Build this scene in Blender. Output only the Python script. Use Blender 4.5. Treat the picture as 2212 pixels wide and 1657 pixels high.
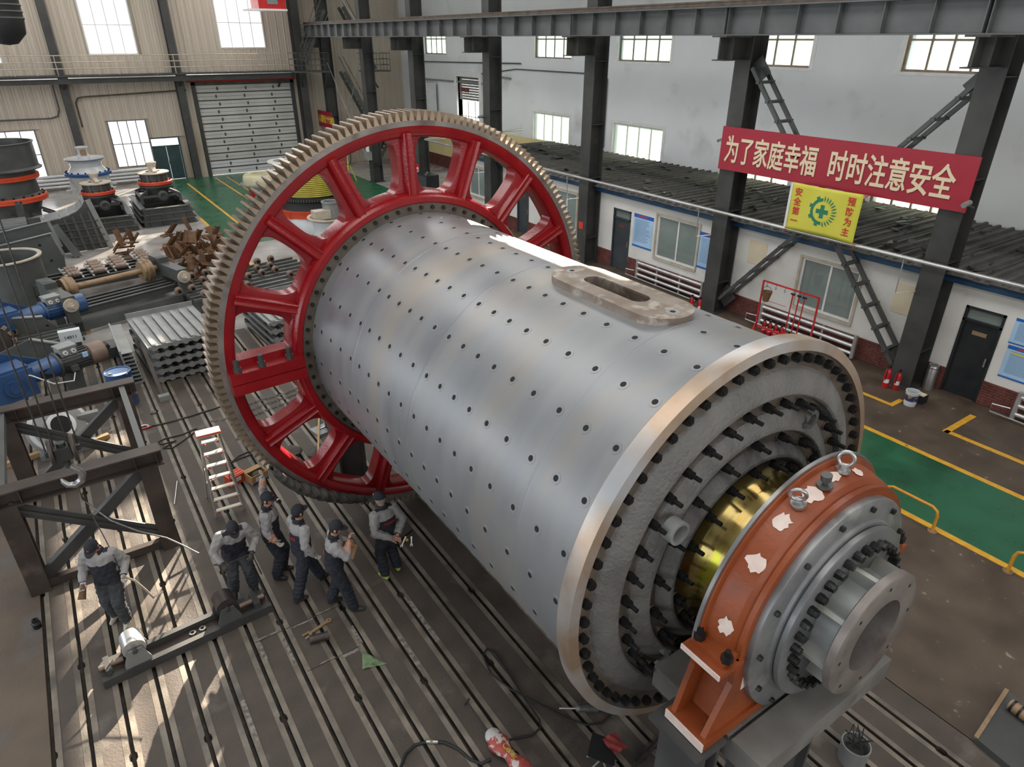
import bpy, math, random
import numpy as np
from mathutils import Matrix, Vector
random.seed(7)
S = bpy.context.scene
COL = S.collection
for o in list(bpy.data.objects):
    bpy.data.objects.remove(o)

# ------------------------------------------------------------------ camera
F = 1444.6
YAW, PIT, ROL = (math.radians(a) for a in (34.226, 27.258, -0.106))
CAMP = Vector((0, 0, 8.0))
_fw = Vector((math.sin(YAW) * math.cos(PIT), math.cos(YAW) * math.cos(PIT), -math.sin(PIT)))
_rt = Vector((math.cos(YAW), -math.sin(YAW), 0))
_dn = _fw.cross(_rt)
_r2 = _rt * math.cos(ROL) + _dn * math.sin(ROL)
_d2 = -_rt * math.sin(ROL) + _dn * math.cos(ROL)
cam_data = bpy.data.cameras.new('camera')
cam = bpy.data.objects.new('camera', cam_data)
COL.objects.link(cam)
cam.matrix_world = Matrix(((_r2.x, -_d2.x, -_fw.x, CAMP.x), (_r2.y, -_d2.y, -_fw.y, CAMP.y), (_r2.z, -_d2.z, -_fw.z, CAMP.z), (0, 0, 0, 1)))
cam_data.sensor_fit = 'HORIZONTAL'
cam_data.sensor_width = 36
cam_data.lens = 36 * F / 2212
cam_data.clip_end = 300
S.camera = cam
S.view_settings.view_transform = 'Standard'
S.view_settings.look = 'None'
S.view_settings.gamma = 1
S.view_settings.use_curve_mapping = False
S.view_settings.exposure = 0.0

def at(px, py, x=None, y=None, z=None):
    """The point of the place that a pixel of the photograph shows, on the plane x=, y= or z=."""
    d = _r2 * ((px - 1106) / F) + _d2 * ((py - 828.5) / F) + _fw
    if z is not None: t = (z - CAMP.z) / d.z
    elif x is not None: t = (x - CAMP.x) / d.x
    else: t = (y - CAMP.y) / d.y
    return CAMP + d * t

# ------------------------------------------------------------------ daylight
world = bpy.data.worlds.new('sky')
S.world = world
world.use_nodes = True
_bg = world.node_tree.nodes['Background']
_bg.inputs[0].default_value = (0.86, 0.93, 1.0, 1)
_bg.inputs[1].default_value = 2.3

def light(name, kind, loc, energy, color=(1, 1, 1), size=1, size_y=None, aim=None):
    l = bpy.data.lights.new(name, kind)
    l.energy = energy
    l.color = color
    o = bpy.data.objects.new(name, l)
    COL.objects.link(o)
    o.location = loc
    if kind == 'AREA':
        l.shape = 'RECTANGLE'
        l.size = size
        l.size_y = size_y or size
    if aim is not None:
        o.rotation_euler = Vector(aim).to_track_quat('-Z', 'Y').to_euler()
    return o
SUN_DIR = Vector((0.5155, 0.7362, 0.4384))
sun = light('sun', 'SUN', (30, 40, 30), 26.0, (1.0, 0.88, 0.72), aim=-SUN_DIR)
sun.data.angle = math.radians(0.6)
# area lamps added under the closed roof as top light, and the tall windows of the far long wall (behind the camera's left shoulder)
for nm, x, w, e in (('top_fill_over_plates', 2.0, 4.0, 2100), ('top_fill_over_aisle', 11.5, 3.0, 2000)):
    light(nm, 'AREA', (x, 22, 13.3), e, (1.0, 0.98, 0.95), w, 50, aim=(0, 0, -1))
light('left_wall_windows', 'AREA', (-12.3, 16, 5.5), 2300, (0.86, 0.93, 1.0), 44, 5, aim=(1, 0, 0))

light('back_fill_light', 'AREA', (5, -7.6, 7.0), 650, (1.0, 0.97, 0.93), 20, 5, aim=(0, 1, 0))  # unseen area lamp added to brighten the mill cover and the end wall

# ------------------------------------------------------------------ helpers
class MB:
    """Collects shapes for ONE mesh."""
    def __init__(s):
        s.v = []; s.f = []
    def add(s, vs, fs):
        n = len(s.v)
        s.v += [tuple(v) for v in vs]
        s.f += [tuple(i + n for i in f) for f in fs]
        return s
    def box(s, a, b, m=None):
        (x0, y0, z0), (x1, y1, z1) = a, b
        vs = [(x0, y0, z0), (x1, y0, z0), (x1, y1, z0), (x0, y1, z0), (x0, y0, z1), (x1, y0, z1), (x1, y1, z1), (x0, y1, z1)]
        if m is not None: vs = [m @ Vector(v) for v in vs]
        return s.add(vs, [(0, 3, 2, 1), (4, 5, 6, 7), (0, 1, 5, 4), (1, 2, 6, 5), (2, 3, 7, 6), (3, 0, 4, 7)])
    def obox(s, c, size, rz=0, rx=0, ry=0):
        m = Matrix.Translation(c) @ Matrix.Rotation(rz, 4, 'Z') @ Matrix.Rotation(ry, 4, 'Y') @ Matrix.Rotation(rx, 4, 'X')
        h = [k / 2 for k in size]
        return s.box((-h[0], -h[1], -h[2]), h, m)
    def frame(s, p, q, up=(0, 0, 1)):
        p, q = Vector(p), Vector(q)
        d = (q - p); L = d.length; d = d / L
        u = Vector(up)
        if abs(d.dot(u)) > 0.995: u = Vector((0, 1, 0)) if abs(d.y) < .9 else Vector((1, 0, 0))
        a = d.cross(u).normalized(); b = a.cross(d)
        return Matrix(((a.x, d.x, b.x, p.x), (a.y, d.y, b.y, p.y), (a.z, d.z, b.z, p.z), (0, 0, 0, 1))), L
    def bar(s, p, q, w, h, up=(0, 0, 1)):
        m, L = s.frame(p, q, up)
        return s.box((-w / 2, 0, -h / 2), (w / 2, L, h / 2), m)
    def ibeam(s, p, q, h, w, t=.02, up=(0, 0, 1)):
        m, L = s.frame(p, q, up)
        s.box((-w / 2, 0, h / 2 - t), (w / 2, L, h / 2), m)
        s.box((-w / 2, 0, -h / 2), (w / 2, L, -h / 2 + t), m)
        return s.box((-t / 2, 0, -h / 2 + t), (t / 2, L, h / 2 - t), m)
    def prism(s, poly, m, y0, y1):
        """poly in the local XZ plane of matrix m, pushed along local Y."""
        n = len(poly)
        vs = [m @ Vector((x, y0, z)) for x, z in poly] + [m @ Vector((x, y1, z)) for x, z in poly]
        fs = [tuple(range(n)), tuple(range(2 * n - 1, n - 1, -1))] + [(i, i + n, (i + 1) % n + n, (i + 1) % n) for i in range(n)]
        return s.add(vs, fs)
    def cyl(s, p, q, r, r2=None, n=16, cap=True):
        m, L = s.frame(p, q)
        r2 = r if r2 is None else r2
        vs = []
        for rr, y in ((r, 0), (r2, L)):
            vs += [m @ Vector((rr * math.cos(2 * math.pi * i / n), y, rr * math.sin(2 * math.pi * i / n))) for i in range(n)]
        fs = [(i, (i + 1) % n, (i + 1) % n + n, i + n) for i in range(n)]
        if cap: fs += [tuple(range(n - 1, -1, -1)), tuple(range(n, 2 * n))]
        return s.add(vs, fs)
    def tube(s, pts, r, n=8, closed=False, rs=None):
        pts = [Vector(p) for p in pts]
        k = len(pts); vs = []; fs = []
        last = None
        for i, p in enumerate(pts):
            a = pts[i - 1] if (i or closed) else p
            b = pts[(i + 1) % k] if (i < k - 1 or closed) else p
            d = (b - a).normalized()
            if last is None:
                u = Vector((0, 0, 1)) if abs(d.z) < .9 else Vector((1, 0, 0))
            else: u = last
            e = d.cross(u)
            if e.length < 1e-6: e = d.cross(Vector((.3, .8, .5)))
            e.normalize(); g = e.cross(d); last = g
            rr = r if rs is None else rs[i]
            vs += [p + (e * math.cos(2 * math.pi * j / n) + g * math.sin(2 * math.pi * j / n)) * rr for j in range(n)]
        for i in range(k if closed else k - 1):
            for j in range(n):
                fs.append((i * n + j, i * n + (j + 1) % n, ((i + 1) % k) * n + (j + 1) % n, ((i + 1) % k) * n + j))
        if not closed: fs += [tuple(range(n - 1, -1, -1)), tuple(range((k - 1) * n, k * n))]
        return s.add(vs, fs)
    def lathe(s, prof, o=(0, 0, 0), axis='Z', n=48, closed=False, a0=0, a1=None):
        """prof: (radius, height along axis). closed joins last to first; a0..a1 (rad) for a sector."""
        o = Vector(o); k = len(prof); vs = []; fs = []
        full = a1 is None
        m = n if full else n + 1
        for r, h in prof:
            for i in range(m):
                a = (2 * math.pi * i / n) if full else a0 + (a1 - a0) * i / n
                if axis == 'Z': v = Vector((r * math.cos(a), r * math.sin(a), h))
                elif axis == 'Y': v = Vector((r * math.sin(a), h, r * math.cos(a)))
                else: v = Vector((h, r * math.cos(a), r * math.sin(a)))
                vs.append(o + v)
        for j in range(k if closed else k - 1):
            j2 = (j + 1) % k
            for i in range(n):
                i2 = (i + 1) % m
                fs.append((j * m + i, j * m + i2, j2 * m + i2, j2 * m + i))
        if not full and closed:
            fs += [tuple(j * m for j in range(k)), tuple(j * m + n for j in range(k - 1, -1, -1))]
        return s.add(vs, fs)
    def ball(s, c, r, n=12, sx=1, sy=1, sz=1, m=None):
        c = Vector(c); vs = []; fs = []
        k = n // 2
        for j in range(1, k):
            for i in range(n):
                t = math.pi * j / k; a = 2 * math.pi * i / n
                v = Vector((r * sx * math.sin(t) * math.cos(a), r * sy * math.sin(t) * math.sin(a), r * sz * math.cos(t)))
                vs.append(c + (m @ v if m is not None else v))
        for e in (1, -1):
            v = Vector((0, 0, e * r * sz)); vs.append(c + (m @ v if m is not None else v))
        top, bot = len(vs) - 2, len(vs) - 1
        for j in range(k - 2):
            for i in range(n):
                fs.append((j * n + i, (j + 1) * n + i, (j + 1) * n + (i + 1) % n, j * n + (i + 1) % n))
        for i in range(n):
            fs.append((top, i, (i + 1) % n)); fs.append((bot, (k - 2) * n + (i + 1) % n, (k - 2) * n + i))
        return s.add(vs, fs)
    def quad(s, a, b, c, d):
        return s.add([a, b, c, d], [(0, 1, 2, 3)])
    def mesh(s, name, smooth=None):
        me = bpy.data.meshes.new(name)
        me.from_pydata(s.v, [], s.f)
        import bmesh
        bm = bmesh.new(); bm.from_mesh(me)
        bmesh.ops.recalc_face_normals(bm, faces=bm.faces[:])
        bm.to_mesh(me); bm.free()
        if smooth is not None:
            me.polygons.foreach_set('use_smooth', [True] * len(me.polygons))
            me.set_sharp_from_angle(angle=math.radians(smooth))
        me.update()
        return me

def tag(o, label=None, cat=None, group=None, kind=None):
    if label: o['label'] = label
    if cat: o['category'] = cat
    if group: o['group'] = group
    if kind: o['kind'] = kind
    return o

def empty(name, loc=(0, 0, 0), label=None, cat=None, group=None, kind=None, rz=0):
    o = bpy.data.objects.new(name, None)
    COL.objects.link(o)
    o.empty_display_size = .2
    o.matrix_basis = Matrix.Translation(loc) @ Matrix.Rotation(rz, 4, 'Z')
    return tag(o, label, cat, group, kind)

def link(name, me, mat=None, parent=None, world=True):
    o = bpy.data.objects.new(name, me)
    COL.objects.link(o)
    if mat is not None and not me.materials: me.materials.append(mat)
    if parent is not None:
        o.parent = parent
        if world: o.matrix_parent_inverse = parent.matrix_basis.inverted()
    return o

def put(name, mb, mat, parent=None, smooth=None, world=True):
    """One mesh object; with world=True its coordinates are those of the place, else of its parent."""
    return link(name, mb.mesh(name, smooth), mat, parent, world)

def single(name, mb, mat, label, cat, group=None, smooth=None, base=None):
    """A thing that is one mesh, its origin moved to the base of the shape."""
    b = Vector(base) if base is not None else Vector((sum(v[0] for v in mb.v) / len(mb.v), sum(v[1] for v in mb.v) / len(mb.v), min(v[2] for v in mb.v)))
    mb.v = [tuple(Vector(v) - b) for v in mb.v]
    o = link(name, mb.mesh(name, smooth), mat)
    o.location = b
    return tag(o, label, cat, group)

def copy_tree(o, parent=None):
    c = o.copy()
    COL.objects.link(c)
    if parent is not None: c.parent = parent
    for ch in [k for k in o.children]:
        copy_tree(ch, c)
    return c

TMPS = bpy.data.scenes.new('workbench')      # shapes are worked out here and removed again
def work_graph():
    with bpy.context.temp_override(scene=TMPS, view_layer=TMPS.view_layers[0]):
        dg = bpy.context.evaluated_depsgraph_get()
        dg.update()
    return dg

# ------------------------------------------------------------------ materials
def mat(name, c1, c2=None, rough=.5, metal=0.0, scale=3.0, detail=6, mix=(.35, .65), bump=0.0, bscale=None, rvar=0.0, stretch=(1, 1, 1), spec=.5, coord='Object', c3=None, s3=.6, m3=(.55, .7), rot=(0, 0, 0), dist=0.0):
    """Principled surface with two-tone noise, an optional third blotch colour, noise relief and roughness variation."""
    m = bpy.data.materials.new(name)
    m.use_nodes = True
    nt = m.node_tree; N = nt.nodes; L = nt.links
    p = N['Principled BSDF']
    p.inputs['Metallic'].default_value = metal
    p.inputs['Roughness'].default_value = rough
    p.inputs['Specular IOR Level'].default_value = spec
    p.inputs['Base Color'].default_value = (*c1, 1)
    if c2 is None and not bump and c3 is None: return m
    tc = N.new('ShaderNodeTexCoord'); mp = N.new('ShaderNodeMapping')
    mp.inputs['Scale'].default_value = stretch
    mp.inputs['Rotation'].default_value = rot
    L.new(tc.outputs[coord], mp.inputs[0])
    def noise(sc, de=6, di=0.0):
        n = N.new('ShaderNodeTexNoise')
        n.inputs['Scale'].default_value = sc; n.inputs['Detail'].default_value = de; n.inputs['Distortion'].default_value = di
        L.new(mp.outputs[0], n.inputs['Vector'])
        return n
    def ramp(n, a, b):
        r = N.new('ShaderNodeMapRange')
        r.inputs['From Min'].default_value = a; r.inputs['From Max'].default_value = b
        L.new(n.outputs[0], r.inputs['Value'])
        return r
    def mixc(f, a, b):
        x = N.new('ShaderNodeMix'); x.data_type = 'RGBA'
        L.new(f.outputs[0], x.inputs[0])
        for i, v in ((6, a), (7, b)):
            if isinstance(v, tuple): x.inputs[i].default_value = (*v, 1)
            else: L.new(v.outputs[2], x.inputs[i])
        return x
    n1 = noise(scale, detail, dist)
    cur = None
    if c2 is not None:
        cur = mixc(ramp(n1, *mix), c1, c2)
    if c3 is not None:
        cur = mixc(ramp(noise(s3, 5, dist), *m3), cur if cur is not None else c1, c3)
    if cur is not None: L.new(cur.outputs[2], p.inputs['Base Color'])
    if rvar:
        r = N.new('ShaderNodeMapRange')
        r.inputs['To Min'].default_value = max(0.02, rough - rvar); r.inputs['To Max'].default_value = min(1, rough + rvar)
        r.inputs['From Min'].default_value = .3; r.inputs['From Max'].default_value = .7
        L.new(n1.outputs[0], r.inputs['Value']); L.new(r.outputs[0], p.inputs['Roughness'])
    if bump:
        b = N.new('ShaderNodeBump')
        b.inputs['Strength'].default_value = bump; b.inputs['Distance'].default_value = .02
        L.new(noise(bscale or scale * 6, 4).outputs[0], b.inputs['Height'])
        L.new(b.outputs[0], p.inputs['Normal'])
    return m

def glass(name, tint=(.85, .9, .86), clear=.6, rough=.05, gloss=.12):
    m = bpy.data.materials.new(name)
    m.use_nodes = True
    nt = m.node_tree; N = nt.nodes; L = nt.links
    N.remove(N['Principled BSDF'])
    out = N['Material Output']
    t = N.new('ShaderNodeBsdfTransparent'); t.inputs[0].default_value = (*tint, 1)
    d = N.new('ShaderNodeBsdfTranslucent'); d.inputs[0].default_value = (*tint, 1)
    g = N.new('ShaderNodeBsdfGlossy'); g.inputs['Roughness'].default_value = rough
    a = N.new('ShaderNodeMixShader'); a.inputs[0].default_value = clear
    L.new(d.outputs[0], a.inputs[1]); L.new(t.outputs[0], a.inputs[2])
    b = N.new('ShaderNodeMixShader'); b.inputs[0].default_value = gloss
    L.new(a.outputs[0], b.inputs[1]); L.new(g.outputs[0], b.inputs[2])
    L.new(b.outputs[0], out.inputs['Surface'])
    return m

M = {}
M['plate'] = mat('cast_iron_floor_plate', (.050, .038, .030), (.098, .077, .062), .7, .0, 1.6, 9, (.3, .7), .35, 30, .12, c3=(.19, .165, .14), s3=1.3, m3=(.6, .80))
M['lip'] = mat('machined_slot_edge', (.11, .090, .070), (.235, .198, .155), .5, .0, 2.6, 9, (.34, .66), .2, 40, .12, c3=(.07, .06, .05), s3=1.1, m3=(.52, .68))
M['rustplate'] = mat('rusty_floor_plate', (.080, .060, .044), (.14, .102, .072), .75, 0, 1.3, 8, (.3, .7), .4, 20, .1, c3=(.11, .10, .095), s3=.8)
M['slot'] = mat('slot_bottom_dark', (.018, .015, .012), (.05, .04, .03), .8, 0, 8)  # dark mottled tone of the slot bottoms and plate joints
M['concrete'] = mat('brown_worn_concrete', (.056, .039, .027), (.105, .076, .054), .6, 0, 1.5, 8, (.3, .72), .2, 25, .12, c3=(.27, .22, .17), s3=6.0, m3=(.66, .74))
M['pale_concrete'] = mat('pale_polished_concrete', (.26, .24, .22), (.40, .38, .36), .22, 0, .9, 7, (.3, .7), .06, 20, .1)
M['green'] = mat('green_floor_paint', (.013, .085, .040), (.022, .12, .058), .30, 0, 1.2, 7, (.3, .7), .05, 18, .1, c3=(.012, .06, .028), s3=.5)
M['yellow'] = mat('yellow_floor_paint', (.62, .30, .02), (.72, .40, .04), .45, 0, 6, 8, c3=(.25, .16, .06), s3=5, m3=(.64, .72))
M['plaster'] = mat('white_wall_plaster', (.64, .665, .67), (.74, .76, .765), .8, 0, .35, 8, (.3, .7), .12, 6, c3=(.47, .46, .45), s3=.45, m3=(.58, .8))
M['plaster2'] = mat('office_wall_plaster', (.60, .585, .56), (.72, .70, .67), .8, 0, .8, 8, (.3, .7), .1, 8, c3=(.45, .41, .36), s3=.7, m3=(.62, .82))
M['cladding'] = mat('cream_steel_cladding', (.47, .405, .335), (.57, .50, .42), .5, .1, .35, 8, (.3, .7), 0, None, .1, c3=(.30, .24, .18), s3=.3, m3=(.55, .75), stretch=(1, 1, .35))
M['steel_dark'] = mat('dark_grey_painted_steel', (.040, .040, .039), (.062, .061, .058), .55, .15, 1.5, 6, c3=(.085, .075, .065), s3=2, m3=(.62, .75))
M['steel_beam'] = mat('crane_beam_grey_paint', (.075, .080, .082), (.11, .115, .115), .5, .1, 1.1, 7, c3=(.065, .06, .055), s3=1.6, m3=(.6, .75))
M['rail_brown'] = mat('brown_rusty_rail', (.07, .055, .045), (.12, .09, .07), .5, .4, 4)
M['white_paint'] = mat('white_painted_frame', (.66, .66, .64), (.74, .74, .72), .45)
M['dark_frame'] = mat('grey_window_bar', (.16, .15, .14), None, .5)
M['rust_frame'] = mat('brown_window_bar', (.20, .13, .09), (.28, .20, .15), .6, 0, 5)
M['pane'] = glass('milky_window_pane', (.62, .68, .60), .22)
M['pane_clear'] = glass('bright_window_pane', (.98, .98, 1.0), .85)
M['pane_dark'] = mat('office_window_glass', (.16, .20, .19), (.22, .26, .25), .06, 0, .6, 3, spec=.8)
M['brick'] = mat('dark_red_brick', (.10, .028, .024), (.16, .05, .04), .6, 0, 4, 5)
M['mortar'] = mat('grey_mortar', (.10, .07, .06), None, .8)
M['blue_trim'] = mat('blue_fascia_paint', (.012, .05, .12), (.03, .085, .17), .4, 0, 2)
M['roofing'] = mat('dusty_grey_roof_sheet', (.075, .070, .065), (.135, .125, .115), .75, 0, 1.6, 7, (.3, .7), .3, 12, c3=(.05, .046, .043), s3=.9)
M['chrome_pipe'] = mat('silver_painted_pipe', (.48, .48, .48), (.60, .60, .60), .3, .7, 3)
M['red_paint'] = mat('red_enamel', (.42, .012, .018), (.50, .02, .022), .35, 0, 3)
M['banner'] = mat('crimson_banner_sheet', (.31, .012, .028), (.34, .015, .033), .5, 0, .8)
M['cream_letter'] = mat('cream_lettering', (.72, .60, .42), None, .6)
M['door_grey'] = mat('dark_slate_door_paint', (.035, .042, .05), (.05, .058, .065), .4, 0, 2)
M['door_black'] = mat('black_steel_door_paint', (.012, .014, .017), (.022, .024, .027), .35, 0, 2)
M['door_green'] = mat('dark_teal_door_paint', (.02, .045, .05), (.03, .06, .065), .4, 0, 2)
M['shutter'] = mat('pale_grey_shutter_panel', (.46, .455, .42), (.55, .545, .51), .45, .1, .8, 6, c3=(.36, .34, .31), s3=.5, m3=(.6, .8))
M['shutter_white'] = mat('white_shutter_panel', (.60, .60, .61), (.66, .66, .66), .4, .1, .8)
M['black'] = mat('black_rubber', (.012, .012, .013), None, .6)
M['grey_paint'] = mat('machine_grey_paint', (.072, .077, .073), (.10, .105, .10), .42, .1, 1.6, 6, c3=(.13, .12, .10), s3=1.4, m3=(.62, .78))
M['grey_dark'] = mat('dark_machine_grey', (.055, .057, .056), (.08, .082, .08), .42, .15, 1.6, 6, c3=(.11, .10, .09), s3=1.4, m3=(.62, .78))
M['grey_light'] = mat('light_machine_grey', (.21, .215, .21), (.27, .275, .265), .4, .1, 2, 6, c3=(.40, .37, .32), s3=1.5, m3=(.62, .78))
M['white_enamel'] = mat('white_machine_enamel', (.52, .545, .56), (.60, .62, .63), .28, 0, 1.5, 5, c3=(.50, .45, .38), s3=1.5, m3=(.62, .78))
M['dust_cream'] = mat('dusty_cream_metal', (.42, .36, .28), (.52, .46, .38), .6, .1, 3)
M['orange_red'] = mat('orange_red_enamel', (.55, .055, .02), (.62, .08, .03), .35, 0, 2)
M['blue_enamel'] = mat('blue_machine_enamel', (.022, .06, .16), (.04, .095, .22), .35, .05, 2, 6, c3=(.10, .12, .15), s3=1.6, m3=(.64, .8))
M['blue_ring'] = mat('bright_blue_enamel', (.02, .09, .28), None, .35)
M['rust'] = mat('rusted_plate', (.11, .052, .024), (.20, .105, .05), .75, .1, 3, 8, (.3, .7), .4, 25, c3=(.09, .05, .03), s3=2)
M['rust_pale'] = mat('tan_rusted_steel', (.26, .165, .09), (.36, .25, .15), .6, .3, 3, 8, c3=(.15, .09, .05), s3=3)
M['roller_brown'] = mat('brown_primer_roller', (.17, .115, .085), (.25, .18, .14), .45, .2, 4)
M['steel_raw'] = mat('bare_machined_steel', (.40, .40, .40), (.52, .52, .52), .32, .85, 4, 6)
M['steel_brown'] = mat('brown_mill_scale_beam', (.050, .038, .033), (.085, .065, .055), .5, .35, 2, 7, c3=(.20, .16, .13), s3=1.6, m3=(.62, .8), stretch=(1, 1, 1))
M['wood'] = mat('raw_timber', (.36, .22, .10), (.45, .30, .15), .7, 0, 5, stretch=(1, 6, 6))
M['rope'] = mat('greasy_wire_rope', (.03, .027, .025), (.06, .055, .05), .5, .3, 30)
M['chain'] = mat('grey_steel_chain', (.13, .12, .11), (.2, .19, .175), .4, .6, 20)
M['cardboard'] = mat('cardboard', (.36, .22, .10), (.42, .27, .13), .8, 0, 5)
M['aluminium'] = mat('ladder_aluminium', (.55, .55, .56), (.62, .62, .62), .35, .7, 5)
M['cream_tread'] = mat('cream_ladder_tread', (.66, .60, .50), None, .5)
M['hoop'] = mat('yellow_hoop_paint', (.58, .24, .02), (.64, .30, .03), .4, 0, 6)

# ================================================================== the setting
YE = 48.5      # end wall
XS = 23.4      # long side wall
XA = 17.7      # front of the office row
ZR = 14.0      # roof

# ---- floor: sub-base, slotted plates, concrete, paint
fl = MB().box((-14, -8, -.35), (XS + .4, YE + 1, -.09))
floor = tag(put('floor', fl, M['slot']), 'workshop floor of slotted iron plates, concrete and green painted aisles', kind='structure')
SLOTS = [-1.76, -1.35, -.93, -.5, -.1, .34, .79, 1.25, 1.73, 2.16, 2.6, 3.04, 3.53, 4.05, 4.58, 5.06, 5.59, 6.08, 6.57, 7.05, 7.53, 8.0]
def notched(x, side, y0, y1, ph, w=.026, big=.048, step=3.3):
    """edge of a plate along a slot, with the round pockets of the slot"""
    pts = [(x + side * w, y0)]
    y = y0 + ph
    while y < y1 - .3:
        pts += [(x + side * w, y - .07), (x + side * big, y - .035), (x + side * big, y + .035), (x + side * w, y + .07)]
        y += step
    return pts + [(x + side * w, y1)]
FLAT = Matrix(((1, 0, 0, 0), (0, 0, 1, 0), (0, 1, 0, 0), (0, 0, 0, 1)))   # (x, z) of a prism -> (x, y), its push -> z
PH = [.4 + (i * 1.37) % 3.0 for i in range(len(SLOTS))]
for i in range(len(SLOTS) - 1):
    a, b = SLOTS[i], SLOTS[i + 1]
    last = i == len(SLOTS) - 2
    lft = notched(a, 1, -6, 20.6, PH[i])
    rgt = [(b, -6), (b, 20.6)] if last else notched(b, -1, -6, 20.6, PH[i + 1])
    pl = put('floor_plate', MB().prism(lft + rgt[::-1], FLAT, -.09, 0), M['plate'], floor)
    for x0, sd in ((a, 1),) + (() if last else ((b, -1),)):
        e = notched(x0, sd, -6, 20.6, PH[i] if sd == 1 else PH[i + 1])
        out = [(x0 + sd * .098, y) for x, y in (e[-1], e[0])]
        put('slot_edge', MB().prism(e + out, FLAT, -.004, .004), M['lip'], pl)
put('floor_plate', MB().prism([(-14, -6), (SLOTS[0] - .026, -6), (SLOTS[0] - .026, 20.6), (-14, 20.6)], FLAT, -.09, 0), M['rustplate'], floor)
put('concrete_slab', MB().box((8.02, -8, -.09), (XS, 30.6, -.002)), M['concrete'], floor)
put('concrete_slab', MB().box((-14, 20.62, -.09), (8.0, YE, -.004)), M['pale_concrete'], floor)
put('concrete_slab', MB().box((8.02, 30.62, -.09), (XS, YE, -.004)), M['pale_concrete'], floor)
put('green_paint', MB().box((11.98, -8, -.01), (14.22, 30.4, .002)), M['green'], floor)
put('green_paint', MB().box((6.0, 30.4, -.01), (17.0, YE, .002)), M['green'], floor)
def stripe(x0, y0, x1, y1): put('yellow_line', MB().box((min(x0, x1), min(y0, y1), 0), (max(x0, x1), max(y0, y1), .006)), M['yellow'], floor)
stripe(11.84, -8, 11.98, 30.4); stripe(14.22, -8, 14.36, 30.4)
stripe(5.86, 27, 6.0, 36.5); stripe(6.0, 31.4, 12, 31.5); stripe(7.2, 33, 7.32, 46.5); stripe(9.1, 32, 9.2, 47.5); stripe(9.8, 34, 9.88, 47.5); stripe(9.9, 43.2, 16, 43.28)
stripe(15.78, 6.6, 15.9, 30); stripe(15.9, 6.6, 16.3, 6.72); stripe(15.6, -6, 15.74, 5.3); stripe(15.6, 5.2, 16.95, 5.34)

put('plate_joint', MB().box((.83, 7.992, 0), (2.2, 8.006, .0045)), M['slot'], floor)
put('plate_joint', MB().box((1.3, 7.06, 0), (2.1, 7.07, .0045)), M['slot'], floor)
M['chalk'] = mat('pale_dust_mark', (.26, .235, .205), (.12, .10, .085), .8, 0, 14, 8, (.4, .6))
for x0, y0, x1, y1 in ((.85, 8.01, 1.2, 8.045), (1.28, 7.96, 1.7, 7.99), (1.76, 8.008, 2.1, 8.03), (.84, 7.6, .9, 7.95), (1.5, 7.075, 1.72, 7.1), (1.76, 7.0, 2.05, 7.055), (2.1, 7.1, 2.16, 7.5), (1.18, 7.3, 1.22, 7.9), (2.62, 6.2, 2.69, 6.9), (3.06, 6.5, 3.13, 7.6), (.38, 6.4, .44, 7.1)):
    put('dust_mark', MB().box((x0, y0, 0), (x1, y1, .0048)), M['chalk'], floor)

# ---- roof with its clear sun panes
SKY = [(15.0, 17.0, 19.4, 24.4), (15.05, 16.95, 29.6, 36.6), (15.2, 16.8, 38.6, 40.3)]
def grid_wall(mb, u0, u1, z0, z1, holes, place):
    us = sorted({u0, u1, *[h[k] for h in holes for k in (0, 1) if u0 < h[k] < u1]})
    zs = sorted({z0, z1, *[h[k] for h in holes for k in (2, 3) if z0 < h[k] < z1]})
    for i in range(len(us) - 1):
        run = None
        for j in range(len(zs) - 1):
            cu, cz = (us[i] + us[i + 1]) / 2, (zs[j] + zs[j + 1]) / 2
            hole = any(h[0] < cu < h[1] and h[2] < cz < h[3] for h in holes)
            if not hole: run = (run[0], zs[j + 1]) if run else (zs[j], zs[j + 1])
            if run and (hole or j == len(zs) - 2):
                place(mb, us[i], us[i + 1], run[0], run[1]); run = None
    return mb
ce = grid_wall(MB(), -14, XS + .4, -8, YE + 1, SKY, lambda m, a, b, c, d: m.box((a, c, ZR), (b, d, ZR + .2)))
ceiling = tag(put('ceiling', ce, M['plaster']), 'flat workshop roof with a strip of clear panes', kind='structure')
for a, b, c, d in SKY:
    put('skylight_bar', MB().box((a, (c + d) / 2 - .04, ZR + .05), (b, (c + d) / 2 + .04, ZR + .12)).box(((a + b) / 2 - .04, c, ZR + .05), ((a + b) / 2 + .04, d, ZR + .12)), M['steel_dark'], ceiling)

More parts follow.
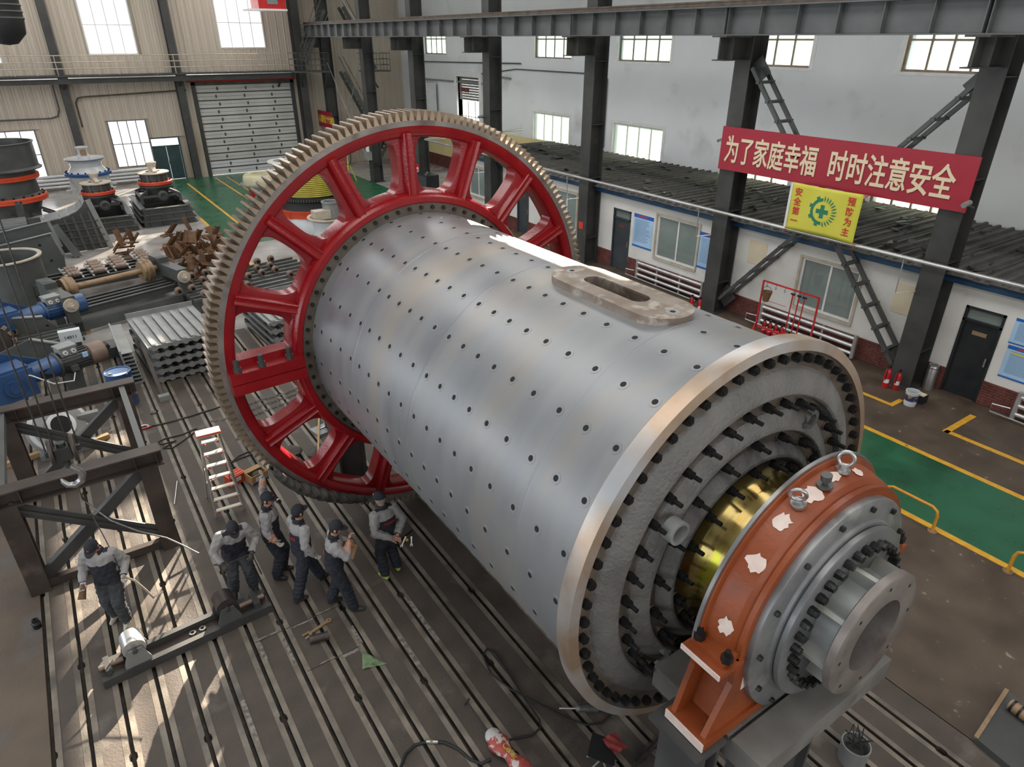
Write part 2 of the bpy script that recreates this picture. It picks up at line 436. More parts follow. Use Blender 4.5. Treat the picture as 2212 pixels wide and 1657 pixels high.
# ---- windows
_wn = [0]
def window(axis, pos, u0, u1, z0, z1, cols, zsplit, pane, bar, label, thick=.12, barw=.05, edge=.07):
    _wn[0] += 1
    P = (lambda u, v, w: (pos + w, u, v)) if axis == 'x' else (lambda u, v, w: (u, pos + w, v))
    w = empty('window_%d' % _wn[0], P((u0 + u1) / 2, z0, 0), label, kind='structure')
    fr = MB()
    for a, b, c, d in ((u0, u1, z0, z0 + edge), (u0, u1, z1 - edge, z1), (u0, u0 + edge, z0 + edge, z1 - edge), (u1 - edge, u1, z0 + edge, z1 - edge)):
        fr.box(P(a, c, -thick / 2), P(b, d, thick / 2))
    put('window_frame', fr, bar, w)
    zs = [z0 + edge] + list(zsplit) + [z1 - edge]
    cu = [u0 + edge + (u1 - u0 - 2 * edge) * i / cols for i in range(cols + 1)]
    for u in cu[1:-1]: put('mullion', MB().box(P(u - barw / 2, z0 + edge, -.03), P(u + barw / 2, z1 - edge, .03)), bar, w)
    for z in zsplit: put('transom', MB().box(P(u0 + edge, z - barw / 2, -.028), P(u1 - edge, z + barw / 2, .028)), bar, w)
    for i in range(cols):
        for j in range(len(zs) - 1):
            put('pane', MB().box(P(cu[i] + .01, zs[j] + .01, -.004), P(cu[i + 1] - .01, zs[j + 1] - .01, .004)), pane, w)
    return w

# ---- end wall: ribbed cladding sheets around the openings
EW = [(3.9, 6.45, 7.15, 11.4), (11.1, 13.9, 7.45, 11.4), (-3.2, -.25, 6.75, 11.4), (3.9, 6.0, .95, 3.65), (-2.6, .25, .7, 3.4)]
DOOR = [(5.95, 7.65, 0, 2.55), (9.15, 15.1, 0, 5.45)]
we = empty('wall_end', (2, YE, 0), 'cream ribbed steel cladding of the far end wall', kind='structure')
put('base_wall', MB().box((-14, YE + .06, -.1), (8.2, YE + .25, 1.0), None) if 0 else grid_wall(MB(), -14, XS, -.1, ZR, EW + DOOR, lambda m, a, b, c, d: m.box((a, YE + .08, c), (b, YE + .2, d))), M['cladding'], we)
_sheet = {}
def sheet(h):
    k = round(h, 2)
    if k not in _sheet:
        W = .46
        prof = [(0, 0), (.05, 0), (.075, -.045), (.115, -.045), (.14, 0), (.24, 0), (.255, -.02), (.275, -.02), (.29, 0), (W, 0), (W, .03), (0, .03)]
        m = MB()
        n = len(prof)
        m.add([(x, y, 0) for x, y in prof] + [(x, y, k) for x, y in prof], [tuple(range(n)), tuple(range(2 * n - 1, n - 1, -1))] + [(i, (i + 1) % n, (i + 1) % n + n, i + n) for i in range(n)])
        _sheet[k] = m.mesh('cladding_sheet')
    return _sheet[k]
x = -7.0
while x < 22.8:
    cuts = sorted([(h[2], h[3]) for h in EW + DOOR if h[0] < x + .4 and h[1] > x + .06])
    z = 0.0
    for a, b in cuts + [(ZR - .3, ZR)]:
        if a - z > .1:
            o = link('cladding_sheet', sheet(a - z), M['cladding'], we, world=False)
            o.matrix_parent_inverse = we.matrix_basis.inverted()
            o.location = (x, YE, z)
        z = max(z, b)
    x += .47
for i, (h, nm) in enumerate(zip(EW, ('upper end wall window between the two dark wall columns', 'upper end wall window above the roller shutter', 'upper end wall window at the frame edge', 'low end wall window beside the teal door', 'low end wall window behind the grey hopper'))):
    window('y', YE + .02, h[0], h[1], h[2], h[3], 4, [h[2] + (h[3] - h[2]) * (.5 if i > 2 else .36)] + ([h[2] + (h[3] - h[2]) * .70] if i < 3 else []), M['pane_clear'], M['dark_frame'] if i > 2 else M['white_paint'], nm)
# teal side door with its bright transom
d = empty('door_1', (6.8, YE, 0), 'dark teal double door beside the low end wall window', kind='structure')
put('door_frame', MB().box((5.95, YE - .03, 0), (6.03, YE + .08, 2.55)).box((7.57, YE - .03, 0), (7.65, YE + .08, 2.55)).box((6.03, YE - .03, 2.47), (7.57, YE + .08, 2.55)).box((6.03, YE - .03, 2.0), (7.57, YE + .08, 2.06)), M['door_green'], d)
for a in (6.03, 6.8):
    lf = put('door_leaf', MB().box((a + .005, YE, .02), (a + .76, YE + .05, 2.0)), M['door_green'], d)
    for z in (.2, 1.1): put('door_panel', MB().box((a + .12, YE - .012, z), (a + .64, YE + .002, z + .72)), M['door_green'], lf)
put('handle', MB().box((6.74, YE - .06, .95), (6.79, YE, 1.15)), M['steel_raw'], d)
for k in range(8): put('transom_pane', MB().box((6.04 + k * .192, YE + .01, 2.07), (6.04 + k * .192 + .18, YE + .02, 2.46)), M['pane_clear'], d)
# sectional roller shutter
d = empty('door_2', (12.1, YE, 0), 'tall pale sectional shutter door in the end wall', kind='structure')
put('shutter_jamb', MB().box((8.95, YE - .16, 0), (9.17, YE + .05, 5.6)).box((15.08, YE - .16, 0), (15.3, YE + .05, 5.6)), M['steel_dark'], d)
put('shutter_header', MB().box((8.95, YE - .16, 5.42), (15.3, YE + .05, 5.62)), M['rail_brown'], d)
PH_ = 5.42 / 12
for k in range(12):
    pm_ = put('shutter_panel', MB().box((9.18, YE - .05, k * PH_ + .025), (15.07, YE + .03, (k + 1) * PH_ - .02)), M['shutter_white'] if k < 2 else M['shutter'], d)
    put('panel_seam', MB().box((9.18, YE - .065, (k + 1) * PH_ - .03), (15.07, YE - .03, (k + 1) * PH_ + .036)), M['steel_dark'], pm_)
    put('panel_groove', MB().box((9.18, YE - .053, (k + .5) * PH_ - .008), (15.07, YE - .049, (k + .5) * PH_ + .008)), M['grey_paint'], pm_)
    for q in range(3):
        xx = 10.3 + q * 1.75 + (k % 2) * .15
        put('hinge', MB().box((xx - .05, YE - .075, k * PH_ + .14), (xx + .05, YE - .045, k * PH_ + .32)), M['grey_dark'], pm_)
# end wall columns
for x0, x1, lab in ((2.0, 2.4, 'dark end wall column beside the low end wall window'), (8.05, 8.45, 'dark end wall column beside the teal door')):
    c = empty('steel_column', ((x0 + x1) / 2, YE - .3, 0), lab, 'column', kind='structure')
    put('flange', MB().box((x0, YE - .55, 0), (x1, YE - .52, ZR)), M['steel_dark'], c)
    put('web', MB().box(((x0 + x1) / 2 - .02, YE - .52, 0), ((x0 + x1) / 2 + .02, YE - .08, ZR)), M['steel_dark'], c)
    put('flange', MB().box((x0, YE - .1, 0), (x1, YE - .05, ZR)), M['steel_dark'], c)
put('trim_board', MB().box((8.5, YE - .3, 0), (8.9, YE - .1, 3.3)), M['cladding'], we)
# walkway along the end wall
wk = empty('end_walkway', (4, YE - .9, 5.9), 'dark steel walkway with pipe railing along the end wall', 'walkway', kind='structure')
put('walkway_beam', MB().ibeam((-7, YE - 1.0, 5.92), (15.2, YE - 1.0, 5.92), .38, .24, .03), M['steel_dark'], wk)
put('walkway_deck', MB().box((-7, YE - 1.1, 6.11), (15.2, YE - .1, 6.16)), M['steel_dark'], wk)
put('light_pipe', MB().cyl((-3, YE - 1.13, 6.0), (2.0, YE - 1.13, 6.0), .035, n=8).cyl((2.5, YE - 1.13, 6.02), (8.0, YE - 1.13, 6.02), .035, n=8).cyl((8.6, YE - 1.13, 6.05), (15, YE - 1.13, 6.05), .035, n=8), M['chrome_pipe'], wk)
for z in (6.5, 6.82, 7.15): put('hand_rail', MB().cyl((-7, YE - 1.05, z), (15.2, YE - 1.05, z), .024, n=8), M['dust_cream'], wk)
for k in range(23): put('rail_post', MB().cyl((-6.9 + k, YE - 1.05, 6.1), (-6.9 + k, YE - 1.05, 7.15), .02, n=6), M['dust_cream'], wk)
for k in range(3): put('walkway_bracket', MB().bar((2.2 + k * 6.05, YE - .1, 5.2), (2.2 + k * 6.05, YE - 1.0, 5.75), .1, .1), M['steel_dark'], wk)
single('wall_pipe', MB().tube([(-7, YE - .2, 3.95), (1.2, YE - .2, 3.95), (1.55, YE - .2, 4.05), (1.7, YE - .2, 4.4), (1.7, YE - .2, 5.7)], .045, 8), M['grey_dark'], 'brown bent pipe on the end wall above the grey hopper', 'pipe', smooth=40)
single('wall_pipe', MB().tube([(2.6, YE - .25, 3.4), (2.6, YE - .25, 4.7), (2.75, YE - .25, 4.95), (3.0, YE - .25, 5.0), (8.6, YE - .25, 5.18)], .045, 8), M['rail_brown'], 'brown pipe bending off the end wall column toward the shutter', 'pipe', smooth=40)
single('red_pipe', MB().cyl((8.7, YE - .28, 5.66), (15.4, YE - .28, 5.66), .06, n=10), M['red_paint'], 'dark red pipe running above the roller shutter', 'pipe', smooth=40)
# finned radiators along the end wall
for x0, x1, lab in ((-3.0, 1.8, 'long white finned radiator at the end wall behind the white crusher'), (2.6, 5.9, 'long white finned radiator under the low end wall window')):
    r = empty('wall_radiator', ((x0 + x1) / 2, YE - .3, 0), lab, 'radiator')
    for k in range(4): put('radiator_pipe', MB().cyl((x0, YE - .28, .22 + k * .2), (x1, YE - .28, .22 + k * .2), .075, n=10), M['white_enamel'], r, 40)
    for xx in (x0 + .2, x1 - .2): put('radiator_leg', MB().box((xx, YE - .34, 0), (xx + .05, YE - .22, .95)), M['white_enamel'], r)

# ---- long side wall
ys_ = [(9.75, 12.5), (15.75, 18.95), (22.45, 25.75), (29.15, 32.35), (42.0, 45.0)]
SW = [(a, b, 7.1, 8.75) for a, b in ys_] + [(a, b, 2.95, 4.42) for a, b in ys_[:4]] + [(37.9, 40.6, 0, 5.9)]
sw = grid_wall(MB(), -8, YE + .3, -.1, ZR, SW, lambda m, a, b, c, d: m.box((XS, a, c), (XS + .3, b, d)))
wside = tag(put('wall_right', sw, M['plaster']), 'tall white plastered side wall', kind='structure')
for i, (a, b) in enumerate(ys_):
    s = ('behind the end of the long banner', 'behind the banner column', 'between the two middle columns', 'above the gear ring', 'near the stairs')[i]
    window('x', XS + .16, a, b, 7.1, 8.75, 4, [8.0], M['pane'], M['rust_frame'] if i < 2 else M['dark_frame'], 'upper side wall window ' + s)
    put('window_reveal', MB().box((XS - .012, a - .16, 7.0), (XS + .002, b + .16, 7.1)).box((XS - .012, a - .16, 7.1), (XS + .002, a, 8.8)).box((XS - .012, b, 7.1), (XS + .002, b + .16, 8.8)), M['white_paint'], wside)
    if i < 4:
        window('x', XS + .16, a, b, 2.95, 4.42, 4, [], M['pane'], M['rust_frame'] if i < 2 else M['white_paint'], 'lower side wall window ' + s)
        put('window_reveal', MB().box((XS - .012, a - .16, 4.42), (XS + .002, b + .16, 4.56)).box((XS - .012, a - .16, 2.95), (XS + .002, a, 4.42)).box((XS - .012, b, 2.95), (XS + .002, b + .16, 4.42)), M['white_paint'], wside)
put('yellow_dado', MB().box((XS - .02, 31.2, .8), (XS + .01, 37.7, 3.0)).box((XS - .02, 40.8, .8), (XS + .01, YE, 3.0)), mat('pale_yellow_wall_paint', (.62, .52, .24), (.68, .58, .30), .7, 0, .6), wside)
def brickwork(parent, x, y0, y1, z1):
    m = MB(); k = 0; z = .01
    while z < z1:
        y = y0 - (k % 2) * .125
        while y < y1:
            a, b = max(y, y0), min(y + .24, y1)
            if b - a > .02: m.box((x - .03, a, z), (x, b, z + .058))
            y += .25
        z += .068; k += 1
    return tag(put('brickwork', m, M['brick'], parent), kind='stuff')
brickwork(wside, XS - .0, 31.2, 37.7, .8); brickwork(wside, XS, 40.8, YE, .8)
# door opening with a half raised shutter, and the yard beyond
d = empty('door_3', (XS, 39.2, 0), 'side wall doorway with a half raised roller shutter', kind='structure')
put('door_frame', MB().box((XS - .12, 37.6, 0), (XS + .32, 37.9, 6.2)).box((XS - .12, 40.6, 0), (XS + .32, 40.9, 6.2)).box((XS - .12, 37.9, 5.9), (XS + .32, 40.6, 6.2)), M['white_paint'], d)
for k in range(9): put('shutter_slat', MB().box((XS + .1, 37.92, 4.55 + k * .15), (XS + .14, 40.58, 4.55 + k * .15 + .14)), M['grey_light'], d)
put('shutter_sign', MB().box((XS + .06, 39.4, 5.0), (XS + .1, 40.4, 5.25)), M['brick'], d)
put('glazed_gate', MB().box((XS + .2, 37.9, 0), (XS + .24, 38.0, 4.5)).box((XS + .2, 38.85, 0), (XS + .24, 38.9, 4.5)).box((XS + .2, 37.9, 2.6), (XS + .24, 40.6, 2.68)).box((XS + .2, 37.9, 3.55), (XS + .24, 40.6, 3.6)).box((XS + .2, 39.7, 0), (XS + .24, 39.75, 4.5)), M['dust_cream'], d)
put('wall_left', MB().box((-13.2, -8, 0), (-13, YE, ZR)), M['plaster']).__setitem__('kind', 'structure')
put('wall_back', MB().box((-13.2, -8.2, 0), (XS + .3, -8, ZR)), M['plaster']).__setitem__('kind', 'structure')
for n_, l_ in (('wall_left', 'plain long wall opposite the offices'), ('wall_back', 'plain wall behind the viewpoint')): bpy.data.objects[n_]['label'] = l_

# ---- office row
AW = [(14.88, 16.8, .95, 2.47), (9.15, 10.95, .9, 2.38), (21.35, 22.75, .9, 2.42), (28.2, 29.9, 1.0, 2.42)]
AD = [(18.15, 19.1, 0, 2.3), (5.55, 6.43, 0, 2.3), (24.7, 25.6, 0, 2.3)]
ao = grid_wall(MB(), -6, 30.8, 0, 3.0, AW + AD, lambda m, a, b, c, d: m.box((XA, a, c), (XA + .2, b, d)))
ao.box((XA, 30.6, 0), (XS, 30.8, 3.0))
office = tag(put('wall_office', ao, M['plaster2']), 'low white office wall with brick base and blue edge', kind='structure')
y = -6
for a, b in sorted([(h[0], h[1]) for h in AD]) + [(30.8, 31)]:
    if a - y > .1: brickwork(office, XA, y, a, .56)
    y = b
put('blue_fascia', MB().box((XA - .14, -6, 2.78), (XA + .02, 30.9, 2.97)), M['blue_trim'], office)
put('ceiling_slab', MB().box((XA, -6, 2.9), (XS, 30.7, 2.94)), M['mortar'], office)
for i, h in enumerate(AW):
    w = window('x', XA + .08, h[0], h[1], h[2], h[3], 2, [], M['pane_dark'], M['white_paint'], 'white framed office window ' + ('between the two blue posters', 'behind the red fire tool rack', 'seen past the gear rim', 'seen through the gear spokes')[i], .1, .06, .07)
    put('sill', MB().box((XA - .06, h[0] - .06, h[2] - .07), (XA + .02, h[1] + .06, h[2])).box((XA - .035, h[0] - .07, h[2]), (XA + .0, h[0], h[3] + .06)).box((XA - .035, h[1], h[2]), (XA, h[1] + .07, h[3] + .06)).box((XA - .035, h[0], h[3]), (XA, h[1], h[3] + .06)), M['dust_cream'], w)
for i, h in enumerate(AD):
    m_ = (M['door_grey'], M['door_black'], M['door_grey'])[i]
    d = empty('door_%d' % (4 + i), (XA, (h[0] + h[1]) / 2, 0), ('slate grey office door left of the blue poster', 'black office door beside the tall column', 'dark office door seen through the gear spokes')[i], kind='structure')
    put('door_frame', MB().box((XA - .02, h[0], 0), (XA + .16, h[0] + .06, 2.3)).box((XA - .02, h[1] - .06, 0), (XA + .16, h[1], 2.3)).box((XA - .02, h[0], 2.24), (XA + .16, h[1], 2.3)).box((XA - .02, h[0], 1.93), (XA + .16, h[1], 1.98)), m_, d)
    lf = put('door_leaf', MB().box((XA + .04, h[0] + .06, .01), (XA + .09, h[1] - .06, 1.93)), m_, d)
    put('name_plate', MB().box((XA + .03, (h[0] + h[1]) / 2 - .16, 1.62), (XA + .04, (h[0] + h[1]) / 2 + .16, 1.72)), M['rust_pale'] if i == 1 else M['brick'], lf)
    put('handle', MB().box((XA - .0, h[0] + .1, .92), (XA + .04, h[0] + .14, 1.14)), M['steel_raw'], lf)
    put('transom_pane', MB().box((XA + .06, h[0] + .06, 1.98), (XA + .07, h[1] - .06, 2.24)), M['pane_dark'], d)
# corrugated roof of the office row
roof = empty('roof_office', (20.5, 12, 3.0), 'dusty corrugated roof over the office row', kind='structure')
W = .36
prof = [(0, 0), (.10, 0), (.13, .07), (.19, .07), (.22, 0), (W, 0), (W, -.02), (0, -.02)]
n = len(prof)
rm = MB().add([(XA - .3, y, z) for y, z in prof] + [(XS, y, z) for y, z in prof], [tuple(range(n)), tuple(range(2 * n - 1, n - 1, -1))] + [(i, (i + 1) % n, (i + 1) % n + n, i + n) for i in range(n)]).mesh('roof_sheet')
for k in range(101):
    o = link('roof_sheet', rm, M['roofing'], roof)
    o.location = (0, -5.5 + k * W, 3.0 + .012 * math.sin(k * 2.3))
m = MB()
for k in range(150):
    x, y = random.uniform(17.6, 22.5), random.uniform(5, 30)
    s = random.uniform(.06, .22)
    mm = Matrix.Translation((x, y, 3.09)) @ Matrix.Rotation(random.uniform(0, 6), 4, 'Z') @ Matrix.Rotation(random.uniform(-.5, .5), 4, 'X') @ Matrix.Rotation(random.uniform(-.4, .4), 4, 'Y')
    m.box((-s, -s * .5, -.008), (s, s * .6, .012), mm)
tag(put('roof_flake', m, M['steel_dark'], roof), kind='stuff')
put('eave_lath', MB().box((XA - .26, -6, 2.96), (XA - .2, 30.8, 3.0)).box((XA - .12, -6, 2.97), (XA - .07, 30.8, 3.0)), M['grey_dark'], roof)

# ---- columns and crane beam
CY = [.65, 7.12, 13.55, 20.15, 27.05, 34.25, 40.6, 47.2]
CLAB = ['grey steel column outside the frame beside the crane beam', 'tall grey steel column holding the far end of the red banner', 'tall grey steel column holding the near end of the red banner', 'tall grey steel column just past the gear rim', 'tall grey steel column behind the top of the gear', 'tall grey steel column with a red notice behind the gear', 'tall grey steel column beside the steel stairs', 'tall grey steel column holding the small red banner']
cols = []
for y0, lab in zip(CY, CLAB):
    c = empty('steel_column', (17.35, y0, 0), lab, 'column', kind='structure')
    for x0, x1 in ((17.0, 17.03), (17.62, 17.65)): put('flange', MB().box((x0, y0 - .27, 0), (x1, y0 + .27, ZR)), M['steel_dark'], c)
    put('web', MB().box((17.03, y0 - .02, 0), (17.62, y0 + .02, ZR)), M['steel_dark'], c)
    for z in (1.0, 3.3, 5.2, 7.3, 10.2): put('stiffener', MB().box((17.03, y0 - .25, z), (17.62, y0 + .25, z + .025)), M['steel_dark'], c)
    cb = put('corbel', MB().box((15.95, y0 - .02, 7.5), (17.0, y0 + .02, 8.05)), M['steel_dark'], c)
    put('corbel_plate', MB().box((15.9, y0 - .24, 8.05), (17.0, y0 + .24, 8.09)).box((15.95, y0 - .2, 7.48), (17.0, y0 + .2, 7.51)).box((16.28, y0 - .2, 7.51), (16.3, y0 + .2, 8.05)), M['steel_dark'], cb)
    put('base_plate', MB().box((16.9, y0 - .36, 0), (17.75, y0 + .36, .03)), M['steel_dark'], c)
    cols.append(c)
c = empty('steel_column', (15.75, YE - .55, 0), 'dark corner column beside the roller shutter', 'column', kind='structure')
for a in (YE - .9, YE - .22): put('flange', MB().box((15.5, a, 0), (16.0, a + .03, ZR)), M['steel_dark'], c)
put('web', MB().box((15.73, YE - .87, 0), (15.77, YE - .22, ZR)), M['steel_dark'], c)
XB = 16.3
cb = empty('crane_beam', (XB, 20, 7.95), 'long grey crane runway beam with stiffeners and brown rail', 'beam', kind='structure')
put('beam_web', MB().box((XB - .012, -6, 8.12), (XB + .012, 47.8, 8.75)), M['steel_beam'], cb)
put('beam_flange', MB().box((XB - .2, -6, 8.09), (XB + .2, 47.8, 8.12)), M['steel_beam'], cb)
put('beam_flange', MB().box((XB - .24, -6, 8.75), (XB + .24, 47.8, 8.785)), M['steel_beam'], cb)
put('crane_rail', MB().box((XB - .06, -6, 8.785), (XB + .06, 47.8, 8.80)).box((XB - .02, -6, 8.80), (XB + .02, 47.8, 8.89)).box((XB - .04, -6, 8.89), (XB + .04, 47.8, 8.93)), M['rail_brown'], cb)
for i in range(len(CY) - 1):
    for k in range(6):
        y = CY[i] + (CY[i + 1] - CY[i]) * k / 6
        for dy in ((-.05, .05) if k == 0 else (0,)):
            put('web_stiffener', MB().box((XB - .19, y + dy - .008, 8.12), (XB + .19, y + dy + .008, 8.75)), M['steel_beam'], cb)

# cross bracing: pairs of angle bars with battens between two columns
def brace(p, q, lab):
    b = empty('cross_brace', p, lab, 'brace', kind='structure')
    p, q = Vector(p), Vector(q); d = (q - p).normalized(); s = Vector((1, 0, 0))
    for sx in (-.27, .27):
        put('angle_bar', MB().bar(p + s * sx, q + s * sx, .10, .09, (1, 0, 0)), M['grey_dark'], b)
    L = (q - p).length; k = .45
    while k < L - .3:
        c = p + d * k
        put('batten', MB().box((c.x - .36, c.y - .05, c.z - .05), (c.x + .36, c.y + .05, c.z + .03)), M['grey_dark'], b)
        k += .62
    for e, sg in ((p, 1), (q, -1)): put('gusset', MB().bar(e - d * .2 * sg, e + d * .35 * sg, .5, .02, (1, 0, 0)), M['grey_dark'], b)
brace((17.3, 13.2, 7.3), (17.3, 7.45, .5), 'diagonal lattice brace falling from behind the banner to the extinguishers')
brace((17.42, 7.4, 7.2), (17.42, 13.25, .5), 'diagonal lattice brace crossing behind the yellow flag')

# silver pipe along the offices
p = empty('service_pipe', (16.6, 12, 3.4), 'long silver pipe running along the front of the office roof', 'pipe')
put('pipe_run', MB().tube([(16.62, -6, 3.3), (16.62, 32.4, 3.42), (16.72, 32.5, 3.42), (22.8, 32.55, 3.5)], .05, 10), M['chrome_pipe'], p, 40)
for y0 in CY[1:6]:
    put('pipe_hanger', MB().tube([(16.62, y0 + .55, 3.36), (16.66, y0 + .55, 2.45), (17.0, y0 + .25, 2.5)], .018, 6), M['chrome_pipe'], p)
    put('pipe_hanger', MB().bar((16.6, y0 + .1, 3.3), (17.0, y0 + .1, 3.3), .05, .05), M['grey_dark'], p)

# radiators under the office windows
def radiator(y0, y1, lab):
    r = empty('pipe_radiator', (17.45, (y0 + y1) / 2, 0), lab, 'radiator')
    for z in (.62, .40, .18): put('radiator_tube', MB().cyl((17.45, y0 + .05, z), (17.45, y1 - .05, z), .055, n=12), M['chrome_pipe'], r, 40)
    for y in (y0 + .08, y1 - .08): put('header', MB().cyl((17.45, y, .05), (17.45, y, .74), .06, n=12), M['chrome_pipe'], r, 40)
    for k in range(2): put('radiator_leg', MB().box((17.43, y0 + (y1 - y0) * (k + 1) / 3 - .03, 0), (17.47, y0 + (y1 - y0) * (k + 1) / 3 + .03, .7)), M['chrome_pipe'], r)
    put('feed_pipe', MB().tube([(17.4, y1, .3), (17.3, y1 + .35, .3), (17.3, y1 + .35, .1), (17.3, y0 + .2, .07)], .018, 6), M['chrome_pipe'], r, 40)
radiator(14.15, 17.45, 'silver pipe radiator under the window between the blue posters')
radiator(8.65, 11.9, 'silver pipe radiator behind the red fire tool rack')
radiator(1.5, 4.75, 'silver pipe radiator at the black office door')
radiator(20.9, 23.6, 'silver pipe radiator seen past the gear rim')

# ---- writing
def lettering(txt, size, sx=1.0, bold=.0, extrude=.01):
    """The flat glyph outlines of txt in the XY plane, centred, as an MB."""
    cu = bpy.data.curves.new('t', 'FONT')
    cu.body = txt; cu.size = size; cu.align_x = 'CENTER'; cu.align_y = 'CENTER'
    cu.offset = bold; cu.extrude = extrude; cu.resolution_u = 2
    o = bpy.data.objects.new('t', cu); TMPS.collection.objects.link(o)
    dg = work_graph()
    me = bpy.data.meshes.new_from_object(o.evaluated_get(dg))
    vs = [(v.co.x * sx, v.co.y, v.co.z) for v in me.vertices]
    fs = [tuple(p.vertices) for p in me.polygons]
    bpy.data.objects.remove(o); bpy.data.meshes.remove(me); bpy.data.curves.remove(cu)
    xs = [v[0] for v in vs]; ysv = [v[1] for v in vs]
    cx, cy = (min(xs) + max(xs)) / 2, (min(ysv) + max(ysv)) / 2
    m = MB(); m.v = [(a - cx, b - cy, c) for a, b, c in vs]; m.f = fs
    return m
def onwall(m, x, y, z, ry=0):
    """lettering placed on a wall that faces -x: its right is -y"""
    m.v = [(x - c, y - a, z + b + a * ry) for a, b, c in m.v]
    return m
def fill(y0, y1, m, z):
    a = [v[0] for v in m.v]; w = max(a) - min(a); k = abs(y1 - y0) / w
    m.v = [(v[0] * k, v[1], v[2]) for v in m.v]
    return m
bn = empty('slogan_banner', (16.93, 10.3, 4.55), 'long crimson banner with cream characters between two columns', 'banner')
put('banner_sheet', MB().box((16.90, 6.78, 4.54), (16.935, 13.82, 5.74)), M['banner'], bn)
put('banner_batten', MB().box((16.935, 6.85, 4.62), (16.985, 13.75, 4.68)).box((16.935, 6.85, 5.6), (16.985, 13.75, 5.66)), M['grey_dark'], bn)
for txt, ya, yb in (('为了家庭幸福', 13.62, 10.62), ('时时注意安全', 10.25, 7.15)):
    t = lettering(txt, .80, 1, .012, .008)
    fill(ya, yb, t, 0)
    put('lettering', onwall(t, 16.885, (ya + yb) / 2, 5.14), M['cream_letter'], bn)
b2 = empty('slogan_banner', (16.78, 47.5, 2.6), 'small red banner with yellow characters beside the roller shutter', 'banner')
M['yellow_letter'] = mat('yellow_lettering', (.75, .55, .06), None, .5)
put('banner_sheet', MB().box((16.72, 45.7, 2.62), (16.75, 50.4, 3.68)) if 0 else MB().box((16.72, 45.75, 2.66), (16.75, 48.4, 3.66)), M['banner'], b2)
t = lettering('人人讲安全 个个会应急', .52, 1, .008, .006); fill(48.25, 45.3, t, 0)
t.v = [(v[0], v[1] * 1.0, v[2]) for v in t.v]
put('lettering', onwall(t, 16.71, 46.85, 3.16), M['yellow_letter'], b2)

# yellow safety flag tied to the pipe
fg = empty('safety_flag', (16.5, 10, 3.4), 'yellow safety flag with green gear emblem tied to the silver pipe', 'flag')
M['flag'] = mat('yellow_flag_cloth', (.58, .55, .055), (.64, .60, .08), .75, 0, 1.5)
M['flag_green'] = mat('green_flag_print', (.02, .20, .12), None, .7)
M['flag_red'] = mat('red_flag_print', (.55, .04, .03), None, .7)
def flagx(y, z): return 16.52 + .035 * math.sin((y - 9) * 5 + z * 1.5) * (1 - abs(z - 4.0)) * .6
m = MB(); nu, nv = 24, 14
for i in range(nu + 1):
    for j in range(nv + 1):
        u, v = i / nu, j / nv
        y = 10.95 - u * 2.0 - .05 * math.sin(u * 3.14) * (v - .5)
        z = 4.62 - v * 1.24 + .05 * math.sin(u * math.pi) * (v - .3)
        m.v.append((flagx(y, z), y, z))
for i in range(nu):
    for j in range(nv): m.f.append((i * (nv + 1) + j, (i + 1) * (nv + 1) + j, (i + 1) * (nv + 1) + j + 1, i * (nv + 1) + j + 1))
cl = put('cloth', m, M['flag'], fg, 60)
sm = cl.modifiers.new('thickness', 'SOLIDIFY'); sm.thickness = .006
put('hem', MB().box((16.5, 10.92, 3.42), (16.54, 10.99, 4.6)), M['white_paint'], fg)
em = MB(); cy_, cz_ = 9.95, 4.02
def flat(pts): em.add([(flagx(y, z) - .012, y, z) for y, z in pts], [tuple(range(len(pts)))])
for a, b, c, d in ((-.055, .055, -.17, .17), (-.17, -.055, -.055, .055), (.055, .17, -.055, .055)): flat([(cy_ + a, cz_ + c), (cy_ + b, cz_ + c), (cy_ + b, cz_ + d), (cy_ + a, cz_ + d)])
for k in range(12):           # gear half
    a0, a1 = math.radians(95 + k * 15), math.radians(95 + (k + 1) * 15)
    r1 = .40 if k % 3 == 1 else .34
    flat([(cy_ - .26 * math.cos(a0), cz_ + .26 * math.sin(a0)), (cy_ - r1 * math.cos(a0), cz_ + r1 * math.sin(a0)), (cy_ - r1 * math.cos(a1), cz_ + r1 * math.sin(a1)), (cy_ - .26 * math.cos(a1), cz_ + .26 * math.sin(a1))][::-1] if 0 else [(cy_ - rr * math.cos(aa), cz_ + rr * math.sin(aa)) for rr, aa in ((.26, a0), (r1, a0), (r1, a1), (.26, a1))])
for k in range(13):           # wheat half
    a = math.radians(82 - k * 13.5); c, s_ = math.cos(a), math.sin(a)
    for w in (.025, -.03):
        flat([(cy_ - (.28 + w) * c, cz_ + (.28 + w) * s_), (cy_ - (.31 + w) * math.cos(a + .10), cz_ + (.31 + w) * math.sin(a + .10)), (cy_ - (.38 + w) * math.cos(a + .14), cz_ + (.38 + w) * math.sin(a + .14)), (cy_ - (.34 + w) * math.cos(a + .03), cz_ + (.34 + w) * math.sin(a + .03))])
put('emblem', em, M['flag_green'], cl)
for txt, y0 in (('安全第一', 10.72), ('预防为主', 9.22)):
    for k, ch in enumerate(txt):
        t = onwall(lettering(ch, .22, 1, .004, .003), 0, y0, 4.40 - k * .25)
        t.v = [(flagx(y, z) - .014 + x, y, z) for x, y, z in t.v]
        put('character', t, M['flag_red'], cl)
for y, z in ((10.97, 3.36), (8.95, 3.36), (8.95, 4.6)): put('tie', MB().tube([(16.5, y, z), (16.62, y - .05, z - .02), (16.6, y + .04, z - .1)], .01, 5), M['flag_red'], fg)

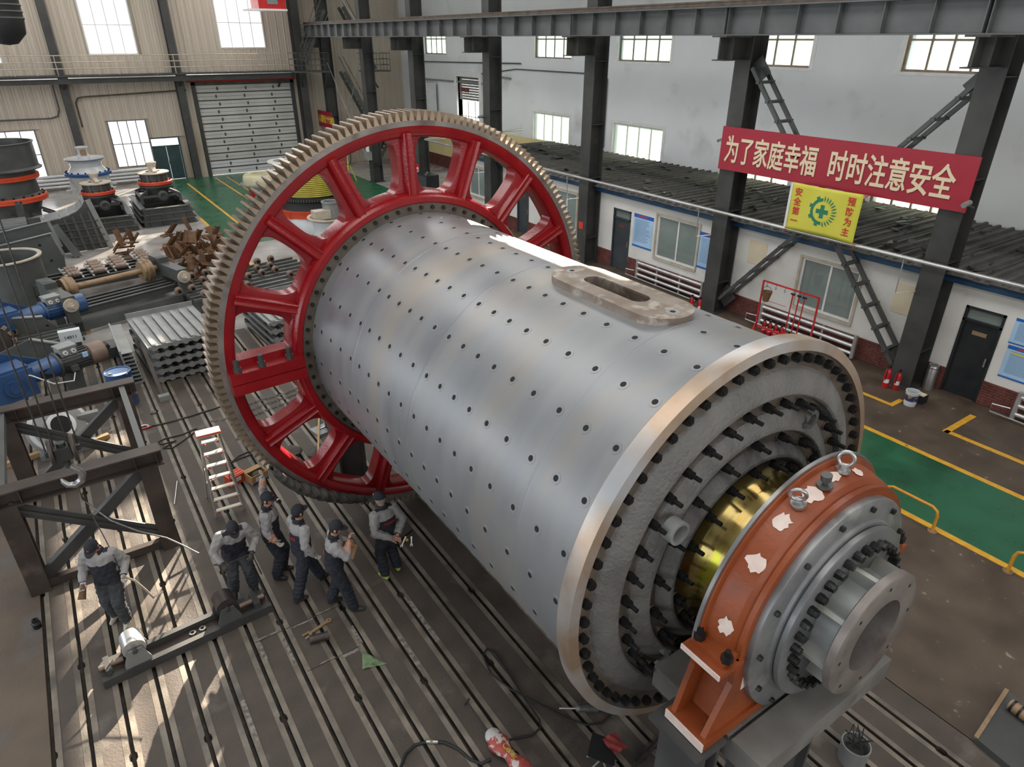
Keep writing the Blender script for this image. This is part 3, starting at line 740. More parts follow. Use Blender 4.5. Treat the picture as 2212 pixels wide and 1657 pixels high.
# posters and paper notices on the office wall
M['poster'] = mat('pale_blue_poster', (.32, .50, .72), (.42, .60, .80), .4, 0, 1.2)
M['poster_blue'] = mat('deep_blue_print', (.02, .12, .45), None, .4)
M['poster_ink'] = mat('poster_ink', (.12, .2, .35), None, .5)
M['paper'] = mat('yellowed_paper', (.62, .53, .38), (.68, .60, .45), .7, 0, 2)
def poster(y0, y1, z0, z1, lab, yellow=False):
    o = empty('wall_poster', (XA, (y0 + y1) / 2, z0), lab, 'poster')
    put('sheet', MB().box((XA - .012, y0, z0), (XA - .002, y1, z1)), M['poster'], o)
    h, w = z1 - z0, y1 - y0
    put('title_band', MB().box((XA - .016, y0, z1 - h * .11), (XA - .011, y1, z1)), M['poster_blue'], o)
    put('foot_band', MB().box((XA - .016, y0, z0), (XA - .011, y1, z0 + h * .05)), M['poster_blue'], o)
    m = MB()
    for k in range(16):
        z = z1 - h * (.18 + k * .043)
        m.box((XA - .015, y0 + w * (.1 + .25 * random.random()), z), (XA - .012, y1 - w * .09, z + h * .012))
    tag(put('text_line', m, M['poster_ink'], o), kind='stuff')
    put('title_text', MB().box((XA - .019, y0 + w * .3, z1 - h * .075), (XA - .016, y1 - w * .2, z1 - h * .04)), M['flag_red'], o)
    if yellow: put('yellow_strip', MB().box((XA - .018, y0 + w * .1, z1 - h * .24), (XA - .012, y1 - w * .1, z1 - h * .19)), M['flag'], o)
poster(16.98, 17.98, 1.1, 2.31, 'blue safety poster between the slate door and the window')
poster(13.9, 14.8, 1.08, 2.3, 'blue poster half hidden by the column right of the window')
poster(4.4, 5.35, 1.7, 2.32, 'upper blue poster right of the black office door')
poster(4.3, 5.32, .85, 1.66, 'lower blue poster with yellow strip right of the black door', True)
for y0, y1, z0, z1, lab in ((12.18, 12.83, 1.75, 2.48, 'blank tan paper notice left of the rack window'), (7.66, 8.16, 1.6, 2.39, 'blank tan paper notice right of the rack window')):
    single('paper_notice', MB().box((XA - .012, y0, z0), (XA - .002, y1, z1)), M['paper'], lab, 'notice')
# small grey crane cab and pipes on the side wall, plus cameras
single('wall_conduit', MB().tube([(XS - .06, 26.3, 3.2), (XS - .06, 26.3, 6.3), (XS - .06, 26.5, 6.5), (XS - .06, 34, 6.5), (XS - .06, 41, 5.8)], .03, 6), M['grey_dark'], 'thin grey conduit looping down the white side wall', 'conduit', smooth=40)
single('wall_conduit', MB().tube([(XS - .08, 33.5, 6.8), (XS - .08, 47, 6.6)], .035, 6), M['grey_dark'], 'thin grey conduit high on the side wall near the stairs', 'conduit', smooth=40)
single('wall_conduit', MB().tube([(XS - .07, 34.5, 6.0), (XS - .07, 36.9, 6.1), (XS - .07, 37.2, 5.6), (XS - .07, 47, 5.55)], .05, 8), M['grey_light'], 'grey pipe stepping down beside the side wall doorway', 'conduit', smooth=40)
single('wall_cabinet', MB().box((XS - .9, 43.2, 3.6), (XS - .2, 45.0, 5.4)).box((XS - .95, 43.15, 3.55), (XS - .9, 45.05, 5.45)), M['white_enamel'], 'pale box cabinet mounted on the side wall near the stairs', 'cabinet')

# ================================================================== the grinding mill
MX, MZ, RM = 4.754, 3.581, 1.97
AX = Vector((MX, 0, MZ))
M['shell'] = mat('brushed_silver_shell', (.205, .212, .225), (.265, .268, .275), .42, .36, .8, 9, (.3, .7), 0, None, .06, stretch=(.6, 2.6, .6), c3=(.29, .265, .235), s3=.45, m3=(.48, .68))
M['gear_red'] = mat('glossy_red_casting_paint', (.215, .004, .008), (.27, .008, .011), .22, 0, 3, 6, (.3, .7), .16, 26, .06)
M['gear_rim'] = mat('grey_gear_rim_steel', (.17, .145, .135), (.26, .23, .21), .48, .45, 3, 8, c3=(.11, .08, .065), s3=2.5, m3=(.58, .72))
M['tooth'] = mat('oiled_tan_gear_tooth', (.22, .155, .10), (.33, .26, .19), .33, .6, 2, 6)
M['cast'] = mat('rough_dark_casting', (.105, .10, .095), (.175, .168, .158), .55, .15, 2.5, 9, (.3, .7), .55, 28, .1)
M['cast_flat'] = mat('brown_machined_casting', (.10, .080, .064), (.145, .12, .097), .45, .3, 4, 6)
M['flange_edge'] = mat('rust_washed_flange_edge', (.34, .235, .16), (.44, .34, .26), .38, .55, 2.0, 7, c3=(.46, .46, .47), s3=.7, m3=(.5, .62))
M['bolt'] = mat('black_oxide_bolt', (.016, .016, .017), (.03, .029, .028), .36, .5, 20)
M['washer'] = mat('bright_washer_steel', (.42, .36, .30), None, .3, .8)
M['brass'] = mat('oily_yellow_journal', (.24, .16, .045), (.34, .27, .10), .18, .8, 3, 7, (.3, .7), 0, None, .08, c3=(.30, .30, .02), s3=2.2, m3=(.56, .66), stretch=(.6, 3, .6))
M['primer'] = mat('rust_red_primer', (.19, .036, .007), (.27, .060, .012), .45, .05, 1.8, 8, (.3, .7), .15, 20, .1, c3=(.11, .04, .025), s3=1.7, m3=(.58, .76))
M['putty'] = mat('pale_filler_patch', (.62, .49, .43), (.70, .58, .52), .7, 0, 10)
M['housing_grey'] = mat('brushed_grey_cover', (.17, .173, .178), (.26, .262, .266), .38, .5, 3, 7, c3=(.40, .39, .37), s3=2, m3=(.58, .7))
M['neck_grey'] = mat('pale_grey_neck_paint', (.24, .25, .245), (.32, .33, .315), .4, .15, 2, 6, c3=(.36, .32, .24), s3=2, m3=(.58, .75))
M['black_hole'] = mat('dark_opening', (.006, .006, .006), None, .8)

mill = empty('ball_mill', (MX, 6.4, 0), 'huge silver ball mill drum with a red toothed gear ring', 'ball mill')
# --- shell, with the manhole cut out of it
NS = 180
ysh = [3.2, 4.60, 5.50, 6.33, 8.05, 9.62, 10.3]
sm_ = MB()
for y in ysh:
    for i in range(NS):
        a = 2 * math.pi * i / NS
        sm_.v.append((MX + RM * math.sin(a), y, MZ + RM * math.cos(a)))
for j in range(len(ysh) - 1):
    for i in range(NS):
        if j == 1 and (i in (0, 1, 2, NS - 1, NS - 2)): continue
        i2 = (i + 1) % NS
        sm_.f.append((j * NS + i, j * NS + i2, (j + 1) * NS + i2, (j + 1) * NS + i))
shell = put('shell', sm_, M['shell'], mill, 40)
for y in (6.33, 8.05, 4.05): put('weld_seam', MB().lathe([(RM - .004, y - .02), (RM + .003, y - .008), (RM + .003, y + .008), (RM - .004, y + .02)], AX, 'Y', 120), M['shell'], shell, 60)
holes = [9.55, 9.26, 8.88, 8.5, 8.13, 7.83, 7.52, 7.21, 6.9, 6.56, 6.22, 5.9, 5.59, 5.27, 4.93, 4.57, 4.17, 3.79, 3.4]
hm = MB().cyl((0, 0, RM - .02), (0, 0, RM + .0035), .030, n=12).mesh('bolt_hole')
rm_ = MB().lathe([(.030, RM + .002), (.058, RM + .002), (.060, RM - .004)], (0, 0, 0), 'Z', 20).mesh('spot_face')
hm.materials.append(M['black_hole']); rm_.materials.append(M['shell'])
for th in range(-120, 61, 15):
    for y in holes:
        if abs(th) < 10 and 3.95 < y < 6.1: continue
        o = link('bolt_hole', hm, None, shell)
        o.location = (MX, y, MZ); o.rotation_euler = (0, math.radians(th), 0)
        q = link('spot_face', rm_, None, shell)
        q.location = (MX, y, MZ); q.rotation_euler = (0, math.radians(th), 0)
# manhole pad: thick oval plate with a slot through it
def oval(hw, y0, y1, n=14):
    pts = []
    for k in range(n + 1): a = math.pi * k / n; pts.append((hw * math.cos(a), y1 - hw + hw * math.sin(a)))
    for k in range(n + 1): a = math.pi + math.pi * k / n; pts.append((hw * math.cos(a), y0 + hw + hw * math.sin(a)))
    return pts
o1, o2 = oval(.335, 4.05, 5.97), oval(.118, 4.58, 5.52)
n = len(o1); mp_ = MB(); zt, zb = MZ + RM + .065, MZ + RM - .09
for z in (zt, zb):
    mp_.v += [(MX + .03 + x, y, z) for x, y in o1] + [(MX + .03 + x, y, z) for x, y in o2]
for i in range(n):
    k = (i + 1) % n
    mp_.f += [(i, k, n + k, n + i), (2 * n + i, 3 * n + i, 3 * n + k, 2 * n + k), (i, 2 * n + i, 2 * n + k, k), (n + i, n + k, 3 * n + k, 3 * n + i)]
M['manhole'] = mat('rust_stained_pad_plate', (.20, .15, .115), (.30, .25, .21), .42, .5, 4, 8, c3=(.42, .37, .32), s3=6, m3=(.55, .65))
put('manhole_pad', mp_, M['manhole'], mill, 35)
for y in (4.22, 5.8): put('bolt_hole', MB().cyl((MX + .03, y, zt - .02), (MX + .03, y, zt + .003), .028, n=12), M['black_hole'], mill)
for y in (4.22, 5.8): put('spot_face', MB().lathe([(.03, zt + .0015), (.07, zt + .0015), (.071, zt - .004)], (MX + .03, y, 0), 'Z', 20), M['steel_raw'], mill)

# --- near end: flange, stepped cover, journal
put('end_flange', MB().lathe([(RM - .02, 3.23), (2.085, 3.23), (2.105, 3.21), (2.11, 3.07), (2.10, 3.05), (2.005, 3.035), (2.0, 3.10)], AX, 'Y', 128), M['flange_edge'], mill, 35)
cover = put('end_cover', MB().lathe([(2.0, 3.095), (1.83, 3.095), (1.815, 3.075), (1.80, 3.065), (1.64, 2.99), (1.60, 2.985), (1.58, 3.0), (1.57, 3.065), (1.43, 3.065), (1.42, 3.045), (1.29, 2.96), (1.25, 2.955), (1.235, 2.97), (1.225, 3.03), (1.11, 3.03), (1.10, 3.01), (1.01, 2.93), (.985, 2.925), (.965, 2.94), (.955, 3.0), (.84, 3.0)], AX, 'Y', 112), M['cast'], mill, 30)
for a, b, y in ((1.57, 1.43, 3.063), (1.225, 1.11, 3.028), (.955, .835, 2.998), (1.995, 1.835, 3.093)): put('bolt_seat', MB().lathe([(a - .003, y), (b + .003, y)], AX, 'Y', 96), M['cast_flat'], cover)
put('journal', MB().lathe([(.845, 2.999), (.79, 2.975), (.75, 2.92), (.73, 2.85), (.72, 2.78), (.705, 2.76), (.70, 2.1)], AX, 'Y', 72), M['brass'], mill, 40)
def hexbolt(ry, head, stud, long=True):
    m = MB(); h = [(head * math.cos(math.pi / 3 * k), head * math.sin(math.pi / 3 * k)) for k in range(6)]
    f = Matrix.Identity(4)
    m.prism(h, f, -.005, -.06)
    if long: m.prism([(x * .88, z * .88) for x, z in h], f, -.06, -.105); m.cyl((0, -.1, 0), (0, -.19, 0), stud, n=8)
    else: m.cyl((0, -.06, 0), (0, -.075, 0), stud, n=8)
    return m
b_short = hexbolt(0, .046, .026, False).mesh('flange_bolt'); b_long = hexbolt(0, .046, .022, True).mesh('cover_bolt')
wa = MB().cyl((0, 0, 0), (0, -.012, 0), .05, n=14).mesh('washer')
for me, mt in ((b_short, 'bolt'), (b_long, 'bolt'), (wa, 'washer')): me.materials.append(M[mt])
def bolt_ring(nm, me, n, r, y, off, wash, keep=lambda a: True):
    for k in range(n):
        a = math.radians(off + 360 * k / n)
        p = (MX + r * math.sin(a), y, MZ + r * math.cos(a))
        o = link(nm, me, None, cover); o.location = p; o.rotation_euler = (0, a + .3 * k, 0)
        if wash:
            w = link('washer', wa, None, cover); w.location = p
bolt_ring('flange_bolt', b_short, 60, 1.93, 3.09, .5, False)
bolt_ring('cover_bolt', b_long, 36, 1.50, 3.06, 2.2, True)
bolt_ring('cover_bolt', b_long, 18, 1.165, 3.025, -2.8, True)
bolt_ring('cover_bolt', b_long, 18, .895, 2.995, -4.2, True)
def arc_u(c, r, t, a0, a1, n=14):
    """flat C-shaped lifting lug in the plane of the cover"""
    m = MB(); k = n + 1
    for y in (-.0, -.05):
        for rr in (r, r - t):
            m.v += [(c[0] + rr * math.cos(a0 + (a1 - a0) * i / n), c[1] + y, c[2] + rr * math.sin(a0 + (a1 - a0) * i / n)) for i in range(k)]
    for i in range(n): m.f += [(i, i + 1, k + i + 1, k + i), (2 * k + i, 3 * k + i, 3 * k + i + 1, 2 * k + i + 1), (i, 2 * k + i, 2 * k + i + 1, i + 1), (k + i, k + i + 1, 3 * k + i + 1, 3 * k + i)]
    m.f += [(0, k, 3 * k, 2 * k), (n, 2 * k + n, 3 * k + n, k + n)]
    return m
def oncover(px, py, y): p = at(px, py, y=y); return (p.x, p.y, p.z)
put('lifting_lug', arc_u(oncover(1745, 902, 2.97), .10, .042, -2.3, 2.0), M['grey_paint'], cover, 40)
put('lifting_lug', arc_u(oncover(1427, 1415, 2.97), .10, .042, -2.6, 1.9), M['grey_light'], cover, 40)
lc = Vector(oncover(1447, 1138, 2.95))
put('lifting_lug', MB().lathe([(.085, 0), (.11, 0), (.11, -.12), (.085, -.12)], lc, 'Y', 24, closed=True), M['grey_light'], cover, 40)

# --- outlet neck beyond the bearing
put('neck_flange', MB().lathe([(.6, 2.04), (.78, 2.04), (.84, 2.01), (.85, 1.995), (.85, 1.965), (.82, 1.96), (.82, 1.95), (.845, 1.945), (.845, 1.905), (.835, 1.90), (.40, 1.90)], AX, 'Y', 80), M['housing_grey'], mill, 35)
nb = MB(); h = [(.042 * math.cos(math.pi / 3 * k), .042 * math.sin(math.pi / 3 * k)) for k in range(6)]
nb.prism(h, Matrix.Identity(4), 0, -.045).prism([(x * .85, z * .85) for x, z in h], Matrix.Identity(4), -.045, -.075)
nbm = nb.mesh('neck_bolt'); nbm.materials.append(M['bolt'])
for k in range(36):
    a = math.radians(3 + k * 10)
    o = link('neck_bolt', nbm, None, mill); o.location = (MX + .70 * math.sin(a), 1.90, MZ + .70 * math.cos(a)); o.rotation_euler = (0, a, 0)
put('neck_barrel', MB().lathe([(.46, 1.91), (.45, 1.68)], AX, 'Y', 40), M['neck_grey'], mill, 40)
rb = MB().box((-.022, 1.68, .44), (.022, 1.905, .585)).mesh('neck_rib'); rb.materials.append(M['neck_grey'])
for k in range(8):
    o = link('neck_rib', rb, None, mill); o.location = (MX, 0, MZ); o.rotation_euler = (0, math.radians(-8 + 45 * k), 0)
put('outlet_flange', MB().lathe([(.35, 1.90), (.35, 1.60), (.575, 1.60), (.595, 1.612), (.595, 1.675), (.58, 1.685), (.40, 1.69)], AX, 'Y', 72), M['gear_rim'], mill, 35)
for k in range(24):
    a = math.radians(15 * k)
    p = Vector((MX + .51 * math.sin(a), 1.602, MZ + .51 * math.cos(a)))
    if k % 3 == 0: put('flange_hole', MB().cyl(p, p - Vector((0, .004, 0)), .018, n=8), M['black_hole'], mill)
put('inner_bore', MB().lathe([(.35, 1.86), (0.001, 1.86)], AX, 'Y', 32), M['black_hole'], mill)

# --- far end
put('far_cover', MB().lathe([(2.09, 10.25), (2.09, 10.4), (1.6, 10.5), (.8, 10.62), (.70, 10.75), (.70, 11.7), (.6, 11.7)], AX, 'Y', 64), M['cast'], mill, 35)

# --- girth gear
gear = put('girth_gear', MB().lathe([(3.262, 9.64), (3.335, 9.64), (3.335, 10.14), (3.262, 10.14)], AX, 'Y', 184, closed=True), M['gear_rim'], mill, 40)
put('rim_ring', MB().lathe([(3.264, 9.648), (3.13, 9.66), (3.10, 9.70), (3.10, 10.08), (3.13, 10.12), (3.264, 10.13)], AX, 'Y', 128), M['gear_red'], gear, 50)
put('hub_ring', MB().lathe([(2.125, 10.1), (2.125, 9.60), (2.14, 9.585), (2.22, 9.585), (2.25, 9.61), (2.30, 9.72), (2.30, 10.0)], AX, 'Y', 112), M['gear_red'], gear, 35)
put('mount_flange', MB().lathe([(RM, 9.62), (2.128, 9.62), (2.128, 10.0)], AX, 'Y', 112), M['cast_flat'], gear, 35)
bm_ = MB().cyl((0, 0, 0), (0, -.03, 0), .032, n=8).mesh('mount_bolt'); bm_.materials.append(M['bolt'])
for k in range(64):
    a = math.radians(k * 360 / 64 + 1.3)
    o = link('mount_bolt', bm_, None, gear); o.location = (MX + 2.055 * math.sin(a), 9.62, MZ + 2.055 * math.cos(a))
tt = MB(); pr = [(-.042, 3.325), (.042, 3.325), (.034, 3.375), (.017, 3.465), (-.017, 3.465), (-.034, 3.375)]
tt.prism(pr, Matrix.Identity(4), 9.655, 10.13)
ttm = tt.mesh('gear_tooth'); ttm.materials.append(M['tooth'])
NT = 184
for k in range(NT):
    o = link('gear_tooth', ttm, None, gear); o.location = (MX, 0, MZ); o.rotation_euler = (0, 2 * math.pi * k / NT, 0)
# one sixteenth of the web, with its rounded window
NP = 56
def loop(ph):
    c_, s_ = math.cos(ph), math.sin(ph)
    e = 3.4
    k = (abs(c_) ** e + abs(s_) ** e) ** (-1 / e)
    return c_ * k, s_ * k
wm = MB(); rc, rh = 2.72, .435
inner, outer = [], []
for i in range(NP):
    ph = 2 * math.pi * (i + .5) / NP
    u, v = loop(ph)
    r = rc + v * rh
    inner.append((math.radians(u * (7.9 + .35 * v)), r))
    c_, s_ = math.cos(ph), math.sin(ph); k = 1 / max(abs(c_), abs(s_))
    outer.append((math.radians(c_ * k * 11.26), rc + s_ * k * (.60 if s_ < 0 else .58)))
def P3(a, r, y): return (r * math.sin(a), y, r * math.cos(a))
mid = [((ia + oa) / 2 * .3 + ia * .7 if 0 else ia + (oa - ia) * .22, ir + (orr - ir) * .22) for (ia, ir), (oa, orr) in zip(inner, outer)]
rings = [[P3(a, r, 9.73) for a, r in outer], [P3(a, r, 9.73) for a, r in mid], [P3(a, r, 9.735) for a, r in inner], [P3(a, r, 9.99) for a, r in inner], [P3(a, r, 10.0) for a, r in outer]]
for L_ in rings: wm.v += L_
for j in range(4):
    for i in range(NP): wm.f.append((j * NP + i, j * NP + (i + 1) % NP, (j + 1) * NP + (i + 1) % NP, (j + 1) * NP + i))
wme = wm.mesh('spoke_web', 35); wme.materials.append(M['gear_red'])
rib = MB().prism([(-.095, 9.735), (-.07, 9.62), (-.055, 9.605), (-.025, 9.62), (.025, 9.62), (.055, 9.605), (.07, 9.62), (.095, 9.735)], Matrix(((1, 0, 0, 0), (0, 0, 1, 0), (0, 1, 0, 0), (0, 0, 0, 1))), 2.24, 3.17)
rbm = rib.mesh('spoke_rib', 30); rbm.materials.append(M['gear_red'])
S0 = -1.9
for k in range(16):
    o = link('spoke_web', wme, None, gear); o.location = (MX, 0, MZ); o.rotation_euler = (0, math.radians(S0 + 11.25 + 22.5 * k), 0)
    if k not in (4, 12):
        o = link('spoke_rib', rbm, None, gear); o.location = (MX, 0, MZ); o.rotation_euler = (0, math.radians(S0 + 22.5 * k), 0)
# split joint with its stud bolts: the joint lies at the spokes facing left and right
jf = {}
for sgn in (1, -1):
    m = MB().box((.006 * sgn if sgn > 0 else -.17, 9.44, 2.16), (.17 if sgn > 0 else -.006, 9.98, 3.262))
    m.box((.006 if sgn > 0 else -.27, 9.70, 2.16), (.27 if sgn > 0 else -.006, 9.985, 3.262))
    jf[sgn] = m.mesh('joint_flange'); jf[sgn].materials.append(M['gear_red'])
st = MB(); hx = [(.062 * math.cos(math.pi / 3 * k), .062 * math.sin(math.pi / 3 * k)) for k in range(6)]
FX = Matrix(((0, 1, 0, 0), (1, 0, 0, 0), (0, 0, 1, 0), (0, 0, 0, 1)))
st.prism(hx, FX, 0, .075).cyl((.075, 0, 0), (.19, 0, 0), .042, n=12)
stm = st.mesh('joint_stud', 35); stm.materials.append(M['steel_dark'])
for base in (S0 + 22.5 * 12, S0 + 22.5 * 4):
    for sgn in (1, -1):
        o = link('joint_flange', jf[sgn], None, gear); o.location = (MX, 0, MZ); o.rotation_euler = (0, math.radians(base), 0)
    for r in (2.36, 2.78, 3.13):
        o = link('joint_stud', stm, None, gear)
        a = math.radians(base)
        o.rotation_euler = (0, a, 0)
        o.location = Vector((MX, 9.52, MZ)) + Vector((math.cos(a) * .17 + math.sin(a) * r, 0, -math.sin(a) * .17 + math.cos(a) * r))

# --- bearing housings
def housing(lab, dy, full=True):
    hs = empty('bearing_housing', (MX, 2.25 + dy, MZ - .875), lab, 'bearing housing', rz=0)
    O = AX + Vector((0, dy, 0))
    Y0, Y1 = 2.07, 2.43
    put('housing_cap', MB().lathe([(.76, Y0), (1.14, Y0), (1.14, Y0 + .045), (1.13, Y0 + .06), (1.175, Y0 + .10), (1.215, Y1 - .10), (1.22, Y1 - .06), (1.275, Y1 - .05), (1.275, Y1), (.76, Y1)], O, 'Y', 48, closed=True, a0=-math.pi / 2, a1=math.pi / 2), M['primer'], hs, 30)
    put('cap_seal', MB().lathe([(1.278, Y1 - .028), (1.30, Y1 - .028), (1.30, Y1 + .004), (.76, Y1 + .004)], O, 'Y', 64, a0=-math.pi / 2, a1=math.pi / 2), M['housing_grey'], hs, 30)
    arc = [(.76 * math.cos(a), -.76 * math.sin(a)) for a in [math.pi * k / 16 for k in range(17)]]
    def ped(xo, xb): return [(-xo, 0), (-xo, -.28), (-xb, -.78), (xb - .1, -.78), (xo, -.28), (xo, 0)] + arc
    for a, b, xo, xb in ((Y0, Y0 + .05, 1.16, 1.40), (Y1 - .05, Y1, 1.27, 1.42)):
        put('pedestal_plate', MB().prism(ped(xo, xb), Matrix.Translation(O), a, b), M['primer'], hs)
    put('pedestal_web', MB().prism(ped(1.06, 1.20), Matrix.Translation(O), Y0 + .05, Y1 - .05), M['primer'], hs)
    put('base_plate', MB().box((MX - 1.44, Y0 - .03 + dy, MZ - .875), (MX + 1.28, Y1 + .03 + dy, MZ - .775)), M['primer'], hs)
    put('base_plate_edge', MB().box((MX - 1.452, Y0 - .03 + dy, MZ - .872), (MX - 1.438, Y1 + .03 + dy, MZ - .778)), M['putty'], hs)
    for sx in (-1, 1):
        put('split_flange', MB().box((MX + sx * 1.22 - .17, Y0 - .02 + dy, MZ - .05), (MX + sx * 1.30 + .05 if sx > 0 else MX - 1.10, Y1 + .02 + dy, MZ + .0)).box((MX + sx * 1.22 - .1, Y0 + .02 + dy, MZ), (MX + sx * 1.22 + .1, Y1 - .02 + dy, MZ + .05)), M['primer'], hs)
        for yy in (Y0 + .03, Y1 - .05):
            put('split_bolt', MB().prism([(.05 * math.cos(math.pi / 3 * k), .05 * math.sin(math.pi / 3 * k)) for k in range(6)], Matrix.Translation((MX + sx * 1.27, yy + dy, MZ + .05)) @ Matrix.Rotation(math.pi / 2, 4, 'X'), 0, .06).cyl((MX + sx * 1.27, yy + dy, MZ + .1), (MX + sx * 1.27, yy + dy, MZ + .16), .026, n=8), M['bolt'], hs)
    put('split_edge', MB().box((MX - 1.402, Y0 - .02 + dy, MZ - .05), (MX - 1.388, Y1 + .02 + dy, MZ)), M['putty'], hs)
    ecm = MB().lathe([(.62, Y0 - .10), (.86, Y0 - .10), (.875, Y0 - .075), (1.05, Y0 - .06), (1.065, Y0 - .05), (1.065, Y0 - .0), (.76, Y0)], O, 'Y', 96)
    ecm.v = [(a_, b_, max(c_, MZ - .86)) for a_, b_, c_ in ecm.v]
    put('end_cap', ecm, M['housing_grey'], hs, 30)
    for k in range(14):
        a = math.radians(13 + k * 360 / 14)
        if .985 * math.cos(a) < -.82: continue
        p = Vector((MX + .985 * math.sin(a), Y0 - .062 + dy, MZ + .985 * math.cos(a)))
        put('cap_bolt', MB().cyl(p, p - Vector((0, .035, 0)), .026, n=6), M['bolt'], hs)
    if not full: return hs
    def onr(th, y, r): a = math.radians(th); return Vector((MX + r * math.sin(a), y, MZ + r * math.cos(a)))
    for th, y in ((-21.5, 2.27), (7.5, 2.29)):
        c = onr(th, y, 1.205); u = onr(th, y, 1.3) - c; u.normalize()
        eb = put('eye_bolt', MB().cyl(c, c + u * .03, .062, n=14).cyl(c, c + u * .06, .035, n=12), M['steel_raw'], hs, 35)
        rr = c + u * .125
        s = u.cross(Vector((0, 1, 0)))
        put('eye_ring', MB().tube([rr + (u * math.cos(t) + (s * .5 + Vector((0, .85, 0))).normalized() * math.sin(t)) * .062 for t in [2 * math.pi * k / 20 for k in range(20)]], .017, 8, True), M['steel_raw'], eb, 60)
    c = onr(-7, 2.25, 1.205); u = (onr(-7, 2.25, 1.4) - c).normalized()
    put('breather_cap', MB().cyl(c, c + u * .02, .065, n=16).cyl(c, c + u * .09, .022, n=10).cyl(c + u * .06, c + u * .115, .042, .046, n=14), M['grey_dark'], hs, 35)
    rnd = random.Random(3)
    for th, y, sa, sy in ((-14, 2.26, 7, .07), (-31, 2.27, 5.5, .06), (-50, 2.24, 6, .07), (-78, 2.23, 6, .065), (1, 2.28, 6, .05), (16, 2.24, 5, .04)):
        m = MB(); k = 18
        pts = [(th + sa * .62 * (1 + rnd.uniform(-.28, .28)) * math.cos(2 * math.pi * i / k), y + sy * (1 + rnd.uniform(-.3, .3)) * math.sin(2 * math.pi * i / k)) for i in range(k)]
        rad = lambda yy: 1.175 + (min(max(yy, 2.17), 2.33) - 2.17) / .16 * .04 + .006
        m.v = [tuple(onr(th, y, rad(y)))] + [tuple(onr(th + (a - th) * .5, y + (b - y) * .5, rad(y + (b - y) * .5))) for a, b in pts] + [tuple(onr(a, b, rad(b))) for a, b in pts]
        for i in range(k):
            j = (i + 1) % k
            m.f += [(0, 1 + i, 1 + j), (1 + i, 1 + k + i, 1 + k + j, 1 + j)]
        put('filler_patch', m, M['putty'], hs, 60)
    put('filler_patch', MB().box((MX - 1.03, Y0 - .004, MZ - .42), (MX - .97, Y0 + .001, MZ - .1)).box((MX - 1.0, Y0 - .004, MZ - .3), (MX - .9, Y0 + .001, MZ - .16)), M['putty'], hs)
    return hs
housing('rust red bearing housing with pale filler patches on the near end', 0)
housing('rust red bearing housing behind the red gear ring', 8.85, False)

# --- supports
M['table'] = mat('worn_grey_slotted_table', (.14, .132, .122), (.22, .21, .195), .5, .2, 2, 8, c3=(.07, .06, .05), s3=3, m3=(.6, .72))
def table(x0, x1, y0, y1, zt, lab, th=.26):
    t = empty('slotted_table', ((x0 + x1) / 2, (y0 + y1) / 2, zt - th), lab, 'slotted table')
    put('table_body', MB().box((x0, y0, zt - th), (x1, y1, zt - .07)), M['table'], t)
    edges = [y0, y0 + .33, y0 + .56, y0 + .8, y1]
    for a, b in zip(edges, edges[1:]): put('table_strip', MB().box((x0, a + (.016 if a != y0 else 0), zt - .07), (x1, b - (.016 if b != y1 else 0), zt)), M['table'], t)
    return t
table(3.62, 5.56, 1.67, 2.9, 2.70, 'grey slotted table under the near bearing housing')
def stand(x0, x1, y0, y1, zt, lab):
    s = empty('support_stand', ((x0 + x1) / 2, (y0 + y1) / 2, 0), lab, 'stand')
    put('stand_post', MB().box((x0 + .08, y0 + .08, .05), (x1 - .08, y1 - .08, zt - .05)), M['grey_dark'], s)
    put('stand_foot', MB().box((x0, y0, 0), (x1, y1, .05)), M['grey_dark'], s)
    put('stand_head', MB().box((x0, y0, zt - .05), (x1, y1, zt)), M['grey_dark'], s)
    for sx in (x0 + .08, x1 - .12): put('stand_rib', MB().box((sx, y0, .05), (sx + .04, y0 + .08, zt - .05)), M['grey_dark'], s)
stand(3.2, 3.58, 2.0, 2.55, 2.70, 'dark box stand under the near housing foot')
stand(4.5, 5.2, 1.95, 2.6, 2.44, 'dark box stand under the near slotted table')
stand(3.25, 3.95, 10.85, 11.4, 2.70, 'dark box stand under the far housing foot')
stand(5.4, 6.1, 10.85, 11.4, 2.70, 'dark box stand under the far side of the gear housing')

# --- grey tarpaulin bunched under the gear rim
m = MB(); k = 70; nn = 12; rnd = random.Random(5)
path = [at(x_, y_, y=9.50) for x_, y_ in ((586, 1008), (604, 1028), (640, 1050), (690, 1066), (740, 1074), (790, 1076))]
for i in range(k):
    t = i / (k - 1) * (len(path) - 1); q0 = min(int(t), len(path) - 2); c = path[q0].lerp(path[q0 + 1], t - q0)
    w = .125 * math.sin(math.pi * (i + 1) / (k + 1)) ** .35
    for j in range(nn):
        t = 2 * math.pi * j / nn
        q = w * (1 + .16 * math.sin(i * 1.1 + j * .9) + .10 * math.sin(i * 2.7) + rnd.uniform(-.06, .06))
        m.v.append((c.x - q * .5 * math.cos(t), c.y + q * math.cos(t) * 1.1, max(c.z + q * math.sin(t) - .02, .006)))
for i in range(k - 1):
    for j in range(nn): m.f.append((i * nn + j, i * nn + (j + 1) % nn, (i + 1) * nn + (j + 1) % nn, (i + 1) * nn + j))
M['tarp'] = mat('grey_brown_tarpaulin', (.055, .048, .042), (.10, .09, .08), .8, 0, 6)
single('tarpaulin', m, M['tarp'], 'grey brown tarpaulin bunched under the gear rim', 'tarpaulin', smooth=70)

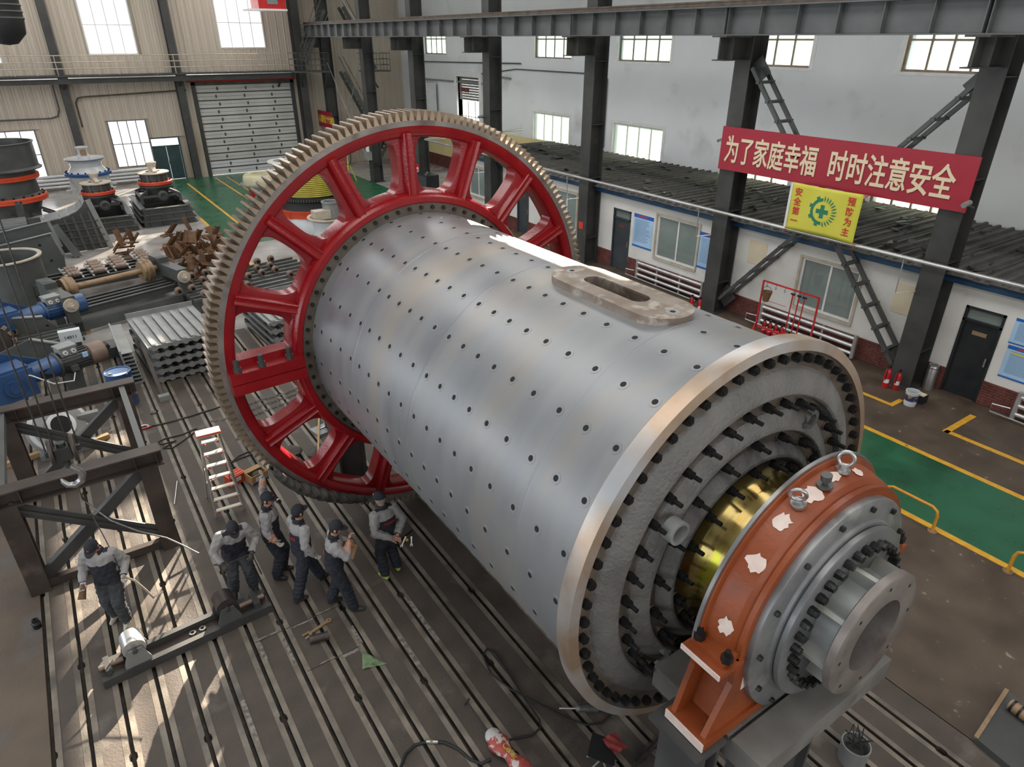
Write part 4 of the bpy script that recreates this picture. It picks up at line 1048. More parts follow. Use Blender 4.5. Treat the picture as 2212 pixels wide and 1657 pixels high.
# ================================================================== machines on the left side of the hall
def ring_bolts(m, c, r, z, n, s=.035):
    for k in range(n):
        a = 2 * math.pi * k / n
        m.cyl((c[0] + r * math.cos(a), c[1] + r * math.sin(a), z), (c[0] + r * math.cos(a), c[1] + r * math.sin(a), z + s * 1.6), s, n=6)
    return m
def loose_bolts(parent, c, r, z, n, s=.035):
    me = MB().cyl((0, 0, 0), (0, 0, s * 1.6), s, n=6).mesh('ring_bolt'); me.materials.append(M['bolt'])
    for k in range(n):
        a = 2 * math.pi * k / n
        o = link('ring_bolt', me, None, parent); o.location = (c[0] + r * math.cos(a), c[1] + r * math.sin(a), z)
def frame_stack(cx, cy, w, d, zs, parent_label):
    """shipping frames welded from channel, one on top of the other"""
    for i, (z0, z1, sx, lab) in enumerate(zs):
        f = empty('shipping_pallet', (cx, cy, z0), lab, 'pallet', group=parent_label)
        hw, hd = w / 2 * sx, d / 2 * sx
        for a, b in (((-hw, -hd), (hw, -hd)), ((hw, -hd), (hw, hd)), ((hw, hd), (-hw, hd)), ((-hw, hd), (-hw, -hd))):
            put('frame_side', MB().ibeam((cx + a[0], cy + a[1], (z0 + z1) / 2), (cx + b[0], cy + b[1], (z0 + z1) / 2), z1 - z0, .26, .025), M['grey_paint'], f)
        for k in range(4):
            x = cx - hw + (k + .5) * hw / 2
            put('frame_rib', MB().box((x - .012, cy - hd - .12, z0 + .02), (x + .012, cy - hd - .008, z1 - .02)), M['grey_paint'], f)

def dark_crusher(cx, cy, z0, s, lab):
    c = empty('cone_crusher', (cx, cy, z0), lab, 'cone crusher')
    O = (cx, cy, z0)
    hw = .92 * s
    for a, b in (((-hw, -hw), (hw, -hw)), ((hw, -hw), (hw, hw)), ((hw, hw), (-hw, hw)), ((-hw, hw), (-hw, -hw))):
        put('deck_beam', MB().bar((cx + a[0], cy + a[1], z0 + .34 * s), (cx + b[0], cy + b[1], z0 + .34 * s), .14 * s, .1 * s), M['grey_dark'], c)
    for sx in (-1, 1):
        for sy in (-1, 1):
            put('leg', MB().box((cx + sx * hw - .07 * s, cy + sy * hw - .07 * s, z0), (cx + sx * hw + .07 * s, cy + sy * hw + .07 * s, z0 + .4 * s)), M['grey_dark'], c)
            put('deck_arm', MB().bar((cx + sx * hw, cy + sy * hw, z0 + .38 * s), (cx + sx * .45 * s, cy + sy * .45 * s, z0 + .62 * s), .09 * s, .14 * s), M['grey_dark'], c)
    put('lower_body', MB().lathe([(.42 * s, .05 * s), (.5 * s, .3 * s), (.62 * s, .5 * s), (.74 * s, .66 * s), (.80 * s, .72 * s), (.80 * s, .80 * s), (.70 * s, .86 * s)], O, 'Z', 40), M['grey_dark'], c, 35)
    put('clamp_ring', MB().lathe([(.70 * s, .84 * s), (.84 * s, .84 * s), (.85 * s, .88 * s), (.85 * s, .99 * s), (.83 * s, 1.01 * s), (.66 * s, 1.01 * s)], O, 'Z', 48), M['orange_red'], c, 35)
    loose_bolts(c, (cx, cy), .76 * s, z0 + 1.01 * s, 16, .035 * s)
    put('upper_bowl', MB().lathe([(.66 * s, 1.0 * s), (.66 * s, 1.36 * s), (.70 * s, 1.40 * s)], O, 'Z', 40), M['grey_dark'], c, 35)
    for k in range(8):
        a = k * math.pi / 4 + .2
        put('bowl_rib', MB().bar((cx + .68 * s * math.cos(a), cy + .68 * s * math.sin(a), z0 + 1.02 * s), (cx + .68 * s * math.cos(a), cy + .68 * s * math.sin(a), z0 + 1.38 * s), .1 * s, .04 * s, (math.cos(a), math.sin(a), 0)), M['grey_paint'], c)
    put('top_plate', MB().lathe([(.74 * s, 1.38 * s), (.78 * s, 1.40 * s), (.78 * s, 1.44 * s), (.36 * s, 1.47 * s), (.34 * s, 1.30 * s)], O, 'Z', 44), M['dust_cream'], c, 35)
    put('feed_cone', MB().lathe([(.34 * s, 1.3 * s), (.2 * s, 1.5 * s), (.17 * s, 1.62 * s), (.22 * s, 1.78 * s), (.27 * s, 1.90 * s), (.26 * s, 1.93 * s), (.0, 1.95 * s)], O, 'Z', 32), M['dust_cream'], c, 35)
    for sy in (-1, 1): put('spider_arm', MB().bar((cx, cy + sy * .12 * s, z0 + 1.66 * s), (cx + .05, cy + sy * .55 * s, z0 + 1.46 * s), .2 * s, .16 * s), M['dust_cream'], c)
    put('drive_box', MB().cyl((cx + .12 * s, cy - .45 * s, z0 + .42 * s), (cx + .12 * s, cy - .95 * s, z0 + .34 * s), .2 * s, .17 * s, 20), M['grey_dark'], c, 35)
    pl = put('drive_pulley', MB().lathe([(.1 * s, .06), (.24 * s, .06), (.26 * s, .04), (.26 * s, -.06), (.22 * s, -.08), (.12 * s, -.08), (.08 * s, -.03), (.001, -.03)], (cx + .12 * s, cy - 1.0 * s, z0 + .34 * s), 'Y', 28), M['grey_dark'], c, 35)
    return c
frame_stack(4.5, 38.0, 2.15, 4.0, [(0.0, .27, 1.04, 'bottom steel frame under the dark crusher nearest the shutter'), (.27, .56, 1.0, 'middle steel frame under the dark crusher nearest the shutter'), (.56, .82, .96, 'top steel frame under the dark crusher nearest the shutter')], 'stacked frames under the dark crusher nearest the shutter')
dark_crusher(4.5, 38.15, .82, .93, 'dark grey cone crusher with orange ring nearest the roller shutter')
frame_stack(2.0, 37.6, 1.9, 3.7, [(0.0, .25, 1.04, 'bottom steel frame under the dark crusher by the white one'), (.25, .5, 1.0, 'middle steel frame under the dark crusher by the white one'), (.5, .7, .96, 'top steel frame under the dark crusher by the white one')], 'stacked frames under the dark crusher by the white one')
dark_crusher(1.95, 38.0, .70, .86, 'dark grey cone crusher with orange ring in front of the white crusher')

# white crusher with blue ring
c = empty('cone_crusher', (2.0, 43, 0), 'white cone crusher with a blue ring under the end wall', 'cone crusher'); O = (2.0, 43, 0)
put('base_body', MB().lathe([(.7, 0), (.72, .5), (.78, .9), (.95, 1.45), (1.0, 1.58)], O, 'Z', 44), M['white_enamel'], c, 35)
put('blue_ring', MB().lathe([(.95, 1.55), (1.08, 1.57), (1.10, 1.60), (1.10, 1.70), (1.07, 1.73), (.9, 1.73)], O, 'Z', 48), M['blue_ring'], c, 35)
loose_bolts(c, (2.0, 43), 1.0, 1.73, 18, .04)
put('upper_body', MB().lathe([(.98, 1.72), (.90, 1.78), (.74, 2.0), (.74, 2.2), (.84, 2.32), (.92, 2.36), (.92, 2.42), (.84, 2.40), (.55, 2.30), (.3, 2.3)], O, 'Z', 44), M['white_enamel'], c, 35)
put('rim_stripe', MB().lathe([(.85, 2.325), (.925, 2.355), (.928, 2.38)], O, 'Z', 44), M['blue_ring'], c)
put('feed_pot', MB().lathe([(.30, 2.3), (.30, 2.55), (.22, 2.62), (.22, 2.82), (.30, 2.92), (.30, 2.97), (.24, 2.96), (.18, 2.85)], O, 'Z', 32), M['white_enamel'], c, 35)
put('feed_window', MB().box((1.88, 42.66, 2.58), (2.16, 42.76, 2.82)), M['rust_pale'], c)
for k in range(6):
    a = k * math.pi / 3 + .4
    put('side_rib', MB().bar((2.0 + 1.05 * math.cos(a), 43 + 1.05 * math.sin(a), .6), (2.0 + .95 * math.cos(a), 43 + .95 * math.sin(a), 1.5), .1, .1), M['white_enamel'], c)
    put('lug_arm', MB().bar((2.0 + .8 * math.cos(a), 43 + .8 * math.sin(a), .95), (2.0 + 1.3 * math.cos(a), 43 + 1.3 * math.sin(a), .9), .16, .08), M['white_enamel'], c)
# big dark hopper crusher at the frame edge
HX, HY = -1.55, 38.5
c = empty('hopper_crusher', (HX, HY, 0), 'large dark hopper crusher with two orange rings at the frame edge', 'cone crusher'); O = (HX, HY, 0)
put('base_body', MB().lathe([(1.0, 0), (1.05, .8), (1.2, 1.2), (1.3, 1.45)], O, 'Z', 44), M['grey_dark'], c, 35)
for z0, z1, r in ((1.42, 1.66, 1.52), (2.36, 2.58, 1.42)):
    put('orange_ring', MB().lathe([(r - .25, z0), (r - .03, z0), (r, z0 + .03), (r, (z0 + z1) / 2 - .01), (r - .02, (z0 + z1) / 2), (r, (z0 + z1) / 2 + .01), (r, z1 - .03), (r - .03, z1), (r - .3, z1)], O, 'Z', 56), M['orange_red'], c, 35)
loose_bolts(c, (HX, HY), 1.4, 1.66, 22, .045)
put('middle_body', MB().lathe([(1.36, 1.66), (1.26, 1.75), (1.22, 2.36)], O, 'Z', 44), M['grey_dark'], c, 35)
put('collar', MB().lathe([(1.3, 2.58), (1.3, 2.72)], O, 'Z', 44), M['grey_dark'], c, 35)
put('hopper_drum', MB().lathe([(1.3, 2.70), (1.62, 2.78), (1.63, 2.82), (1.52, 2.9), (1.52, 3.86), (1.57, 3.88), (1.57, 3.92), (1.47, 3.92), (1.47, 3.0)], O, 'Z', 56), M['grey_dark'], c, 35)
for k in range(5):
    a = -1.6 + k * .7
    put('side_lug', MB().bar((HX + 1.15 * math.cos(a), HY + 1.15 * math.sin(a), .9), (HX + 1.75 * math.cos(a), HY + 1.75 * math.sin(a), .55), .18, .1), M['grey_dark'], c)
# ribbed feeder chute with its curved liner deck
c = empty('feeder_chute', (.7, 33, 0), 'grey ribbed chute panel with a curved liner deck', 'chute')
curve = [(-1.0, 1.28), (-.45, 1.35), (.1, 1.43), (.45, 1.52), (.75, 1.64), (.98, 1.82), (1.12, 2.02)]
panel = [(-.35, .02), (1.62, .02)] + [(1.26, 2.05)] + curve[::-1][:-1] + [(-.6, 1.0)]
TW = Matrix.Translation((0, 33, 0))
pn = put('ribbed_panel', MB().prism(panel, TW, .05, .09), M['grey_dark'], c)
for k, z in enumerate((.32, .62, .92, 1.22)): put('panel_rib', MB().bar((-.5 + .04 * k, 33.0, z), (1.58 - .05 * k * 1.1, 33.0, z), .1, .03, (0, 0, 1)), M['grey_paint'], pn)
for k in range(6): put('panel_rib', MB().bar((-.2 + .3 * k, 33.0, .05), (-.35 + .3 * k, 33.0, 1.2 + .09 * k), .1, .03, (0, 1, 0)), M['grey_paint'], pn)
put('panel_edge', MB().bar((1.63, 33.02, .0), (1.25, 33.02, 2.07), .2, .05, (0, 1, 0)), M['grey_light'], c)
for a, b in zip(curve, curve[1:]):
    put('liner_plate', MB().add([(a[0] + .01, 33.05, a[1]), (b[0] - .005, 33.05, b[1]), (b[0] - .005, 33.9, b[1] + .12), (a[0] + .01, 33.9, a[1] + .12), (a[0] + .01, 33.05, a[1] + .03), (b[0] - .005, 33.05, b[1] + .03), (b[0] - .005, 33.9, b[1] + .15), (a[0] + .01, 33.9, a[1] + .15)], [(0, 3, 2, 1), (4, 5, 6, 7), (0, 1, 5, 4), (1, 2, 6, 5), (2, 3, 7, 6), (3, 0, 4, 7)]), M['grey_light'], c)
put('chute_leg', MB().box((-.3, 33.3, 0), (-.15, 33.5, 1.35)), M['grey_dark'], c); put('chute_leg', MB().box((1.0, 33.3, 0), (1.15, 33.5, 1.5)), M['grey_dark'], c)
# grizzly bars and I-beam offcuts left of it
c = empty('grizzly_screen', (-2.2, 34, 0), 'grey bar screen lying left of the ribbed chute', 'bar screen')
for k in range(5): put('screen_bar', MB().box((-4.5, 33.3 + k * .18, 1.22 + k * .03), (-1.05, 33.38 + k * .18, 1.34 + k * .03)), M['grey_light'], c)
put('screen_frame', MB().box((-4.5, 33.0, .65), (-1.0, 33.2, 1.2)), M['grey_paint'], c)
for x in (-3.9, -1.2): put('screen_leg', MB().box((x, 33.2, 0), (x + .15, 34.1, 1.2)), M['grey_dark'], c)
put('screen_bracket', MB().box((-.98, 32.75, 1.0), (-.55, 33.0, 1.62)), M['grey_dark'], c)
for p, q, lab in (((-1.35, 35.3, .0), (-1.15, 34.9, 1.9), 'short I-beam offcut standing behind the bar screen'), ((.35, 32.2, 0), (-.15, 32.7, 1.25), 'short I-beam offcut leaning on the ribbed chute')):
    single('beam_offcut', MB().ibeam(p, q, .3, .26, .03, (0, 1, 0)), M['grey_paint'], lab, 'beam')
# screen box and round tub
c = empty('screen_box', (-1.3, 29.3, 0), 'grey vibrating screen box with a flanged rim', 'screen box')
for y0, y1, zz in ((29.0, 29.06, 1.78), (30.3, 30.36, 1.95)):
    s = put('side_plate', MB().prism([(-3.6, .25), (-.2, .25), (-.12, .95), (-.3, zz), (-3.6, zz - .45)], Matrix.Identity(4), y0, y1), M['grey_paint'], c)
    put('rim_flange', MB().bar((-3.6, y0, zz - .45), (-.3, y0, zz), .1, .03), M['grey_light'], s)
    put('rim_flange', MB().bar((-.3, y0, zz), (-.12, y0, .95), .1, .03, (0, 1, 0)), M['grey_light'], s)
    for x, z in ((-.75, 1.4), (-1.6, 1.0), (-.55, .8), (-1.1, .6)): put('plate_hole', MB().cyl((x, y0 + .002, z), (x, y0 - .004, z), .05, n=10), M['black_hole'], s)
for k in range(3): put('cross_tube', MB().cyl((-.5 - k * 1.1, 29.06, .6), (-.5 - k * 1.1, 30.3, .6), .12, n=12), M['grey_dark'], c, 35)
put('front_web', MB().box((-.32, 29.06, .25), (-.2, 30.3, .5)).box((-.32, 29.06, 1.0), (-.26, 30.3, 1.2)), M['grey_light'], c)
put('skid', MB().box((-3.6, 29.1, 0), (-.3, 29.4, .25)), M['grey_dark'], c); put('skid', MB().box((-3.6, 29.9, 0), (-.3, 30.2, .25)), M['grey_dark'], c)
c = empty('round_tub', (-1.75, 26, 0), 'open grey round tub with a pale rim at the frame edge', 'tub'); O = (-1.75, 26, 0)
put('tub_wall', MB().lathe([(1.0, 0), (1.0, 1.86), (.97, 1.86), (.96, .05), (0.001, .05)], O, 'Z', 56), M['grey_paint'], c, 35)
put('tub_rim', MB().lathe([(.99, 1.82), (1.07, 1.84), (1.07, 1.88), (.95, 1.88), (.95, 1.84)], O, 'Z', 56), M['dust_cream'], c, 35)
h = put('tub_hatch', MB().lathe([(1.004, .55), (1.02, .56), (1.02, 1.04), (1.004, 1.05)], O, 'Z', 8, a0=-.95, a1=-.42), M['grey_paint'], c, 35)
put('hatch_handle', MB().cyl((-1.75 + 1.02 * math.cos(-.93), 26 + 1.02 * math.sin(-.93), .75), (-1.75 + 1.1 * math.cos(-.93), 26 + 1.1 * math.sin(-.93), .75), .04, n=8), M['grey_dark'], h)

# apron feeder chassis: two posts, shaft with two wheels, long beams
ch = empty('feeder_chassis', (1.05, 24.1, 0), 'grey feeder chassis with a rusty shaft and two wheels', 'chassis', rz=math.radians(17))
def lp(nm, mb, mt, sm=None, par=None): return put(nm, mb, mt, par or ch, sm, world=False)
for sx in (-1, 1):
    po = lp('side_post', MB().box((sx * 1.72 - .17, -.95, 0), (sx * 1.72 + .17, -.80, 1.25)).box((sx * 1.72 - .17, .25, .35), (sx * 1.72 + .17, .95, 1.42)).box((sx * 1.72 - .17, -.80, .85), (sx * 1.72 + .17, .25, 1.25)), M['grey_paint'])
    lp('post_window', MB().box((sx * 1.72 - .12, .35, 1.425), (sx * 1.72 + .12, .55, 1.43)), M['grey_dark'], None, po)
    lp('hub_plate', MB().cyl((sx * 1.72, -.95, 1.0), (sx * 1.72, -1.03, 1.0), .2, n=24), M['dust_cream'], 35, po)
    lp('hub_nut', MB().cyl((sx * 1.72, -1.03, 1.0), (sx * 1.72, -1.1, 1.0), .1, n=6).cyl((sx * 1.72, -1.1, 1.0), (sx * 1.72, -1.22, 1.0), .05, n=12), M['dust_cream'], 35, po)
    lp('shaft_wheel', MB().lathe([(.1, -.17), (.33, -.17), (.34, -.07), (.38, -.06), (.38, .06), (.34, .07), (.33, .17), (.1, .17)], (sx * 1.2, .55, 1.05), 'X', 40), M['rust_pale'], 35)
lp('shaft', MB().cyl((-1.55, .55, 1.05), (1.55, .55, 1.05), .095, n=20), M['rust_pale'], 35)
for k in range(4): lp('long_beam', MB().ibeam((-1.55, -.62 + k * .30, .62), (1.55, -.62 + k * .30, .62), .22, .13, .022), M['grey_dark'])
lp('cross_bar', MB().box((-1.85, -.95, .12), (1.85, -.78, .42)), M['grey_paint']); lp('cross_bar', MB().box((-1.85, .8, .12), (1.85, .95, .42)), M['grey_paint'])
for k in range(3): lp('chassis_foot', MB().box((-1.6 + k * 1.5, -.9, 0), (-1.4 + k * 1.5, -.6, .12)), M['wood'])
# rails behind it with banks of brown rollers
rl = empty('roller_rails', (1.2, 27.2, 0), 'dark long rails behind the rusty wheel shaft', 'rails', rz=math.radians(9))
for k in range(5): put('rail_bar', MB().ibeam((-2.0, -.9 + k * .4, .55), (1.75, -.9 + k * .4, .55), .22, .14, .02), M['grey_dark'], rl, None, False)
for x in (-1.9, 1.6): put('rail_sleeper', MB().box((x - .15, -1.1, 0), (x + .15, 1.0, .44)), M['steel_brown'], rl, None, False)
for i, (x, y, n, tall, seg) in enumerate(((-.05, 27.0, 3, .2, 3), (.72, 27.05, 4, .17, 1), (1.42, 27.25, 4, .17, 1), (2.28, 27.65, 4, .19, 3))):
    g = empty('roller_bank', (x, y, .66), ('bank of three segmented brown rollers left end of the rails', 'bank of brown rollers second from the left on the rails', 'bank of brown rollers third from the left on the rails', 'bank of sunlit segmented rollers right end of the rails')[i], 'roller bank', group='roller banks on the long rails', rz=math.radians(9))
    for sx in (-1, 1): put('bank_rail', MB().bar((sx * .23, -.5, .02), (sx * .23, .75, .14), .05, .06), M['chrome_pipe'], g, None, False)
    for k in range(n):
        yy, zz = -.25 + k * .24, .12 + k * .04
        w = .17
        for q in range(seg): put('roller_drum', MB().cyl((-w + 2 * w * q / seg + .004, yy, zz), (-w + 2 * w * (q + 1) / seg - .004, yy, zz), .105 if q != 1 or seg == 1 else .112, n=16), M['roller_brown'], g, 35, False)
        for sx in (-1, 1): put('roller_end', MB().cyl((sx * .17, yy, zz), (sx * .26, yy, zz), .05, n=8), M['dust_cream'], g, 35, False)
# small track rollers set out on bars
tr = empty('track_roller', (0, 0, 0))
put('wheel', MB().lathe([(.05, -.09), (.105, -.09), (.11, -.02), (.13, -.01), (.13, .04), (.105, .05), (.1, .09), (.05, .09)], (0, 0, .13), 'Y', 20), M['roller_brown'], tr, 35, False)
put('hub', MB().cyl((0, -.09, .13), (0, -.13, .13), .055, n=12).cyl((0, -.13, .13), (0, -.15, .13), .03, n=8), M['bolt'], tr, 35, False)
put('bracket', MB().box((-.06, .09, 0), (.06, .13, .2)), M['grey_dark'], tr, None, False)
def bars(x0, x1, y0, n, step, z, lab, rz):
    b = empty('bar_rack', ((x0 + x1) / 2, y0, 0), lab, 'bar rack', rz=math.radians(rz)); L = (x1 - x0) / 2
    for k in range(n): put('rack_bar', MB().box((-L, k * step - .04, z - .1), (L, k * step + .04, z)), M['grey_paint'], b, None, False)
    for sx in (-.8, .8): put('rack_leg', MB().box((sx * L - .06, -.05, 0), (sx * L + .06, (n - 1) * step + .05, z - .1)), M['grey_dark'], b, None, False)
    return b
r1 = bars(-1.9, -.2, 20.95, 6, .27, .55, 'low bar rack of small rollers left of the feeder chassis', 8)
r2 = bars(2.95, 4.7, 22.6, 7, .33, .55, 'low bar rack of small rollers beside the gear rim', 8)
r3 = bars(4.95, 7.6, 22.3, 9, .4, .5, 'low bar rack of small rollers seen through the gear', 8)
first = True
def roller_at(px, py, z, lab, grp):
    global first
    o = tr if first else copy_tree(tr)
    first = False
    p = at(px, py, z=z + .1)
    o.matrix_basis = Matrix.Translation((p.x, p.y, z)) @ Matrix.Rotation(math.radians(8), 4, 'Z')
    tag(o, lab, 'roller', grp)
a4 = lambda x, y: (x / 7.889, 640 + y / 7.889)
for x, y in ((240, 510), (520, 440), (380, 340), (660, 270), (920, 200), (800, 380), (800, 490), (230, 610)): roller_at(*a4(x, y), .55, 'small brown grooved roller on the rack left of the feeder chassis', 'small rollers left of the feeder chassis')
a5 = lambda x, y: (x / 3.945, 400 + y / 3.945)
for x, y in ((1515, 800), (1635, 780), (1750, 755), (1610, 840), (1730, 815), (1640, 885), (1765, 860), (1525, 910), (1745, 930)): roller_at(*a5(x, y), .55, 'small brown grooved roller on the rack beside the gear rim', 'small rollers beside the gear rim')
a6 = lambda x, y: (440 + x / 6.9, 540 + y / 6.9)
for x, y in ((630, 230), (800, 180), (1000, 140), (600, 330), (800, 280), (990, 240), (670, 400), (870, 350), (1070, 300), (660, 530), (1290, 370)): roller_at(*a6(x, y), .5, 'small brown grooved roller seen through the gear spokes', 'small rollers seen through the gear spokes')

# stacks of ribbed pan trays
def tray_mesh():
    b = MB().box((-.88, -1.32, 0), (.88, 1.32, .03)).box((-.88, -1.34, .0), (.88, -1.31, .09)).box((-.88, 1.31, 0), (.88, 1.34, .16))
    r = MB()
    r.box((-.035, -1.2, .03), (.035, 1.15, .07)).box((-.055, -1.2, .07), (.055, 1.0, .09))
    return b.mesh('tray_pan'), r.mesh('tray_rib')
tp, trb = tray_mesh(); tp.materials.append(M['grey_light']); trb.materials.append(M['grey_light'])
scal = MB()
for k in range(7): scal.cyl((-.75 + k * .25, -1.36, .05), (-.75 + k * .25, -1.33, .05), .11, n=10)
scm = scal.mesh('wavy_edge'); scm.materials.append(M['grey_paint'])
def tray(x, y, z, rz, lab, grp):
    t = empty('pan_tray', (x, y, z), lab, 'tray', grp, rz=rz)
    link('tray_pan', tp, None, t, False)
    for k in range(7):
        o = link('tray_rib', trb, None, t, False); o.location = (-.72 + k * .24, 0, 0)
    for k in range(7):
        put('wavy_edge', MB().cyl((-.75 + k * .25, -1.37, .05), (-.75 + k * .25, -1.34, .05), .085, n=10), M['grey_light'], t, None, False)
    return t
for k in range(5): tray(1.85 + .03 * (k % 2), 19.35 - .05 * k, .05 + k * .245, math.radians(4), 'topmost ribbed grey tray of the stack beside the gear rim' if k == 4 else 'ribbed grey tray lower in the stack beside the gear rim', 'trays stacked beside the gear rim')
for k in range(4): tray(5.0, 19.6 + .04 * k, .05 + k * .245, math.radians(3), 'topmost ribbed grey tray of the stack seen through the gear' if k == 3 else 'ribbed grey tray lower in the stack seen through the gear', 'trays stacked behind the gear spokes')
for s, (x, y, n) in enumerate(((1.85, 19.3, 4), (5.0, 19.7, 3))):
    for k in range(n):
        for q in range(2):
            single('spacer_block', MB().box((x - .8, y - .8 + q * 1.6, .145 + k * .245), (x + .8, y - .66 + q * 1.6, .285 + k * .245)), M['steel_brown'], ('dark spacer bar between the trays beside the gear rim', 'dark spacer bar between the trays seen through the gear')[s], 'spacer', ('spacers between the trays beside the gear rim', 'spacers between the trays behind the gear')[s])
for k in range(9):
    single('pan_strip', MB().box((.50 - k * .008, 18.3 + .02 * k, .0 + k * .1), (.80 - k * .008, 20.6 + .02 * k, .02 + k * .1)).box((.50 - k * .008, 18.3 + .02 * k, .02 + k * .1), (.54 - k * .008, 20.6 + .02 * k, .1 + k * .1)), M['grey_light'], 'long grey pan strip stacked left of the ribbed trays', 'pan strip', 'pan strips stacked left of the trays')
b = empty('lever_bar', (1.0, 16.9, 0), 'brown steel lever bar with a forked foot leaning on the trays', 'lever bar')
put('bar_shaft', MB().bar((1.05, 17.0, .08), (.95, 17.85, 1.25), .09, .05), M['steel_brown'], b); put('bar_fork', MB().box((.95, 16.85, 0), (1.2, 17.02, .14)), M['grey_light'], b)

# heap of rusted folded plates
M_plate = []
for L_, w in ((.70, .26), (.55, .34), (.62, .22)):
    m = MB(); pf = [(-w / 2, .05), (-w * .32, 0), (w * .32, 0), (w / 2, .05), (w / 2, .064), (w * .32, .014), (-w * .32, .014), (-w / 2, .064)]
    m.prism(pf, Matrix.Identity(4), -L_ / 2, L_ / 2); me = m.mesh('rusty_plate'); me.materials.append(M['rust']); M_plate.append(me)
rnd = random.Random(11)
for k in range(126):
    o = link('rusty_plate', M_plate[k % 3])
    if k < 6: o.location = (4.05, 30.9, .02 + k * .09); o.rotation_euler = (0, 0, 1.2)
    else:
        q = k - 6
        px = 362 + (q * 37) % 121; py = 600 - (q * 53) % 88
        if q % 9 == 0: px, py = 255 + (q * 7) % 60, 548 - q % 24
        p = at(px, py, z=.3)
        o.location = (p.x, p.y, .05 + .34 * (q % 4) * .55)
        tilt = rnd.choice((0, .2, .9, 1.25, -.9)) if q % 4 else rnd.uniform(-.1, .1)
        o.rotation_euler = (tilt, rnd.uniform(-.25, .25), rnd.uniform(0, 3.1))
        o.location.z += abs(math.sin(tilt)) * .28
    tag(o, 'flat rusted plate in the neat small stack' if k < 6 else 'rusted folded plate tossed in the brown heap', 'plate', 'neatly stacked rusted plates' if k < 6 else 'rusted plates in the brown heap')

# gear motors with blue reducers
def gearmotor(x, y, z, rz, lab, blue_motor=False):
    g = empty('gear_motor', (x, y, 0), lab, 'gear motor', rz=rz)
    L_ = lambda nm, mb, mt, sm=None, par=None: put(nm, mb, mt, par or g, sm, False)
    bm__ = M['blue_enamel'] if blue_motor else M['grey_dark']
    body = L_('motor_body', MB().cyl((.05, 0, z), (.78, 0, z), .24, n=28), bm__, 35)
    for k in range(20):
        a = 2 * math.pi * k / 20
        L_('cooling_fin', MB().bar((.1, .25 * math.cos(a), z + .25 * math.sin(a)), (.74, .25 * math.cos(a), z + .25 * math.sin(a)), .014, .05, (0, math.cos(a), math.sin(a))), bm__, None, body)
    L_('fan_cover', MB().lathe([(.0, 1.18), (.2, 1.18), (.285, 1.14), (.285, .78), (.25, .76)], (0, 0, z), 'X', 32), M['roller_brown'] if not blue_motor else bm__, 35)
    tb = L_('terminal_box', MB().box((.12, -.17, z + .2), (.5, .17, z + .40)).box((.10, -.19, z + .40), (.52, .19, z + .44)), M['grey_light'])
    for yy in (-.08, .08): L_('cable_gland', MB().lathe([(.025, 0), (.055, 0), (.055, -.04), (.025, -.04)], (.22 + yy * 1.2 + .1, -.17, z + .3), 'Y', 16, closed=True), M['white_paint'], 35, tb)
    L_('motor_flange', MB().cyl((0, 0, z), (.05, 0, z), .32, n=32), bm__, 35)
    L_('coupling_bell', MB().cyl((-.62, 0, z), (0, 0, z), .23, .27, n=28), M['blue_enamel'], 35)
    L_('bell_window', MB().box((-.45, -.245, z - .12), (-.2, -.2, z + .08)), M['black_hole'])
    gb = L_('gearbox', MB().box((-1.5, -.38, z - .38), (-.62, .38, z + .30)).box((-1.45, -.3, z + .30), (-.66, .3, z + .36)), M['blue_enamel'])
    L_('bearing_boss', MB().cyl((-1.1, -.38, z - .05), (-1.1, -.45, z - .05), .2, n=24).cyl((-1.1, -.45, z - .05), (-1.1, -.5, z - .05), .11, n=20), M['blue_enamel'], 35, gb)
    L_('torque_arm', MB().prism([(-1.6, z - .3), (-.3, z - .1), (-.1, z + .1), (-.9, z + .55), (-1.6, z + .3)], Matrix.Identity(4), .42, .48), M['blue_enamel'])
    for xx in (-1.4, .3): L_('motor_foot', MB().box((xx - .12, -.28, 0), (xx + .12, .28, z - .22)), M['grey_dark'])
    return g
g1 = gearmotor(-.95, 18.62, .82, math.radians(22), 'dark motor with brown fan cover on a blue gearbox near the blue drum')
put('cable', MB().tube([(-1.0, -.2, 1.05), (-.7, -.42, .95), (-.35, -.55, .62), (.1, -.5, .5), (.25, -.32, .62)], .016, 6), M['white_paint'], g1, 40, False)
put('sensor_box', MB().box((.55, -.29, .9), (.67, -.25, 1.02)), M['poster'], g1, None, False)
put('sensor_box', MB().box((.2, -.36, .66), (.36, -.24, .8)), M['grey_paint'], g1, None, False)
gearmotor(-1.05, 22.9, .85, math.radians(20), 'blue motor on a blue gearbox beside the round tub', True)
# control sign plate, guards, sprocket at the frame edge
gd = empty('guard_plate', (-1.2, 21.0, 0), 'grey bent guard plate over the small rollers', 'guard')
put('guard_sheet', MB().prism([(-2.1, .5), (-.75, .5), (-1.05, .95), (-1.75, 1.05), (-2.05, .8)], Matrix.Identity(4), 22.2, 22.26), M['grey_paint'], gd); put('guard_top', MB().bar((-1.75, 22.23, 1.06), (-1.05, 22.23, .96), .14, .03), M['grey_light'], gd)
put('guard_foot', MB().box((-1.9, 22.15, 0), (-1.7, 22.3, .55)), M['grey_dark'], gd); put('guard_foot', MB().box((-1.1, 22.15, 0), (-.9, 22.3, .55)), M['grey_dark'], gd)
gd = empty('guard_plate', (-1.4, 19.9, 0), 'grey guard plate beside the brown fan cover motor', 'guard')
put('guard_sheet', MB().prism([(-2.2, .3), (-.6, .3), (-.75, .75), (-1.4, 1.05), (-2.2, .8)], Matrix.Identity(4), 20.2, 20.26), M['grey_paint'], gd); put('guard_top', MB().bar((-1.4, 20.23, 1.06), (-.75, 20.23, .77), .16, .03), M['grey_light'], gd)
